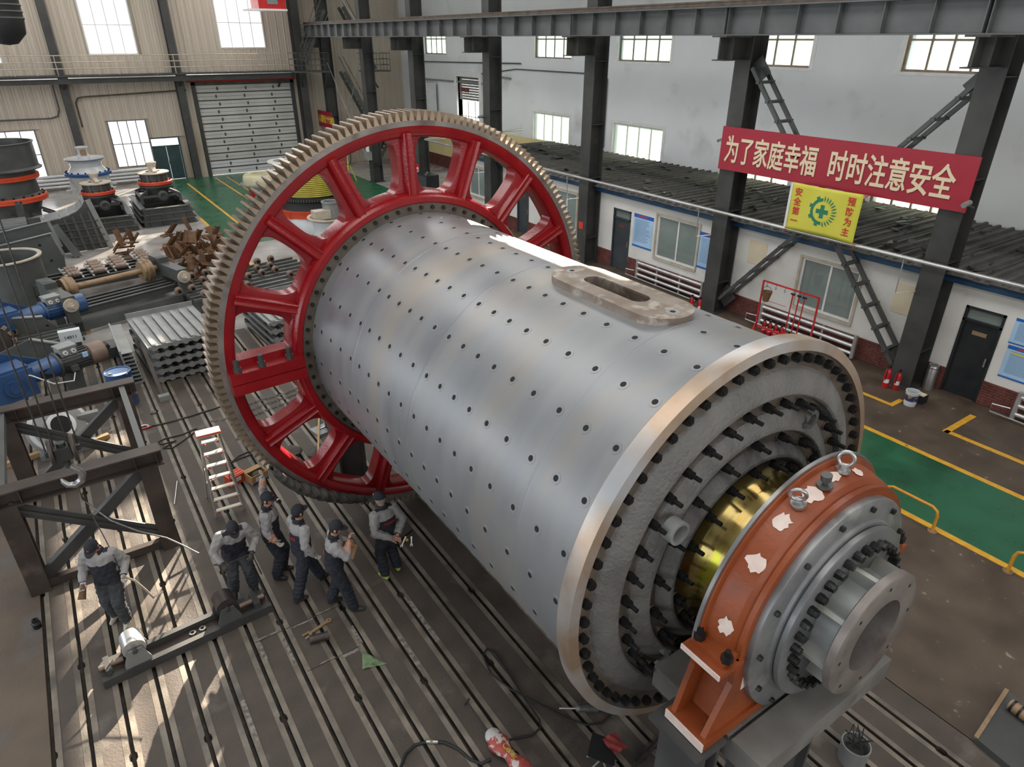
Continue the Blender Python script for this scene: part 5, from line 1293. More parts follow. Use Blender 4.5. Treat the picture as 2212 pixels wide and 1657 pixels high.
put('guard_foot', MB().box((-2.0, 20.15, 0), (-1.8, 20.3, .35)), M['grey_dark'], gd); put('guard_foot', MB().box((-.9, 20.15, 0), (-.7, 20.3, .35)), M['grey_dark'], gd)
pb = empty('panel_box', (-.55, 20.0, 0), 'pale sign plate on a small control box behind the motor', 'control box')
put('box_body', MB().box((-.75, 20.0, .8), (-.25, 20.2, 1.15), Matrix.Identity(4)), M['white_enamel'], pb); put('box_post', MB().box((-.55, 20.05, 0), (-.45, 20.15, .8)), M['grey_dark'], pb)
put('lettering', (lambda t: (setattr(t, 'v', [(-.5 + a, 19.995 - c, .98 + b) for a, b, c in t.v]), t)[1])(lettering('14011', .12, 1, 0, .003)), M['bolt'], pb)
sp = empty('sprocket_wheel', (-2.35, 21.3, .2), 'large dark sprocket with yellowed teeth at the frame edge', 'sprocket')
put('sprocket_disc', MB().lathe([(.12, -.05), (.5, -.05), (.52, .05), (.12, .05)], (-2.35, 21.3, .75), 'Y', 40, closed=True), M['steel_brown'], sp, 35)
for k in range(18):
    a = 2 * math.pi * k / 18
    p = Vector((-2.35 + .52 * math.cos(a), 21.3, .75 + .52 * math.sin(a))); q = Vector((-2.35 + .62 * math.cos(a), 21.3, .75 + .62 * math.sin(a)))
    put('sprocket_tooth', MB().bar(p, q, .09, .07, (0, 1, 0)), M['rust_pale'], sp)
put('sprocket_cradle', MB().box((-2.75, 21.15, 0), (-1.95, 21.45, .25)), M['wood'], sp)

# steel sole plate boxes between chassis and trays
bx = empty('bearing_block', (.35, 20.9, 0), 'dark bearing block plate with a round boss near the trays', 'bearing block')
p = at(250, 770, z=.1)
put('block_plate', MB().obox((p.x - .25, p.y + .5, .15), (.8, .7, .3), .1), M['grey_dark'], bx)
put('block_boss', MB().cyl((p.x - .2, p.y + .3, .3), (p.x - .22, p.y + .27, .42), .15, .12, n=20), M['steel_brown'], bx, 35)

# blue drum
p = at(277, 880, z=0)
d = empty('blue_drum', (.26, 17.25, 0), 'blue steel oil drum beside the tray stack', 'drum')
pr_ = [(.0, .005), (.285, .0), (.29, .02), (.285, .05), (.285, .28), (.297, .30), (.285, .32), (.285, .57), (.297, .59), (.285, .61), (.285, .85), (.295, .87), (.295, .89), (.275, .89), (.27, .87), (.0, .87)]
put('drum_body', MB().lathe(pr_, (.26, 17.25, 0), 'Z', 40), M['blue_enamel'], d, 35)
put('drum_bung', MB().cyl((.1, 17.2, .87), (.1, 17.2, .895), .04, n=12), M['rust_pale'], d, 35); put('drum_label', MB().box((.15, 17.0, .871), (.45, 17.12, .874)), M['white_paint'], d)

# grey round gear casing behind the beam stand
p = at(150, 985, z=0)
g = empty('gear_casing', (p.x, p.y, 0), 'pale grey round gear casing behind the beam stand', 'gear casing')
ax = Vector((.35, -.75, .55)).normalized(); c0 = Vector((p.x - .05, p.y + .35, .55))
put('casing_drum', MB().cyl(c0 + ax * -.3, c0 + ax * .18, .52, .5, n=36), M['grey_light'], g, 35)
put('casing_flange', MB().cyl(c0 + ax * .1, c0 + ax * .16, .58, n=36), M['white_enamel'], g, 35)
put('casing_bore', MB().cyl(c0 + ax * .18, c0 + ax * .26, .3, .28, n=28), M['steel_raw'], g, 35); put('bore_hole', MB().cyl(c0 + ax * .26, c0 + ax * .265, .2, n=24), M['black_hole'], g)
put('casing_foot', MB().box((p.x - .5, p.y + .05, 0), (p.x + .55, p.y + .5, .12)), M['grey_light'], g)
put('casing_arm', MB().box((p.x + .35, p.y + .35, .3), (p.x + .75, p.y + .5, .7)), M['grey_light'], g)
for (px, py), rz, lab in (((215, 952), .25, 'short timber block right of the grey gear casing'), ((85, 985), .2, 'short timber block left of the grey gear casing'), ((10, 1010), .2, 'timber block at the frame edge by the beam stand')):
    q = at(px, py, z=0); single('timber_block', MB().obox((q.x, q.y, .05), (.42, .12, .1), rz), M['wood'], lab, 'timber')

# ---- machines seen past and through the gear ring
c = empty('spring_crusher', (10.0, 31, 0), 'spring cone crusher with yellow coil rings behind the gear', 'cone crusher'); O = (10.0, 31, 0)
put('white_base', MB().lathe([(1.7, 0), (1.68, .4), (1.55, .9)], O, 'Z', 48), M['white_enamel'], c, 35)
put('red_ring', MB().lathe([(1.5, .85), (1.62, .88), (1.64, 1.12), (1.66, 1.15), (1.66, 1.22), (1.4, 1.22)], O, 'Z', 56), M['orange_red'], c, 35)
for k in range(12): put('red_lug', MB().box((10.0 + 1.63 * math.cos(k * .524) - .06, 31 + 1.63 * math.sin(k * .524) - .06, .86), (10.0 + 1.63 * math.cos(k * .524) + .06, 31 + 1.63 * math.sin(k * .524) + .06, 1.15)), M['orange_red'], c)
put('black_ring', MB().lathe([(1.6, 1.22), (1.56, 1.3), (1.56, 1.55), (1.62, 1.6), (1.62, 1.68), (1.2, 1.68)], O, 'Z', 56), M['black'], c, 35)
rk = MB()
tg = MB().box((-.03, 1.60, 1.62), (.03, 1.68, 1.74)).mesh('rack_tooth'); tg.materials.append(M['grey_dark'])
for k in range(90):
    o = link('rack_tooth', tg, None, c); o.location = (10, 31, 0); o.rotation_euler = (0, 0, k * 2 * math.pi / 90)
for k in range(12): put('coil_ring', MB().lathe([(1.36 + .045 * math.cos(t), 1.80 + k * .082 + .04 * math.sin(t)) for t in [2 * math.pi * i / 8 for i in range(8)]], O, 'Z', 48, closed=True), mat('yellow_coil_paint', (.40, .34, .045), (.5, .42, .06), .35, .1, 4) if k == 0 else bpy.data.materials['yellow_coil_paint'], c, 60)
put('top_cover', MB().lathe([(1.42, 2.78), (1.42, 2.88), (.9, 2.95), (.9, 2.8)], O, 'Z', 48), M['steel_dark'], c, 35)
put('core', MB().lathe([(1.3, 1.68), (1.3, 2.8)], O, 'Z', 40), M['steel_dark'], c, 35)
c = empty('feed_pot', (8.95, 26.2, 0), 'pale grey feed pot machine in front of the yellow coil crusher', 'feed pot'); O = (8.95, 26.2, 0)
put('pot_base', MB().lathe([(1.1, 0), (1.1, .7), (1.0, .8), (.72, .85)], O, 'Z', 44), M['dust_cream'], c, 35)
put('pot_body', MB().lathe([(.72, .8), (.62, 1.0), (.6, 1.35), (.68, 1.6)], O, 'Z', 44), M['white_enamel'], c, 35)
put('pot_rim', MB().lathe([(.66, 1.6), (.80, 1.66), (.82, 1.70), (.80, 1.74), (.70, 1.72), (.60, 1.5)], O, 'Z', 48), M['dust_cream'], c, 35)
put('pot_neck', MB().lathe([(.33, 1.5), (.33, 2.2), (.36, 2.22), (.36, 2.28), (.28, 2.28), (.27, 1.9)], (9.15, 26.3, 0), 'Z', 36), M['grey_light'], c, 35)
put('pot_arm', MB().box((8.35, 25.95, 1.66), (9.0, 26.4, 2.0)), M['dust_cream'], c)
loose_bolts(c, (8.95, 26.2), .95, .78, 12, .04)
c = empty('cream_crusher', (10.15, 40.2, 0), 'cream round crusher bowl on red legs left of the gear', 'cone crusher'); O = (10.15, 40.2, 0)
put('cream_bowl', MB().lathe([(1.0, .72), (1.02, .78), (.95, 1.15), (.88, 1.22), (.6, 1.2), (.6, 1.26), (.5, 1.26), (.45, .9)], O, 'Z', 48), mat('cream_enamel', (.56, .52, .34), (.62, .58, .40), .4, 0, 2), c, 35)
put('grey_skirt', MB().lathe([(.8, .6), (1.16, .66), (1.16, .74), (.95, .78)], O, 'Z', 48), M['grey_light'], c, 35)
for k in range(4): a = k * math.pi / 2 + .6; put('red_leg', MB().box((10.15 + .85 * math.cos(a) - .1, 40.2 + .85 * math.sin(a) - .1, 0), (10.15 + .85 * math.cos(a) + .1, 40.2 + .85 * math.sin(a) + .1, .68)), M['red_paint'], c)
rg = empty('steel_ring', (11.9, 41.3, 0), 'bright machined ring on a stand left of the gear top', 'ring')
put('ring_body', MB().lathe([(.62, 1.55), (.95, 1.55), (.97, 1.6), (.95, 1.66), (.62, 1.66)], (11.9, 41.3, 0), 'Z', 56, closed=True), M['white_paint'], rg, 35)
put('ring_stand', MB().lathe([(.5, 0), (.55, 1.55)], (11.9, 41.3, 0), 'Z', 32), M['grey_paint'], rg, 35)

# ---- steel stairs and platforms in the far corner
stt = empty('steel_stairs', (17.8, 46, 0), 'dark steel stairs with platforms in the far corner', 'stairs', kind='structure')
def flight(p, q, n, w=.75):
    p, q = Vector(p), Vector(q)
    for sx in (-w / 2, w / 2): put('stringer', MB().bar(p + Vector((0, sx, 0)), q + Vector((0, sx, 0)), .05, .2), M['grey_dark'], stt)
    for k in range(n):
        c_ = p.lerp(q, (k + .5) / n); put('tread', MB().box((c_.x - .12, c_.y - w / 2, c_.z - .015), (c_.x + .12, c_.y + w / 2, c_.z + .015)), M['grey_dark'], stt)
    for sx in (-w / 2, w / 2): put('stair_rail', MB().cyl(p + Vector((0, sx, .9)), q + Vector((0, sx, .9)), .022, n=6), M['grey_dark'], stt)
flight((17.7, 45.6, 6.1), (19.6, 45.6, 2.2), 14); flight((21.2, 46.4, 2.2), (19.7, 46.4, 0), 9); flight((17.2, 46.6, 9.6), (15.6, 46.6, 6.6), 12); flight((18.5, 46.8, 9.8), (20.4, 46.8, 6.2), 13)
for a, b, z in (((14.9, 45.9), (17.0, 47.4), 6.15), ((18.9, 44.9), (21.4, 46.9), 2.15), ((19.6, 46.0), (21.3, 47.4), 6.1)):
    put('platform', MB().box((a[0], a[1], z - .08), (b[0], b[1], z)), M['grey_dark'], stt)
    for zz in (.35, .7, 1.05): put('platform_rail', MB().tube([(a[0], b[1], z + zz), (a[0], a[1], z + zz), (b[0], a[1], z + zz), (b[0], b[1], z + zz)], .022, 6), M['grey_dark'], stt)
    for k in range(8):
        x = a[0] + (b[0] - a[0]) * k / 7; put('baluster', MB().cyl((x, a[1], z), (x, a[1], z + 1.05), .016, n=6), M['grey_dark'], stt)
for p, q in (((15.1, 46, 6.05), (15.75, 47.8, 5.1)), ((16.8, 46, 6.05), (17.0, 47.1, 5.0)), ((19.0, 45, 2.1), (19.0, 45, 0)), ((21.3, 45, 2.1), (21.3, 45, 0)), ((19.7, 46.1, 6.05), (20.8, 47.2, 5.0))): put('platform_post', MB().bar(p, q, .1, .1), M['grey_dark'], stt)
for p, q in (((17.2, 41.0, 12.2), (17.2, 46.8, 8.7)), ((17.2, 46.8, 12.2), (17.2, 41.0, 8.7)), ((17.2, 41.0, 7.2), (17.2, 46.8, .6)), ((17.2, 46.8, 6.6), (17.2, 41.0, .6))): put('cross_rod', MB().cyl(p, q, .03, n=6), M['grey_light'], stt)
# red crane cab above
cb_ = empty('crane_cab', (13.3, 44.8, 9.6), 'red crane operator cab hanging above the shutter', 'crane cab')
put('cab_body', MB().box((12.6, 44.2, 9.5), (14.15, 45.8, 11.2)), M['red_paint'], cb_); put('cab_window', MB().box((13.1, 44.18, 9.75), (13.7, 44.21, 10.6)), M['pane_dark'], cb_); put('cab_floor', MB().box((12.1, 44.15, 9.42), (14.2, 45.85, 9.52)), M['white_paint'], cb_)
put('cab_hanger', MB().box((12.7, 44.9, 11.2), (12.85, 45.1, ZR)), M['steel_dark'], cb_); put('cab_hanger', MB().box((13.9, 44.9, 11.2), (14.05, 45.1, ZR)), M['steel_dark'], cb_)

# ================================================================== people
M['skin'] = mat('skin', (.42, .22, .15), (.48, .26, .18), .5, 0, 12)
M['jacket_grey'] = mat('light_grey_work_jacket', (.26, .245, .24), (.31, .295, .29), .85, 0, 8, bump=.3, bscale=60)
M['jacket_navy'] = mat('navy_black_work_jacket', (.012, .013, .020), (.022, .023, .034), .85, 0, 8, bump=.3, bscale=60)
M['trousers'] = mat('dark_work_trousers', (.011, .013, .020), (.02, .023, .033), .85, 0, 8, bump=.3, bscale=60)
M['trousers_grey'] = mat('dark_grey_work_trousers', (.030, .033, .038), (.045, .048, .053), .85, 0, 8, bump=.3, bscale=60)
M['glove'] = mat('worn_cotton_glove', (.42, .37, .33), (.5, .45, .41), .9, 0, 20)
M['glove_dark'] = mat('dark_work_glove', (.05, .04, .035), (.09, .075, .06), .9, 0, 20)
M['shoe'] = mat('dark_work_shoe', (.018, .017, .017), (.035, .032, .03), .6, 0, 10)
M['shoe_lime'] = mat('lime_heel_shoe', (.42, .55, .10), None, .5)
M['shoe_white'] = mat('pale_striped_shoe', (.55, .5, .42), (.25, .2, .15), .6, 0, 18)
M['cap'] = mat('black_navy_cap', (.012, .013, .018), (.02, .021, .027), .85, 0, 10)
M['hair'] = mat('black_hair', (.012, .010, .009), None, .7)
M['logo_red'] = mat('red_embroidery', (.42, .02, .03), None, .7)

def ell_loft(m, rings, n=18):
    """rings: (centre, half width x, half depth y, yaw)"""
    base = len(m.v)
    for c, rx, ry, yw in rings:
        for i in range(n):
            a = 2 * math.pi * i / n
            x, y = rx * math.cos(a), ry * math.sin(a)
            m.v.append((c[0] + x * math.cos(yw) - y * math.sin(yw), c[1] + x * math.sin(yw) + y * math.cos(yw), c[2]))
    k = len(rings)
    for j in range(k - 1):
        for i in range(n): m.f.append((base + j * n + i, base + j * n + (i + 1) % n, base + (j + 1) * n + (i + 1) % n, base + (j + 1) * n + i))
    m.f += [tuple(base + i for i in range(n - 1, -1, -1)), tuple(base + (k - 1) * n + i for i in range(n))]
def seg_d(p, a, b):
    ab = b - a; t = max(0, min(1, (p - a).dot(ab) / max(ab.length_squared, 1e-9)))
    return (p - a - ab * t).length
def person(label, loc, face, P):
    V = Vector
    lean = P.get('lean', 0.0); side = P.get('side', 0.0); tw = P.get('twist', 0.0)
    def up(x, y, z):
        """a torso point bent forward and twisted about the hips"""
        if z < .95: return V((x, y, z))
        h = z - .95
        x, y = x * math.cos(tw) - y * math.sin(tw), x * math.sin(tw) + y * math.cos(tw)
        return V((x + side * h, y * math.cos(lean) + h * math.sin(lean), .95 + h * math.cos(lean) - y * math.sin(lean)))
    hip = {1: V((.095, 0, .90)), -1: V((-.095, 0, .90))}
    ank = {1: V((*P['ankR'], .085)), -1: V((*P['ankL'], .085))}
    kn = {}
    for s in (1, -1):
        mid = (hip[s] + ank[s]) / 2
        L2 = (hip[s] - ank[s]).length
        off = math.sqrt(max(.0, .42 ** 2 - (L2 / 2) ** 2))
        kn[s] = V((mid.x, mid.y + min(off, .22) + .015, mid.z + .02))
    sh = {s: up(s * .185, -.005, 1.405) for s in (1, -1)}
    el = {1: V(P['elR']), -1: V(P['elL'])}; wr = {1: V(P['wrR']), -1: V(P['wrL'])}
    neck0, neck1 = up(0, -.005, 1.42), up(0, .01, 1.52)
    hy, hp = P.get('hyaw', 0), P.get('hpitch', 0)
    HM = Matrix.Translation(neck1) @ Matrix.Rotation(hy, 4, 'Z') @ Matrix.Rotation(-hp, 4, 'X')
    toe_yaw = {1: P.get('toeR', -.15), -1: P.get('toeL', .15)}
    m = MB()
    ell_loft(m, [(V((0, 0, .80)), .13, .10, 0), (V((0, -.005, .88)), .195, .145, 0), (up(0, 0, .98), .20, .148, tw * .3), (up(0, 0, 1.08), .198, .145, tw * .6), (up(0, .005, 1.2), .205, .148, tw), (up(0, .005, 1.31), .212, .145, tw), (up(0, 0, 1.39), .20, .12, tw), (up(0, -.002, 1.44), .12, .08, tw), (up(0, 0, 1.47), .066, .066, tw)])
    m.tube([neck0, neck1, HM @ V((0, .01, .03))], .058, 12)
    # head: skull, jaw, nose
    m.ball(HM @ V((0, .012, .125)), .1, 16, .80, .98, 1.1, HM.to_3x3())
    m.ball(HM @ V((0, .04, .06)), .07, 14, .80, .85, .95, HM.to_3x3())
    m.ball(HM @ V((0, .113, .10)), .018, 8, .8, 1.1, 1.5, HM.to_3x3())
    for s in (1, -1):
        m.tube([up(s * .10, 0, 1.40), sh[s], sh[s].lerp(el[s], .5), el[s], el[s].lerp(wr[s], .6), wr[s].lerp(el[s], .06)], .07, 12, rs=[.085, .093, .080, .070, .062, .052])
        m.ball(el[s], .07, 10)
        m.tube([hip[s] + V((0, 0, .02)), hip[s].lerp(kn[s], .45), kn[s], kn[s].lerp(ank[s], .55), ank[s] + V((0, 0, .01))], .08, 12, rs=[.115, .112, .096, .09, .085])
        m.ball(kn[s], .096, 10)
        d = V((math.sin(-toe_yaw[s]), math.cos(toe_yaw[s]), 0))
        a = ank[s]
        m.tube([a - d * .06 + V((0, 0, -.035)), a + d * .02 + V((0, 0, -.03)), a + d * .11 + V((0, 0, -.045)), a + d * .185 + V((0, 0, -.052))], .045, 12, rs=[.042, .050, .044, .030])
    me0 = m.mesh('person_raw')
    tmp = bpy.data.objects.new('tmp', me0); TMPS.collection.objects.link(tmp)
    r = tmp.modifiers.new('r', 'REMESH'); r.mode = 'VOXEL'; r.voxel_size = .0165
    s_ = tmp.modifiers.new('s', 'SMOOTH'); s_.iterations = 6; s_.factor = .5
    dg = work_graph()
    me = bpy.data.meshes.new_from_object(tmp.evaluated_get(dg))
    bpy.data.objects.remove(tmp); bpy.data.meshes.remove(me0)
    # cloth folds
    nv_ = len(me.vertices)
    co = np.empty(nv_ * 3); me.vertices.foreach_get('co', co); co = co.reshape(-1, 3)
    no = np.empty(nv_ * 3); me.vertices.foreach_get('normal', no); no = no.reshape(-1, 3)
    f_ = .007 * np.sin(co[:, 2] * 46 + co[:, 0] * 30 + 2 * np.sin(co[:, 1] * 40)) * np.sin(co[:, 0] * 25 - co[:, 2] * 18) + np.where(co[:, 2] < .55, .006 * np.sin(co[:, 2] * 85), 0)
    f_ *= (np.linalg.norm(co - np.array(neck1), axis=1) > .1) & (np.linalg.norm(co - np.array(HM @ V((0, .02, .1))), axis=1) > .17) & (co[:, 2] > .1)
    co += no * f_[:, None]
    me.vertices.foreach_set('co', co.ravel())
    vs = [tuple(v.co) for v in me.vertices]; fs = [tuple(p.vertices) for p in me.polygons]
    bpy.data.meshes.remove(me)
    body_n = len(fs)
    hands = MB()
    hand_info = {}
    for s, nm in ((1, 'R'), (-1, 'L')):
        d = (wr[s] - el[s]).normalized()
        if 'hd' + nm in P: d = V(P['hd' + nm]).normalized()
        across = d.cross(V((0, 1, 0)) if abs(d.y) < .8 else V((1, 0, 0))).normalized()
        if 'ac' + nm in P: across = V(P['ac' + nm]).normalized(); across = (across - d * across.dot(d)).normalized()
        nrm = across.cross(d).normalized() * (1 if s > 0 else -1)
        curl = P.get('curl' + nm, .5)
        w = wr[s]
        MM = Matrix(((across.x, d.x, nrm.x, 0), (across.y, d.y, nrm.y, 0), (across.z, d.z, nrm.z, 0), (0, 0, 0, 1))).to_3x3()
        hands.tube([w - d * .03, w + d * .01], .036, 10)
        hands.ball(w + d * .045, .05, 12, .86, 1.05, .42, MM)
        for k, (o, L) in enumerate(((-.033, .058), (-.011, .07), (.011, .066), (.032, .052))):
            p0 = w + d * .075 + across * o
            pts = [p0]
            ang = 0
            for L_ in (.45, .32, .25):
                ang += curl * 1.0
                pts.append(pts[-1] + (d * math.cos(ang) + nrm * math.sin(ang)) * L * L_ * 1.25)
            hands.tube(pts, .0105, 7, rs=[.0115, .011, .010, .008])
        t0 = w + d * .02 - across * .034 * (1 if s > 0 else 1)
        pts = [t0, t0 + (d * .55 - across * .7 + nrm * .25).normalized() * .034, t0 + (d * .75 - across * .6 + nrm * .45).normalized() * .066]
        hands.tube(pts, .012, 7, rs=[.0145, .0125, .010])
        hand_info[s] = (w, d, across, nrm)
    n0 = len(vs)
    vs += hands.v; fs += [tuple(i + n0 for i in f) for f in hands.f]
    me = bpy.data.meshes.new('person_body'); me.from_pydata(vs, [], fs)
    mats = [M['trousers_grey'] if P.get('greyleg') else M['trousers'], M['jacket_navy'], M['jacket_grey'], M['skin'], P.get('shoe', M['shoe']), P.get('glove', M['skin'])]
    for x in mats: me.materials.append(x)
    bent = P.get('bare', ())
    allv = np.array(vs)
    cen = np.array([allv[list(f)].mean(0) for f in fs])
    def sd(a_, b_):
        a_, b_ = np.array(a_), np.array(b_); ab = b_ - a_
        t_ = np.clip(((cen - a_) @ ab) / max(ab @ ab, 1e-9), 0, 1)
        return np.linalg.norm(cen - a_ - t_[:, None] * ab, axis=1)
    Z = cen[:, 2]
    hh = (Z - .95) * math.cos(lean) + cen[:, 1] * math.sin(lean) + .95
    dS = {q: np.minimum(sd(sh[q], el[q]), sd(el[q], wr[q])) for q in (1, -1)}
    da = np.minimum(dS[1], dS[-1]); dt = sd(V((0, 0, 1.0)), neck0) - .09
    idx = np.where(hh > 1.46, 1, np.where(hh > 1.285, 2, np.where(hh > .82, 1, 0)))
    idx = np.where((Z < .84) & (hh < .86), 0, idx)
    arm = (da < dt) & (da < .13) & ((Z > .9) | (da < .08))
    for q in (1, -1):
        me_ = arm & (dS[q] <= dS[-q]); dw = np.linalg.norm(cen - np.array(wr[q]), axis=1)
        col_ = np.where(dw < .055, 1, 2)
        if q in bent: col_ = np.where((sd(el[q], wr[q]) < sd(sh[q], el[q])) & (dw < .17), 3, col_)
        idx = np.where(me_, col_, idx)
    idx = np.where(Z < .085, 4, idx)
    hv = np.array((HM @ V((0, 0, 1))) - neck1)
    head = ((cen - np.array(neck1)) @ hv > -.035) & (np.linalg.norm(cen - np.array(HM @ V((0, .02, .1))), axis=1) < .17)
    idx = np.where(head, 3, idx)
    idx[body_n:] = 5
    idx = idx.astype(int).tolist()
    me.polygons.foreach_set('material_index', idx)
    me.polygons.foreach_set('use_smooth', [True] * len(fs))
    me.update()
    rz = math.atan2(-face[0], face[1])
    o = empty('person', (loc[0], loc[1], 0), label, 'person', 'workers beside the mill', rz=rz)
    o.scale = (P.get('scale', .97),) * 3
    link('body', me, None, o, False)
    def hp_(nm, mb, mt, sm=40): return put(nm, mb, mt, o, sm, False)
    R3 = HM.to_3x3()
    # cap
    cm = MB(); n = 20; rows = []
    for j in range(7):
        t = j / 6 * math.pi / 2
        for i in range(n):
            a = 2 * math.pi * i / n
            rr = math.cos(t)
            cm.v.append(tuple(HM @ V((.092 * rr * math.cos(a), .008 + .112 * rr * math.sin(a), .135 + .118 * math.sin(t)))))
    for j in range(6):
        for i in range(n): cm.f.append((j * n + i, j * n + (i + 1) % n, (j + 1) * n + (i + 1) % n, (j + 1) * n + i))
    cap = hp_('cap', cm, M['cap'], 60)
    bm2 = MB(); kk = 12; sgn = 1
    for dz in (0, -.006):
        for j in range(2):
            for i in range(kk + 1):
                a = math.pi * (.12 + .76 * i / kk)
                ex = 0 if j == 0 else .075 * math.sin(math.pi * i / kk) ** .6
                bm2.v.append(tuple(HM @ V((.092 * math.cos(a), .008 + .112 * math.sin(a) + ex, .140 - ex * .18 + dz))))
    w_ = kk + 1
    for i in range(kk): bm2.f += [(i, i + 1, w_ + i + 1, w_ + i), (2 * w_ + i, 3 * w_ + i, 3 * w_ + i + 1, 2 * w_ + i + 1), (w_ + i, w_ + i + 1, 3 * w_ + i + 1, 3 * w_ + i)]
    put('cap_brim', bm2, M['cap'], cap, 60, False)
    put('cap_badge', MB().ball(HM @ V((0, .108, .185)), .02, 8, 1.1, .5, 1.1, R3), M['white_paint'] if P.get('white_badge') else M['logo_red'], cap, 40, False)
    hr = MB(); rows = []
    for j in range(3):
        for i in range(n):
            a = math.radians(160 + 220 * i / (n - 1))
            z_ = (.145, .10, .062)[j]; rr = (1.03, 1.03, .97)[j]
            hr.v.append(tuple(HM @ V((.083 * rr * math.cos(a), .010 + .100 * rr * math.sin(a), z_))))
    for j in range(2):
        for i in range(n - 1): hr.f.append((j * n + i, j * n + i + 1, (j + 1) * n + i + 1, (j + 1) * n + i))
    hp_('hair', hr, P.get('hair', M['hair']), 60)
    for s in (1, -1):
        hp_('ear', MB().ball(HM @ V((s * .083, .0, .105)), .026, 8, .45, .8, 1.2, R3), M['skin'])
        hp_('eye', MB().ball(HM @ V((s * .031, .100, .118)), .009, 8, 1.4, .6, .8, R3), M['hair'])
        hp_('eyebrow', MB().ball(HM @ V((s * .032, .104, .134)), .014, 8, 1.3, .3, .25, R3), M['hair'])
    hp_('mouth', MB().ball(HM @ V((0, .099, .055)), .018, 8, 1.2, .3, .25, R3), M['logo_red'])
    cl_ = MB(); n = 20
    for j, (z_, rr) in enumerate(((1.44, .098), (1.475, .085), (1.505, .078))):
        for i in range(n):
            a = math.radians(115 + 310 * i / (n - 1))
            q = up(rr * math.cos(a), rr * .95 * math.sin(a), z_ + (.02 if math.sin(a) < 0 else 0)); cl_.v.append(tuple(q))
    for j in range(2):
        for i in range(n - 1): cl_.f.append((j * n + i, j * n + i + 1, (j + 1) * n + i + 1, (j + 1) * n + i))
    co = hp_('collar', cl_, M['jacket_navy'], 60)
    so = co.modifiers.new('t', 'SOLIDIFY'); so.thickness = .012
    # stripe of red lettering across the back below the yoke
    lt = lettering(P.get('back', '') or '安全', .055, 1, .001, .001) if P.get('back') else None
    if lt:
        pts = []
        for a, b, c in lt.v:
            pts.append(tuple(up(-a, -(.150 * math.sqrt(max(0, 1 - (a / .225) ** 2))) - .010 - c, 1.225 + b)))
        lt.v = pts
        hp_('back_lettering', lt, M['logo_red'], None)
    return o, hand_info, rz

def wpt(o, rz, p):
    q = Matrix.Rotation(rz, 3, 'Z') @ Vector(p)
    return Vector((o.location.x, o.location.y, 0)) + q * o.scale[0]
def floorpt(px, py): p = at(px, py, z=0); return (p.x, p.y)
pp = {}
pp[1] = person('worker nearest the beam stand looking down with a rope over his shoulder', floorpt(268, 1338), (-.45, -.89), dict(lean=.10, hpitch=.55, ankR=(.12, -.06), ankL=(-.10, .10), elR=(.29, .02, 1.16), wrR=(.27, .20, .98), elL=(-.28, -.08, 1.15), wrL=(-.30, .16, 1.02), curlR=.7, curlL=.9, greyleg=True, glove=M['glove'], shoe=M['shoe_white'], hdL=(-.1, .8, -.2)))
pp[2] = person('worker bending his head down with sunlit shoulders holding a rod', floorpt(528, 1275), (.02, -1), dict(lean=.42, hpitch=.7, ankR=(.16, .02), ankL=(-.15, .08), elR=(.33, .16, 1.10), wrR=(.26, .36, .95), elL=(-.33, .16, 1.10), wrL=(-.18, .38, .98), curlR=.9, curlL=.9, greyleg=True, glove=M['glove_dark']))
pp[3] = person('worker with one arm raised behind him facing the gear', floorpt(604, 1243), (.9, -.42), dict(lean=.04, hpitch=.12, hyaw=-.15, ankR=(.10, -.02), ankL=(-.11, .05), elR=(.25, .0, 1.14), wrR=(.24, .12, .93), elL=(-.27, -.06, 1.62), wrL=(-.24, -.02, 1.88), curlR=.6, curlL=.3, glove=M['glove'], bare=(1, -1), hdL=(0, .1, 1)))
pp[4] = person('worker in front of the group walking toward the gear', floorpt(668, 1277), (.97, .22), dict(lean=.06, hpitch=-.02, hyaw=.12, ankR=(.09, -.26), ankL=(-.08, .30), elR=(.26, -.06, 1.15), wrR=(.27, .06, .90), elL=(-.25, .02, 1.14), wrL=(-.2, .2, 1.0), curlR=.6, curlL=.6, glove=M['glove'], back='安全生产'))
pp[5] = person('worker with a clipboard under his arm and a hand at his face', floorpt(737, 1312), (.95, -.30), dict(lean=.10, hpitch=.25, hyaw=-.1, ankR=(.14, .20), ankL=(-.14, -.14), elR=(.26, .20, 1.22), wrR=(.08, .27, 1.40), elL=(-.27, .10, 1.18), wrL=(-.08, .27, 1.24), curlR=.7, curlL=.6, bare=(1,), back='安全生产', shoe=M['shoe']))
pp[6] = person('older worker with lime heeled shoes and hands clasped behind his back', floorpt(846, 1243), (-.18, .98), dict(scale=.95, lean=.12, hpitch=.15, hyaw=.45, ankR=(.16, .04), ankL=(-.12, .0), elR=(.29, -.08, 1.14), wrR=(.06, -.21, .99), elL=(-.29, -.08, 1.14), wrL=(-.02, -.22, .975), curlR=.6, curlL=.6, back='安全生产', white_badge=True, shoe=M['shoe_lime'], hair=M['grey_light'], hdR=(-.7, -.35, -.4), hdL=(.7, -.35, -.3)))

# ================================================================== smaller things on the floor
def fp(px, py, z=0): p = at(px, py, z=z); return Vector((p.x, p.y, z))
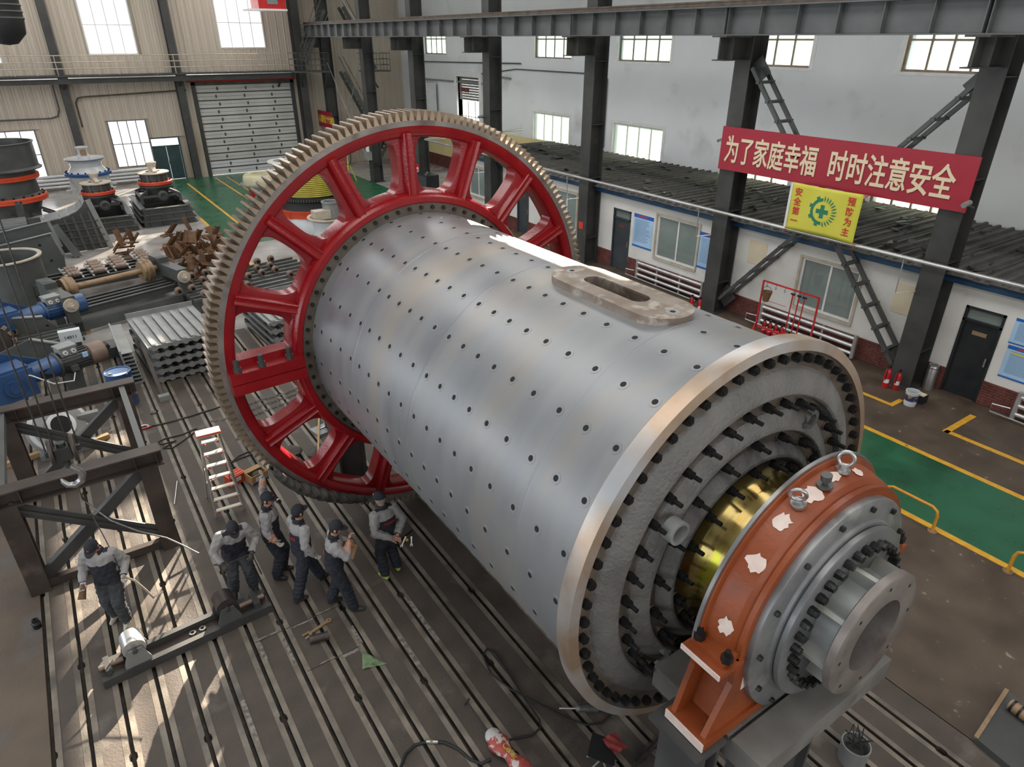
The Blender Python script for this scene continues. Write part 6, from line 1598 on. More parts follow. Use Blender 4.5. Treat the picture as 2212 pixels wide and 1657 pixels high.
# ---- I-beam stand
XL, XR, YF, YB, ZT = -1.75, .2, 11.08, 14.05, 1.97
st_ = empty('beam_stand', (XL + 1, 12.5, 0), 'rust brown I-beam stand with cross braces', 'stand')
for x in (XL, XR):
    for y in (YF, YB): put('leg', MB().ibeam((x, y, 0), (x, y, ZT - .28), .30, .28, .026, (0, 1, 0)), M['steel_brown'], st_)
for y in (YF, YB):
    put('top_beam', MB().ibeam((XL - .35, y, ZT - .14), (XR + .24, y, ZT - .14), .28, .28, .026), M['steel_brown'], st_)
    for xx in (XR - .18, XR + .14, XL - .12, XL + .2): put('web_stiffener', MB().box((xx, y - .135, ZT - .25), (xx + .015, y + .135, ZT - .03)), M['steel_brown'], st_)
    put('cross_brace', MB().bar((XL, y - .03, ZT - .3), (XR, y - .03, .3), .14, .05).bar((XL, y - .05, ZT - .3), (XR, y - .05, .3), .03, .2), M['steel_dark'], st_)
    put('cross_brace', MB().bar((XR, y + .06, ZT - .3), (XL, y + .06, .1), .12, .18), M['steel_dark'], st_)
    put('sill_beam', MB().box((XL, y - .06, .02), (XR, y + .06, .16)), M['steel_brown'], st_)
for x in (XL, XR): put('side_rail', MB().box((x - .05, YF + .11, ZT - .16), (x + .05, YB - .11, ZT - .03)), M['grey_paint'], st_)

# ---- crane hook hanging in front of the stand
hk = fp(160, 1040, 2.15)
ho = empty('crane_hook', (hk.x, hk.y, hk.z), 'crane hook block hanging on wire ropes before the beam stand', 'crane hook')
cx, cy, cz = hk
for sx in (-1, 1): put('sheave_cheek', MB().lathe([(.0, -.025), (.2, -.025), (.21, 0), (.2, .025), (0, .025)], (cx + sx * .14, cy, cz + .55), 'X', 28), M['steel_brown'], ho, 35)
put('hook_block', MB().box((cx - .1, cy - .1, cz + .42), (cx + .1, cy + .1, cz + .62)).cyl((cx, cy, cz + .62), (cx, cy, cz + .68), .06, n=12), M['steel_dark'], ho)
put('hook_shank', MB().cyl((cx, cy, cz + .26), (cx, cy, cz + .44), .045, n=12), M['steel_dark'], ho, 35)
put('hook', MB().tube([(cx, cy, cz + .30), (cx + .03, cy, cz + .24), (cx + .10, cy, cz + .17), (cx + .13, cy, cz + .08), (cx + .09, cy, cz - .02), (cx, cy, cz - .06), (cx - .09, cy, cz - .03), (cx - .13, cy, cz + .05), (cx - .14, cy, cz + .1)], .04, 10, rs=[.04, .045, .05, .055, .055, .05, .045, .035, .012]), M['steel_raw'], ho, 60)
for dx, dy in ((-.2, 0), (-.09, .05), (.09, -.05), (.2, 0)): put('wire_rope', MB().cyl((cx + dx, cy + dy, cz + .6), (cx + dx, cy + dy, ZR - .05), .011, n=6), M['rope'], ho)
put('block_crosshead', MB().box((cx - .22, cy - .03, cz + .5), (cx + .22, cy + .03, cz + .58)), M['steel_dark'], ho)
# slings from the hook
r1_ = [Vector((cx, cy, cz - .02)), fp(185, 1085, 1.6), fp(200, 1115, 1.35), fp(225, 1160, 1.45), fp(248, 1205, 1.35), fp(262, 1240, 1.0)]
single('hook_rope', MB().tube(r1_, .009, 6), M['rope'], 'thin dark rope from the hook over the shoulder of the left worker', 'rope', smooth=60)
single('wire_sling', MB().tube([Vector((cx + .02, cy, cz - .03)), fp(178, 1078, 1.7), fp(205, 1100, 1.5), fp(240, 1125, 1.4), fp(300, 1148, 1.3), fp(360, 1162, 1.2), fp(395, 1178, 1.15), fp(430, 1196, 1.1)], .012, 8), M['chain'], 'pale wire sling stretched from the hook past the stand', 'sling', smooth=60)
# things the workers hold
h1 = pp[1][1]
w = wpt(pp[1][0], pp[1][2], h1[-1][0]); w2 = fp(352, 1277, .25)
single('hand_hose', MB().tube([w, w + Vector((.12, -.03, -.12)), w.lerp(w2, .5) + Vector((0, 0, -.12)), w2 + Vector((-.15, .03, -.08)), w2], .016, 8), M['dust_cream'], 'tan hose held by the left worker', 'hose', smooth=60)
w = wpt(pp[1][0], pp[1][2], h1[1][0] + h1[1][1] * .09)
sp_ = empty('rope_bundle', w, 'dark frayed rope bundle in the gloved hand of the left worker', 'rope bundle')
put('bundle_core', MB().cyl(w + Vector((.03, .05, .05)), w + Vector((-.04, -.08, -.1)), .035, .055, n=10), M['rust'], sp_, 40)
put('bundle_end', MB().cyl(w + Vector((.03, .05, .05)), w + Vector((.04, .07, .07)), .03, n=10), M['white_paint'], sp_, 40)
h2 = pp[2][1]; a = wpt(pp[2][0], pp[2][2], h2[1][0]); b = wpt(pp[2][0], pp[2][2], h2[-1][0])
e1 = a + (a - b).normalized() * .1; e2 = fp(565, 1240, .55)
single('tool_rod', MB().tube([a + Vector((-.12, .02, .06)), a, b, e2], .011, 8), M['steel_brown'], 'long thin rod held by the sunlit worker', 'rod', smooth=60)
h5 = pp[5][1]; c5 = wpt(pp[5][0], pp[5][2], (-.02, .24, 1.13))
single('clipboard', MB().obox((c5.x, c5.y, c5.z), (.22, .012, .30), pp[5][2] + 1.15, 0, .35), M['cardboard'], 'brown clipboard held under the arm of a worker', 'clipboard')

# ---- stepladder
top = fp(449, 934, 1.93); fa, fb = fp(468, 1118), fp(528, 1100); ba, bb = fp(448, 1075), fp(500, 1045)
ld = empty('stepladder', ((fa + bb) / 2).to_tuple(), 'aluminium stepladder with cream treads and orange brackets', 'stepladder')
dirx = (fb - fa).normalized(); ta, tb = top - dirx * .15, top + dirx * .15
for p, q in ((fa, ta), (fb, tb)): put('front_rail', MB().bar(p, q, .03, .06), M['aluminium'], ld)
for p, q in ((ba, ta), (bb, tb)): put('rear_rail', MB().bar(p, q + Vector((0, .03, -.05)), .025, .04), M['aluminium'], ld)
for k in range(7):
    t = (k + .6) / 7.3; p, q = fa.lerp(ta, t), fb.lerp(tb, t)
    tr_ = put('tread', MB().bar(p, q, .085, .022), M['cream_tread'], ld)
    for e, sg in ((p, 1), (q, -1)): put('tread_bracket', MB().bar(e + dirx * .01 * sg, e + dirx * .07 * sg + Vector((0, 0, -.06)), .05, .015), M['orange_red'], tr_)
for k in range(3): t = .25 + k * .22; put('rear_bar', MB().bar(ba.lerp(ta, t), bb.lerp(tb, t), .05, .015), M['cream_tread'], ld)
put('top_cap', MB().bar(ta - dirx * .04, tb + dirx * .04, .2, .05), M['cream_tread'], ld); put('cap_edge', MB().bar(ta - dirx * .05, tb + dirx * .05, .21, .03), M['orange_red'], ld)
# boxes near it
p = fp(510, 1040); t = empty('tool_case', p, 'orange plastic tool case beside the stepladder', 'tool case', rz=.35)
put('case_body', MB().box((-.17, -.12, 0), (.17, .12, .13)), M['orange_red'], t, None, False); put('case_lid', MB().box((-.175, -.125, .135), (.175, .125, .2)), M['orange_red'], t, None, False); put('case_latch', MB().box((-.05, -.135, .08), (.05, -.12, .16)), M['white_paint'], t, None, False)
for k in range(3): put('lid_rib', MB().box((-.15, -.09 + k * .08, .2), (.15, -.06 + k * .08, .21)), M['orange_red'], t, None, False)
p = fp(556, 1036); t = empty('carton', p, 'open cardboard carton with rags beside the gear', 'carton', rz=.3)
for a, b in (((-.18, -.14), (.18, -.125)), ((-.18, .125), (.18, .14)), ((-.18, -.125), (-.165, .125)), ((.165, -.125), (.18, .125))): put('carton_wall', MB().box((a[0], a[1], 0), (b[0], b[1], .2)), M['cardboard'], t, None, False)
put('carton_floor', MB().box((-.165, -.125, 0), (.165, .125, .06)), M['cardboard'], t, None, False); put('carton_flap', MB().bar((-.17, .14, .2), (.17, .14, .2), .14, .008), M['cardboard'], t, None, False)
put('label_print', MB().box((-.1, -.145, .06), (.06, -.1405, .15)), M['white_paint'], t, None, False); put('blue_band', MB().box((-.18, -.144, 0), (.18, -.1405, .045)), M['blue_ring'], t, None, False)
put('rag', MB().ball((.02, .02, .1), .1, 12, 1.2, 1, .8), M['tarp'], t, 60, False)

# ---- chains and slings on the floor
lk = MB().tube([(.038 * math.cos(t) + (.02 if math.cos(t) > 0 else -.02), .022 * math.sin(t), 0) for t in [2 * math.pi * i / 12 for i in range(12)]], .0075, 5, True).mesh('chain_link', 60); lk.materials.append(M['chain'])
def chain(pts, lab, grp, turns=1):
    pts = [Vector(p) for p in pts]
    c = empty('steel_chain', pts[0], lab, 'chain', grp)
    seg = [(a, b) for a, b in zip(pts, pts[1:])]; k = 0
    for a, b in seg:
        n = max(1, int((b - a).length / .085)); d = (b - a).normalized(); yaw = math.atan2(d.y, d.x)
        for i in range(n):
            p = a.lerp(b, (i + .5) / n)
            o = link('chain_link', lk, None, c)
            o.location = (p.x + .008 * math.sin(k * 2.1), p.y + .008 * math.cos(k * 1.7), .022); o.rotation_euler = (math.pi / 2 * (k % 2) * .7, 0, yaw + .2 * math.sin(k * 1.3)); k += 1
    return c
chain([fp(535, 875), fp(575, 862), fp(615, 852), fp(660, 832)], 'upper steel chain seen through the lower gear window', 'chains on the plates behind the gear')
chain([fp(540, 888), fp(580, 872), fp(625, 858), fp(665, 842)], 'middle steel chain seen through the lower gear window', 'chains on the plates behind the gear')
chain([fp(545, 900), fp(595, 880), fp(630, 868), fp(670, 855)], 'lower steel chain seen through the lower gear window', 'chains on the plates behind the gear')
chain([fp(455, 912), fp(480, 908), fp(505, 902)], 'short steel chain running under the gear rim', 'chains on the plates behind the gear')
chain([fp(508, 925), fp(515, 940), fp(512, 950), fp(522, 948)], 'small heap of bright chain beside the gear rim', 'chains on the plates behind the gear')
single('wire_sling', MB().tube([fp(315, 922, .02), fp(345, 917, .02), fp(390, 905, .03), fp(430, 893, .02), fp(465, 882, .02), fp(482, 876, .02)], .018, 8), M['rope'], 'dark wire sling lying between the shackle and the gear', 'sling', smooth=60)
single('wire_sling', MB().tube([fp(425, 925, .02), fp(395, 938, .02), fp(355, 948, .02), fp(340, 955, .02), fp(350, 960, .02), fp(380, 952, .02), fp(360, 964, .02), fp(352, 968, .02), fp(372, 968, .02), fp(405, 945, .02), fp(428, 928, .02)], .016, 8), M['rope'], 'dark looped wire sling beside the stepladder top', 'sling', smooth=60)
single('wire_sling', MB().tube([fp(498, 1000, .02), fp(515, 985, .02), fp(545, 972, .02), fp(560, 965, .02), fp(548, 980, .02), fp(518, 990, .02), fp(502, 998, .02)], .014, 8), M['rope'], 'dark looped wire sling beside the tool case', 'sling', smooth=60)
p = fp(312, 925); s = empty('bow_shackle', p, 'steel bow shackle with red pin beside the wire sling', 'shackle')
put('bow', MB().tube([(p.x + .09 * math.cos(t), p.y + .09 * math.sin(t), .03) for t in [-.9 + 4.8 * i / 16 for i in range(17)]], .02, 8), M['chrome_pipe'], s, 60); put('pin', MB().cyl((p.x - .1, p.y - .09, .03), (p.x + .14, p.y - .05, .03), .02, n=10), M['red_paint'], s, 40)
p = fp(332, 893); single('link_connector', MB().tube([(p.x + .05 * math.cos(t), p.y + .04 * math.sin(t), .03) for t in [2 * math.pi * i / 14 for i in range(14)]], .02, 8, True), M['chain'], 'small steel link lying above the wire sling', 'shackle', smooth=60)
p, q = fp(383, 1040), fp(377, 1090); single('steel_rod', MB().cyl((p.x, p.y, .01), (q.x, q.y, .01), .009, n=6), M['chrome_pipe'], 'thin bright rod on the plates left of the stepladder', 'rod')

# ---- roller stand on a long beam
a, b = Vector((-1.12, 8.55, 0)), Vector((1.22, 8.68, 0))
rs_ = empty('roller_stand', ((a + b) / 2).to_tuple(), 'long low roller stand with two drum rollers', 'roller stand')
d = (b - a).normalized(); nrm_ = Vector((-d.y, d.x, 0))
for sx in (-.17, .17): put('base_channel', MB().bar(a + nrm_ * sx + Vector((0, 0, .07)), b + nrm_ * sx + Vector((0, 0, .07)), .09, .14), M['steel_dark'], rs_)
put('base_plate', MB().bar(a + Vector((0, 0, .02)), b + Vector((0, 0, .02)), .3, .03), M['steel_brown'], rs_)
for t, mt in ((.20, 'grey_light'), (.74, 'grey_paint')):
    c = a.lerp(b, t)
    for sg in (-1, 1):
        pts = [(-.17, .14), (.17, .14), (.17, .2), (.09, .42), (-.09, .42), (-.17, .2)]
        mm = Matrix(((d.x, nrm_.x, 0, c.x), (d.y, nrm_.y, 0, c.y), (0, 0, 1, 0), (0, 0, 0, 1)))
        put('roller_cheek', MB().prism(pts, mm, sg * .17 - .012, sg * .17 + .012), M[mt], rs_)
    put('drum_roller', MB().cyl(c + nrm_ * -.14 + Vector((0, 0, .40)), c + nrm_ * .14 + Vector((0, 0, .40)), .15, n=28), M['chrome_pipe'] if t < .5 else M['steel_brown'], rs_, 35)
    put('roller_axle', MB().cyl(c + nrm_ * -.21 + Vector((0, 0, .40)), c + nrm_ * .21 + Vector((0, 0, .40)), .035, n=12), M['steel_dark'], rs_, 35)
for t0, t1 in ((.0, .13), (.82, .98)): put('jack_screw', MB().cyl(a.lerp(b, t0) + Vector((0, 0, .2)), a.lerp(b, t1) + Vector((0, 0, .2)), .04, n=12), M['roller_brown'], rs_, 35)
put('screw_bracket', MB().bar(a.lerp(b, .03) + Vector((0, 0, .14)), a.lerp(b, .06) + Vector((0, 0, .14)), .3, .2), M['steel_dark'], rs_); put('screw_bracket', MB().bar(a.lerp(b, .90) + Vector((0, 0, .14)), a.lerp(b, .94) + Vector((0, 0, .14)), .3, .2), M['grey_dark'], rs_)
for t in (.52, .58): put('loose_nut', MB().lathe([(.025, .035), (.05, .035), (.05, .08), (.025, .08)], a.lerp(b, t) + nrm_ * .03, 'Z', 14, closed=True), M['chain'], rs_, 35)

# ---- hand tools
def wrench(p, q, lab, r=.018, mt='rust_pale'):
    p, q = Vector(p), Vector(q); d = (q - p).normalized(); n = Vector((-d.y, d.x, 0))
    w_ = empty('wrench', ((p + q) / 2).to_tuple(), lab, 'wrench')
    put('handle', MB().bar(p + Vector((0, 0, .02)), q + Vector((0, 0, .02)), r * 1.7, .018), M[mt], w_)
    for s in (1, -1): put('jaw', MB().bar(p + n * s * r * 1.1 + Vector((0, 0, .02)) + d * .03, p + n * s * r * 1.5 - d * r * 3 + Vector((0, 0, .02)), r * 1.2, .022), M[mt], w_)
    put('ring_end', MB().lathe([(r * .7, .008), (r * 1.5, .008), (r * 1.5, .03), (r * .7, .03)], (q.x, q.y, 0), 'Z', 16, closed=True), M[mt], w_, 35)
wrench(fp(668, 1372), fp(710, 1343), 'long tan adjustable wrench on the floor below the group of workers', .028)
wrench(fp(868, 1182), fp(876, 1163), 'small steel wrench nearest the lime shoes', .012, 'chrome_pipe'); wrench(fp(889, 1180), fp(889, 1163), 'small steel wrench farther from the lime shoes', .012, 'chrome_pipe')
p, q = fp(851, 1180), fp(890, 1146); single('tommy_bar', MB().cyl((p.x, p.y, .012), (q.x, q.y, .012), .011, n=8), M['bolt'], 'black bar on the floor behind the man with clasped hands', 'bar')
p = fp(879, 1168); single('yellow_cap', MB().cyl((p.x, p.y, 0), (p.x, p.y, .03), .028, n=12), M['flag'], 'small yellow plastic cap between the steel wrenches', 'cap')
p = fp(690, 1384); d = Vector((.9, -.25, 0)).normalized()
s = empty('steel_sleeve', (p.x, p.y, 0), 'dark flanged steel sleeve lying beside the adjustable wrench', 'sleeve')
put('sleeve_barrel', MB().cyl(p - d * .12 + Vector((0, 0, .065)), p + d * .12 + Vector((0, 0, .065)), .06, n=24), M['steel_brown'], s, 35)
for t in (-.12, .12): put('sleeve_collar', MB().cyl(p + d * (t - .015) + Vector((0, 0, .065)), p + d * (t + .015) + Vector((0, 0, .065)), .066, n=24), M['steel_dark'], s, 35)
put('sleeve_bore', MB().cyl(p + d * .135 + Vector((0, 0, .065)), p + d * .137 + Vector((0, 0, .065)), .042, n=20), M['black_hole'], s)
p = fp(82, 1355); s = empty('socket', (p.x, p.y, 0), 'dark impact socket standing at the left floor edge', 'socket')
put('socket_body', MB().lathe([(.0, .0), (.055, 0), (.06, .1), (.045, .12), (.045, .16), (.02, .16), (.02, .1)], (p.x, p.y, 0), 'Z', 24), M['bolt'], s, 35); put('socket_ring', MB().lathe([(.061, .085), (.064, .09), (.061, .095)], (p.x, p.y, 0), 'Z', 24), M['steel_dark'], s, 35)
# green rag
m = MB(); cpts = [fp(783, 1410), fp(836, 1435), fp(783, 1448)]; k = 8
for i in range(k + 1):
    for j in range(k + 1 - i):
        u, v = i / k, j / k; q = cpts[0] * (1 - u - v) + cpts[1] * u + cpts[2] * v
        m.v.append((q.x, q.y, .012 + .03 * abs(math.sin(q.x * 21) * math.cos(q.y * 17)) * (1 - abs(u - .3))))
idx = {}; c = 0
for i in range(k + 1):
    for j in range(k + 1 - i): idx[i, j] = c; c += 1
for i in range(k):
    for j in range(k - i):
        m.f.append((idx[i, j], idx[i + 1, j], idx[i, j + 1]))
        if j < k - i - 1: m.f.append((idx[i + 1, j], idx[i + 1, j + 1], idx[i, j + 1]))
o = single('green_rag', m, mat('faded_green_cloth', (.12, .19, .10), (.20, .28, .15), .9, 0, 8, c3=(.05, .06, .03), s3=6), 'triangular faded green rag on the dark plates', 'rag', smooth=60)
sd = o.modifiers.new('t', 'SOLIDIFY'); sd.thickness = .01

# ---- air tool with its hose, bag, stool and brush at the bottom edge
p, q = fp(1208, 1530, .06), fp(1300, 1531, .06); d = (q - p).normalized()
g = empty('air_grinder', ((p + q) / 2).to_tuple(), 'grey pneumatic grinder lying under the mill end', 'air tool')
for t0, t1, r, mt in ((.0, .42, .012, 'chrome_pipe'), (.40, .50, .036, 'grey_light'), (.48, .72, .048, 'grey_paint'), (.70, .92, .055, 'grey_dark'), (.9, 1.0, .03, 'steel_dark')): put(('spindle', 'nose', 'barrel', 'grip', 'hose_end')[(.012, .036, .048, .055, .03).index(r)], MB().cyl(p.lerp(q, t0), p.lerp(q, t1), r, n=18), M[mt], g, 35)
put('trigger', MB().bar(p.lerp(q, .55) + Vector((-.02, .06, .02)), p.lerp(q, .6) + Vector((-.02, .06, .06)), .03, .02), M['steel_dark'], g)
single('air_hose', MB().tube([q, fp(1312, 1520, .03), fp(1318, 1545, .02), fp(1300, 1562, .015), fp(1270, 1566, .015), fp(1230, 1555, .015), fp(1190, 1535, .015), fp(1150, 1515, .015), fp(1105, 1490, .015), fp(1060, 1455, .015), fp(1043, 1415, .015), fp(1052, 1402, .015), fp(1068, 1410, .015), fp(1095, 1450, .015), fp(1130, 1505, .015), fp(1165, 1555, .015), fp(1168, 1572, .015), fp(1150, 1588, .015), fp(1100, 1598, .015)], .013, 8), M['black'], 'thin black air hose looping from the grinder across the plates', 'hose', smooth=60)
hs_ = empty('rubber_hose', fp(930, 1605), 'thick dark hose with a brass coupling at the bottom edge', 'hose')
put('hose_run', MB().tube([fp(866, 1657, .02), fp(875, 1630, .02), fp(895, 1610, .02), fp(925, 1602, .02), fp(960, 1604, .02), fp(990, 1618, .02), fp(1015, 1640, .02), fp(1040, 1650, .02), fp(1060, 1640, .02)], .02, 10), M['black'], hs_, 60); put('coupling', MB().cyl(fp(921, 1602.5, .022), fp(946, 1603, .022), .024, n=12), M['steel_raw'], hs_, 40); put('coupling_ring', MB().cyl(fp(930, 1602.5, .022), fp(935, 1603, .022), .028, n=12), M['rust_pale'], hs_, 40)
p, q = fp(1003, 1525), fp(1013, 1511); r_ = fp(1062, 1600); t = empty('tee_bar', ((p + q) / 2).to_tuple(), 'dark T-handle bar beside the red sack', 'tee bar')
put('tee_head', MB().cyl((p.x, p.y, .02), (q.x, q.y, .02), .014, n=8), M['steel_dark'], t); put('tee_shaft', MB().cyl(((p.x + q.x) / 2, (p.y + q.y) / 2, .015), (r_.x, r_.y, .015), .008, n=8), M['steel_dark'], t)
p, q = fp(1065, 1590, .12), fp(1135, 1668, .12); b_ = empty('paper_sack', (p.x, p.y, 0), 'crumpled red and white paper sack at the bottom edge', 'sack')
m = MB(); d = (q - p).normalized(); n = Vector((-d.y, d.x, 0)); k = 14
for i in range(k + 1):
    t = i / k; c = p.lerp(q, t); w_ = .10 + .03 * math.sin(t * 9)
    for j in range(14):
        a_ = 2 * math.pi * j / 14; rr = w_ * (1 + .10 * math.sin(j * 2.3 + i * 1.7))
        m.v.append(tuple(c + n * rr * math.cos(a_) + Vector((0, 0, rr * .8 * math.sin(a_) - .02))))
for i in range(k):
    for j in range(14): m.f.append((i * 14 + j, i * 14 + (j + 1) % 14, (i + 1) * 14 + (j + 1) % 14, (i + 1) * 14 + j))
m.f += [tuple(range(13, -1, -1)), tuple(range(k * 14, k * 14 + 14))]
put('sack_body', m, mat('red_sack_print', (.34, .05, .045), (.42, .08, .065), .6, 0, 14, c3=(.55, .5, .46), s3=9, m3=(.56, .6)), b_, 50)
put('sack_fold', MB().ball(p - d * .0, .105, 14, 1, 1, .8), mat('pale_sack_end', (.45, .42, .42), (.55, .52, .5), .6, 0, 12), b_, 60)
lt = lettering('Cefier', .1, 1, .002, .002); ang = math.atan2(d.y, d.x)
c0 = p.lerp(q, .55) + Vector((0, 0, .095))
lt.v = [(c0.x + a_ * math.cos(ang) - b__ * math.sin(ang), c0.y + a_ * math.sin(ang) + b__ * math.cos(ang), c0.z - abs(b__) * .4) for a_, b__, c_ in lt.v]
put('sack_lettering', lt, M['yellow_letter'], b_)
p = fp(1290, 1650); s = empty('folding_stool', (p.x, p.y, 0), 'black canvas folding stool with a red cloth at the bottom edge', 'stool')
put('stool_seat', MB().add([(p.x - .20, p.y - .02, .34), (p.x + .04, p.y + .17, .36), (p.x + .22, p.y - .1, .34), (p.x - .02, p.y - .3, .33), (p.x - .20, p.y - .02, .36), (p.x + .04, p.y + .17, .38), (p.x + .22, p.y - .1, .36), (p.x - .02, p.y - .3, .35)], [(0, 3, 2, 1), (4, 5, 6, 7), (0, 1, 5, 4), (1, 2, 6, 5), (2, 3, 7, 6), (3, 0, 4, 7)]), M['black'], s)
for a_, b__ in (((-.2, -.02), (.22, -.1)), ((.22, -.1), (-.2, -.02)), ((.04, .17), (-.02, -.3)), ((-.02, -.3), (.04, .17))): put('leg', MB().cyl((p.x + a_[0], p.y + a_[1], .34), (p.x + b__[0], p.y + b__[1], 0), .011, n=8), M['grey_light'], s)
m = MB(); 
for i in range(9):
    for j in range(9): m.v.append((p.x + .06 + i * .028, p.y - .22 + j * .03, .395 + .012 * math.sin(i * 1.7 + j) - .02 * max(0, i - 5)))
for i in range(8):
    for j in range(8): m.f.append((i * 9 + j, (i + 1) * 9 + j, (i + 1) * 9 + j + 1, i * 9 + j + 1))
cl2 = single('red_cloth', m, mat('dull_red_cloth', (.30, .04, .035), (.38, .07, .06), .9, 0, 8), 'dull red cloth lying on the folding stool', 'cloth', smooth=60)
p, q = fp(1372, 1650, .05), fp(1425, 1598, .05); br = empty('wire_brush', (p.x, p.y, 0), 'dark bristle brush below the housing foot', 'brush')
put('brush_core', MB().cyl(p, q, .035, n=12), M['steel_brown'], br, 40)
m = MB(); dd = (q - p).normalized(); rr = random.Random(2)
for k in range(140):
    c = p.lerp(q, rr.random()); v = Vector((rr.uniform(-1, 1), rr.uniform(-1, 1), rr.uniform(-.4, 1))); v = (v - dd * v.dot(dd)).normalized()
    m.cyl(c + v * .03, c + v * .075, .003, n=3)
tag(put('bristle', m, M['steel_dark'], br), kind='stuff')
# ---- right hand floor edge
pl_ = empty('floor_hatch', (9.2, 1.2, 0), 'dark steel plate carrying a coil at the corner of the frame', 'steel plate')
c1, c2, c3 = fp(2175, 1490, .1), fp(2108, 1594, .1), fp(2260, 1720, .1); c4 = c1 + c3 - c2
put('plate_slab', MB().add([tuple(c) for c in (c1, c2, c3, c4)] + [(c.x, c.y, 0) for c in (c1, c2, c3, c4)], [(0, 1, 2, 3), (7, 6, 5, 4), (0, 4, 5, 1), (1, 5, 6, 2), (2, 6, 7, 3), (3, 7, 4, 0)]), M['grey_dark'], pl_)
put('plate_lip', MB().bar(c1, c2, .05, .03), M['rust_pale'], pl_)
p = fp(2178, 1528, .1); q = p + (c4 - c1).normalized() * .28
put('wound_coil', MB().cyl(p + Vector((0, 0, .07)), q + Vector((0, 0, .07)), .08, n=20), M['rust_pale'], pl_, 40)
for t in (.15, .5, .85): put('coil_band', MB().cyl((p.lerp(q, t - .05)) + Vector((0, 0, .07)), p.lerp(q, t + .05) + Vector((0, 0, .07)), .088, n=20), M['bolt'], pl_, 40)
p = fp(1838, 1640); g = empty('wire_bin', (p.x, p.y, 0), 'grey can with tangled wire at the bottom edge', 'can')
put('can_body', MB().lathe([(0, 0), (.16, 0), (.17, .3), (.155, .3), (.15, .05), (0, .05)], (p.x, p.y, 0), 'Z', 28), M['grey_light'], g, 35)
rr = random.Random(4)
for k in range(5): put('loose_wire', MB().tube([(p.x + rr.uniform(-.15, .15), p.y + rr.uniform(-.15, .15), .25 + rr.uniform(0, .25)) for _ in range(6)], .006, 5), M['black'], g, 60)
# ---- hoops
def hoop(ya, yb, lab):
    x = 11.78; h = empty('barrier_hoop', (x, (ya + yb) / 2, 0), lab, 'barrier', 'yellow barrier hoops along the aisle')
    put('hoop_bar', MB().tube([(x, ya, 0), (x, ya, .34), (x, ya + .03, .44), (x, ya + .12, .49), (x, yb - .12, .49), (x, yb - .03, .44), (x, yb, .34), (x, yb, 0)], .028, 10), M['hoop'], h, 60)
    for y in (ya, yb): put('foot_disc', MB().cyl((x, y, 0), (x, y, .025), .08, n=18), M['rust_pale'], h, 40)
hoop(3.65, 4.62, 'yellow barrier hoop nearest the outlet flange'); hoop(1.45, 2.4, 'yellow barrier hoop at the frame edge'); hoop(5.75, 6.7, 'yellow barrier hoop half hidden by the mill cover')
# ---- fire extinguishers
def extinguisher(x, y, s, lab, grp):
    e = empty('fire_extinguisher', (x, y, 0), lab, 'fire extinguisher', grp)
    put('cylinder', MB().lathe([(0, 0), (.07 * s, 0), (.075 * s, .03), (.075 * s, .38 * s), (.06 * s, .44 * s), (.03 * s, .47 * s), (.03 * s, .5 * s), (0, .5 * s)], (x, y, 0), 'Z', 24), M['red_paint'], e, 35)
    put('valve', MB().box((x - .05, y - .02, .5 * s), (x + .05, y + .02, .55 * s)), M['bolt'], e); put('nozzle_hose', MB().tube([(x - .04, y, .53 * s), (x - .09, y, .45 * s), (x - .085, y, .2 * s)], .012, 6), M['bolt'], e, 60)
    put('paper_label', MB().lathe([(.0765 * s, .15), (.0765 * s, .26)], (x, y, 0), 'Z', 8, a0=2.9, a1=4.4), M['white_paint'], e)
extinguisher(16.62, 7.28, 1.1, 'red extinguisher left of the pair at the banner column', 'extinguishers at the banner column'); extinguisher(16.72, 7.06, 1.0, 'red extinguisher right of the pair at the banner column', 'extinguishers at the banner column')
extinguisher(16.6, 13.9, 1.0, 'red extinguisher left of the pair behind the manhole pad', 'extinguishers at the middle column'); extinguisher(16.65, 13.6, 1.0, 'red extinguisher right of the pair behind the manhole pad', 'extinguishers at the middle column')
p = fp(1964, 874); b = empty('paint_pail', (p.x, p.y, 0), 'white paint pail with a blue label beside the extinguishers', 'pail')
put('pail_body', MB().lathe([(0, 0), (.13, 0), (.155, .36), (.165, .36), (.165, .38), (.145, .38), (.14, .05), (0, .05)], (p.x, p.y, 0), 'Z', 28), M['white_enamel'], b, 35); put('pail_label', MB().lathe([(.1355, .06), (.1535, .3)], (p.x, p.y, 0), 'Z', 28), mat('navy_label_print', (.03, .03, .14), (.35, .3, .05), .5, 0, 9, mix=(.55, .62)), b, 40)
p = fp(1985, 868); b = empty('small_box', (p.x, p.y, 0), 'small black crate with paper beside the paint pail', 'crate'); put('crate_body', MB().box((p.x - .1, p.y - .12, 0), (p.x + .14, p.y + .12, .2)), M['black'], b); put('paper_pad', MB().box((p.x - .08, p.y - .1, .2), (p.x + .1, p.y + .08, .22)), M['paper'], b)
p = Vector((17.45, 6.62, 0)); b = empty('steel_bin', p, 'tall chrome bin beside the black office door', 'bin'); put('bin_body', MB().lathe([(0, 0), (.13, 0), (.13, .62), (.11, .66), (.12, .68), (.09, .68), (.08, .6), (0, .6)], tuple(p), 'Z', 28), M['steel_raw'], b, 35); put('bin_rim', MB().lathe([(.132, .6), (.137, .61), (.132, .62)], tuple(p), 'Z', 28), M['steel_dark'], b, 35)
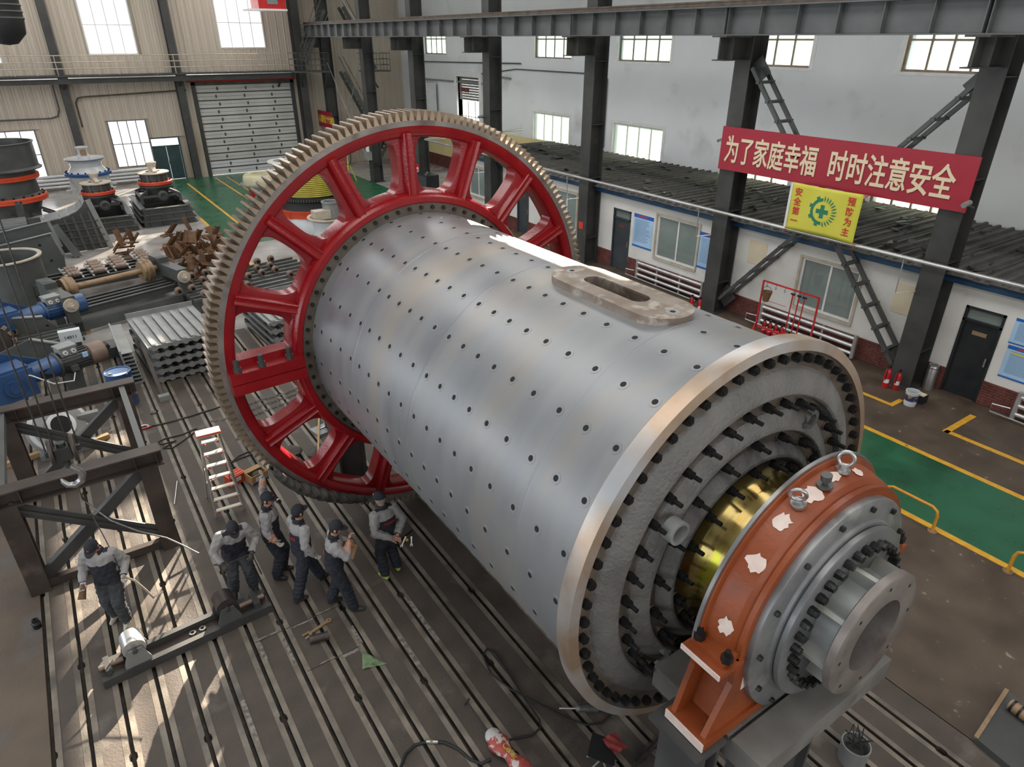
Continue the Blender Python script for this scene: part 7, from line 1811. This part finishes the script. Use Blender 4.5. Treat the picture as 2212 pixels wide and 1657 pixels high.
# ---- red fire tool rack
f = empty('fire_tool_rack', (16.6, 10.4, 0), 'red fire tool rack with bucket and shovels before the office window', 'tool rack')
ya, yb = 11.35, 9.55
for y in (ya, yb): put('rack_post', MB().bar((16.6, y, 0), (16.6, y, 1.75), .04, .04), M['red_paint'], f); put('rack_foot', MB().bar((16.35, y, .02), (16.85, y, .02), .04, .04), M['red_paint'], f); put('rack_stay', MB().bar((16.4, y, .02), (16.6, y, .5), .03, .03), M['red_paint'], f)
put('rack_rail', MB().bar((16.6, yb, 1.75), (16.6, ya, 1.75), .04, .04), M['red_paint'], f); put('rack_rail', MB().bar((16.6, yb, .35), (16.6, ya, .35), .04, .06), M['red_paint'], f); put('rack_wire', MB().cyl((16.6, 10.5, 1.2), (16.6, ya, 1.2), .008, n=5), M['red_paint'], f)
for k in range(5): put('rack_hook', MB().tube([(16.6, 11.2 - k * .3, 1.73), (16.55, 11.2 - k * .3, 1.64), (16.58, 11.2 - k * .3, 1.6), (16.62, 11.2 - k * .3, 1.64)], .007, 5), M['steel_dark'], f)
bk = empty('fire_bucket', (16.55, 11.15, 1.2), 'faded red fire bucket hanging on the tool rack', 'bucket')
put('bucket_body', MB().lathe([(.08, 1.2), (.15, 1.5), (.14, 1.5), (.07, 1.22), (0, 1.22)], (16.52, 11.12, 0), 'Z', 24), M['rust'], bk, 35); put('bucket_bail', MB().tube([(16.52, 11.12 + .15 * math.cos(t), 1.5 + .15 * math.sin(t)) for t in [math.pi * k / 10 for k in range(11)]], .007, 5), M['steel_dark'], bk, 60)
for k, y in enumerate((10.32, 10.12, 9.95)):
    s = empty('fire_shovel', (16.53, y, .35), ('red shovel leftmost on the fire tool rack', 'red shovel in the middle of the fire tool rack', 'red shovel rightmost on the fire tool rack')[k], 'shovel', 'shovels on the fire rack')
    put('shovel_shaft', MB().cyl((16.53, y, .45), (16.56, y, 1.62), .018, n=8), M['red_paint'], s); put('shovel_grip', MB().box((16.54, y - .06, 1.62), (16.58, y + .06, 1.66)), M['bolt'], s); put('shovel_blade', MB().box((16.5, y - .1, .30), (16.53, y + .1, .5)), M['red_paint'], s)
for k in range(4): extinguisher(16.95 - .0 * k, 11.3 - k * .2, .9, 'red extinguisher in the row behind the fire tool rack', 'extinguishers behind the fire rack')
# ---- boxes and notices on the columns behind the gear
single('warning_sign', MB().box((16.98, 20.05, 1.35), (16.998, 20.3, 1.62)), M['flag_red'], 'small red and yellow sign on the column past the gear rim', 'sign')
c = empty('switch_box', (16.85, 40.7, 1.4), 'grey switch box with a lamp on the column behind the gear', 'switch box'); put('box_body', MB().box((16.75, 40.3, 1.35), (17.0, 40.9, 1.85)), M['grey_light'], c); put('box_lamp', MB().cyl((16.88, 40.55, 1.85), (16.88, 40.55, 2.15), .1, n=14), M['white_paint'], c, 40); put('paper_tag', MB().box((16.985, 40.92, 1.6), (16.999, 41.2, 1.95)), M['white_paint'], c)
c = empty('tall_cabinet', (16.4, 32.6, 0), 'dark tall cabinet beside the column behind the gear', 'cabinet'); put('cabinet_body', MB().box((16.2, 31.6, 0), (16.9, 33.0, 1.75)), M['door_black'], c); put('cabinet_door', MB().box((16.17, 31.65, .08), (16.2, 32.95, 1.68)), M['door_grey'], c); put('cabinet_handle', MB().box((16.13, 31.75, .9), (16.17, 31.8, 1.05)), M['steel_raw'], c)
c = empty('notice_board', (16.97, 34.2, 1.3), 'red bordered notice on the column behind the gear', 'notice'); put('board', MB().box((16.97, 33.98, 1.3), (16.998, 34.45, 1.95)), M['red_paint'], c); put('sheet', MB().box((16.955, 34.03, 1.36), (16.97, 34.4, 1.78)), M['white_paint'], c)
for k in range(6): put('symbol', MB().box((16.95, 34.06 + (k % 3) * .115, 1.40 + (k // 3) * .18), (16.956, 34.13 + (k % 3) * .115, 1.5 + (k // 3) * .18)), M['bolt'], c)
c = empty('cable_stand', (15.9, 40.4, 0), 'yellow tripod stand with hanging cables near the stairs', 'stand')
for k in range(3): a = k * 2.1; put('leg', MB().cyl((15.9 + .45 * math.cos(a), 41.6 + .45 * math.sin(a), 0), (15.9, 41.6, 1.2), .03, n=6), M['flag'], c)
put('post', MB().cyl((15.9, 41.6, .9), (15.9, 41.6, 2.1), .035, n=8), M['flag'], c); put('cable_loop', MB().tube([(15.9 + .2 * math.cos(t), 41.55, 1.5 + .5 * math.sin(t)) for t in [2 * math.pi * k / 16 for k in range(16)]], .03, 6, True), M['bolt'], c, 60)
for (x, y, z), lab in (((16.95, 27.2, 4.9), 'small white camera on the column behind the gear top'), ((16.9, 6.72, 4.75), 'small lamp bracket on the column at the banner end'), ((23.2, 18.9, 4.35), 'small dark camera above the side wall window')):
    c = empty('wall_camera', (x, y, z), lab, 'camera'); put('camera_body', MB().cyl((x - .28, y + .02, z), (x - .05, y, z + .04), .06, n=14), M['grey_light'], c, 40); put('camera_arm', MB().bar((x - .1, y, z - .02), (x + .2, y, z - .1), .04, .04), M['grey_dark'], c)
# ---- hoist block at the top left corner
p = at(8, 22, y=22); c = empty('hoist_block', (p.x, p.y, p.z), 'dark hoist block hanging at the top corner of the frame', 'hoist')
put('block_shell', MB().lathe([(0, -.75), (.2, -.72), (.42, -.5), (.46, -.2), (.46, .9), (.3, 1.0)], (p.x - .1, p.y, p.z), 'Z', 24), M['black'], c, 40)
for k in range(8): put('shell_ring', MB().lathe([(.46, -.2 + k * .14), (.485, -.17 + k * .14), (.46, -.14 + k * .14)], (p.x - .1, p.y, p.z), 'Z', 24), M['steel_dark'], c, 40)
put('hoist_rope', MB().cyl((p.x - .1, p.y, p.z + .95), (p.x - .1, p.y, ZR - .03), .03, n=8), M['rope'], c)
bpy.data.scenes.remove(TMPS)
# ---- odds and ends seen through the lower gear windows
p = fp(700, 930); c = empty('tool_bench', (p.x, p.y, 0), 'small pale tool board behind the gear with loose tools', 'tool board'); put('board', MB().obox((p.x, p.y, .03), (.5, .4, .06), .2), M['grey_light'], c); put('pliers', MB().bar((p.x - .1, p.y, .075), (p.x + .12, p.y + .05, .075), .03, .02), M['chrome_pipe'], c); put('black_tool', MB().box((p.x + .05, p.y - .15, .06), (p.x + .2, p.y + .05, .2)), M['black'], c)
for (px, py), lab in (((630, 985), 'dark cloth bundle left under the gear spokes'), ((690, 985), 'dark cloth bundle right under the gear spokes')):
    p = fp(px, py); m = MB().ball((p.x, p.y, .1), .2, 14, 1.2, 1, .55); m.v = [(x + .02 * math.sin(y * 31), y + .02 * math.sin(z * 40), max(z + .015 * math.sin(x * 37), .003)) for x, y, z in m.v]; single('cloth_bundle', m, M['tarp'], lab, 'cloth', smooth=60)
p, q = fp(690, 880), fp(688, 985, .25); single('timber_stick', MB().bar((p.x, p.y, .03), (q.x, q.y, .3), .04, .04), M['wood'], 'thin wooden stick leaning behind the gear spokes', 'stick')
p = fp(755, 1035); single('orange_rag', MB().ball((p.x, p.y, .04), .14, 12, 1.5, .8, .35), M['rust_pale'], 'orange brown rag under the gear', 'rag', smooth=60)
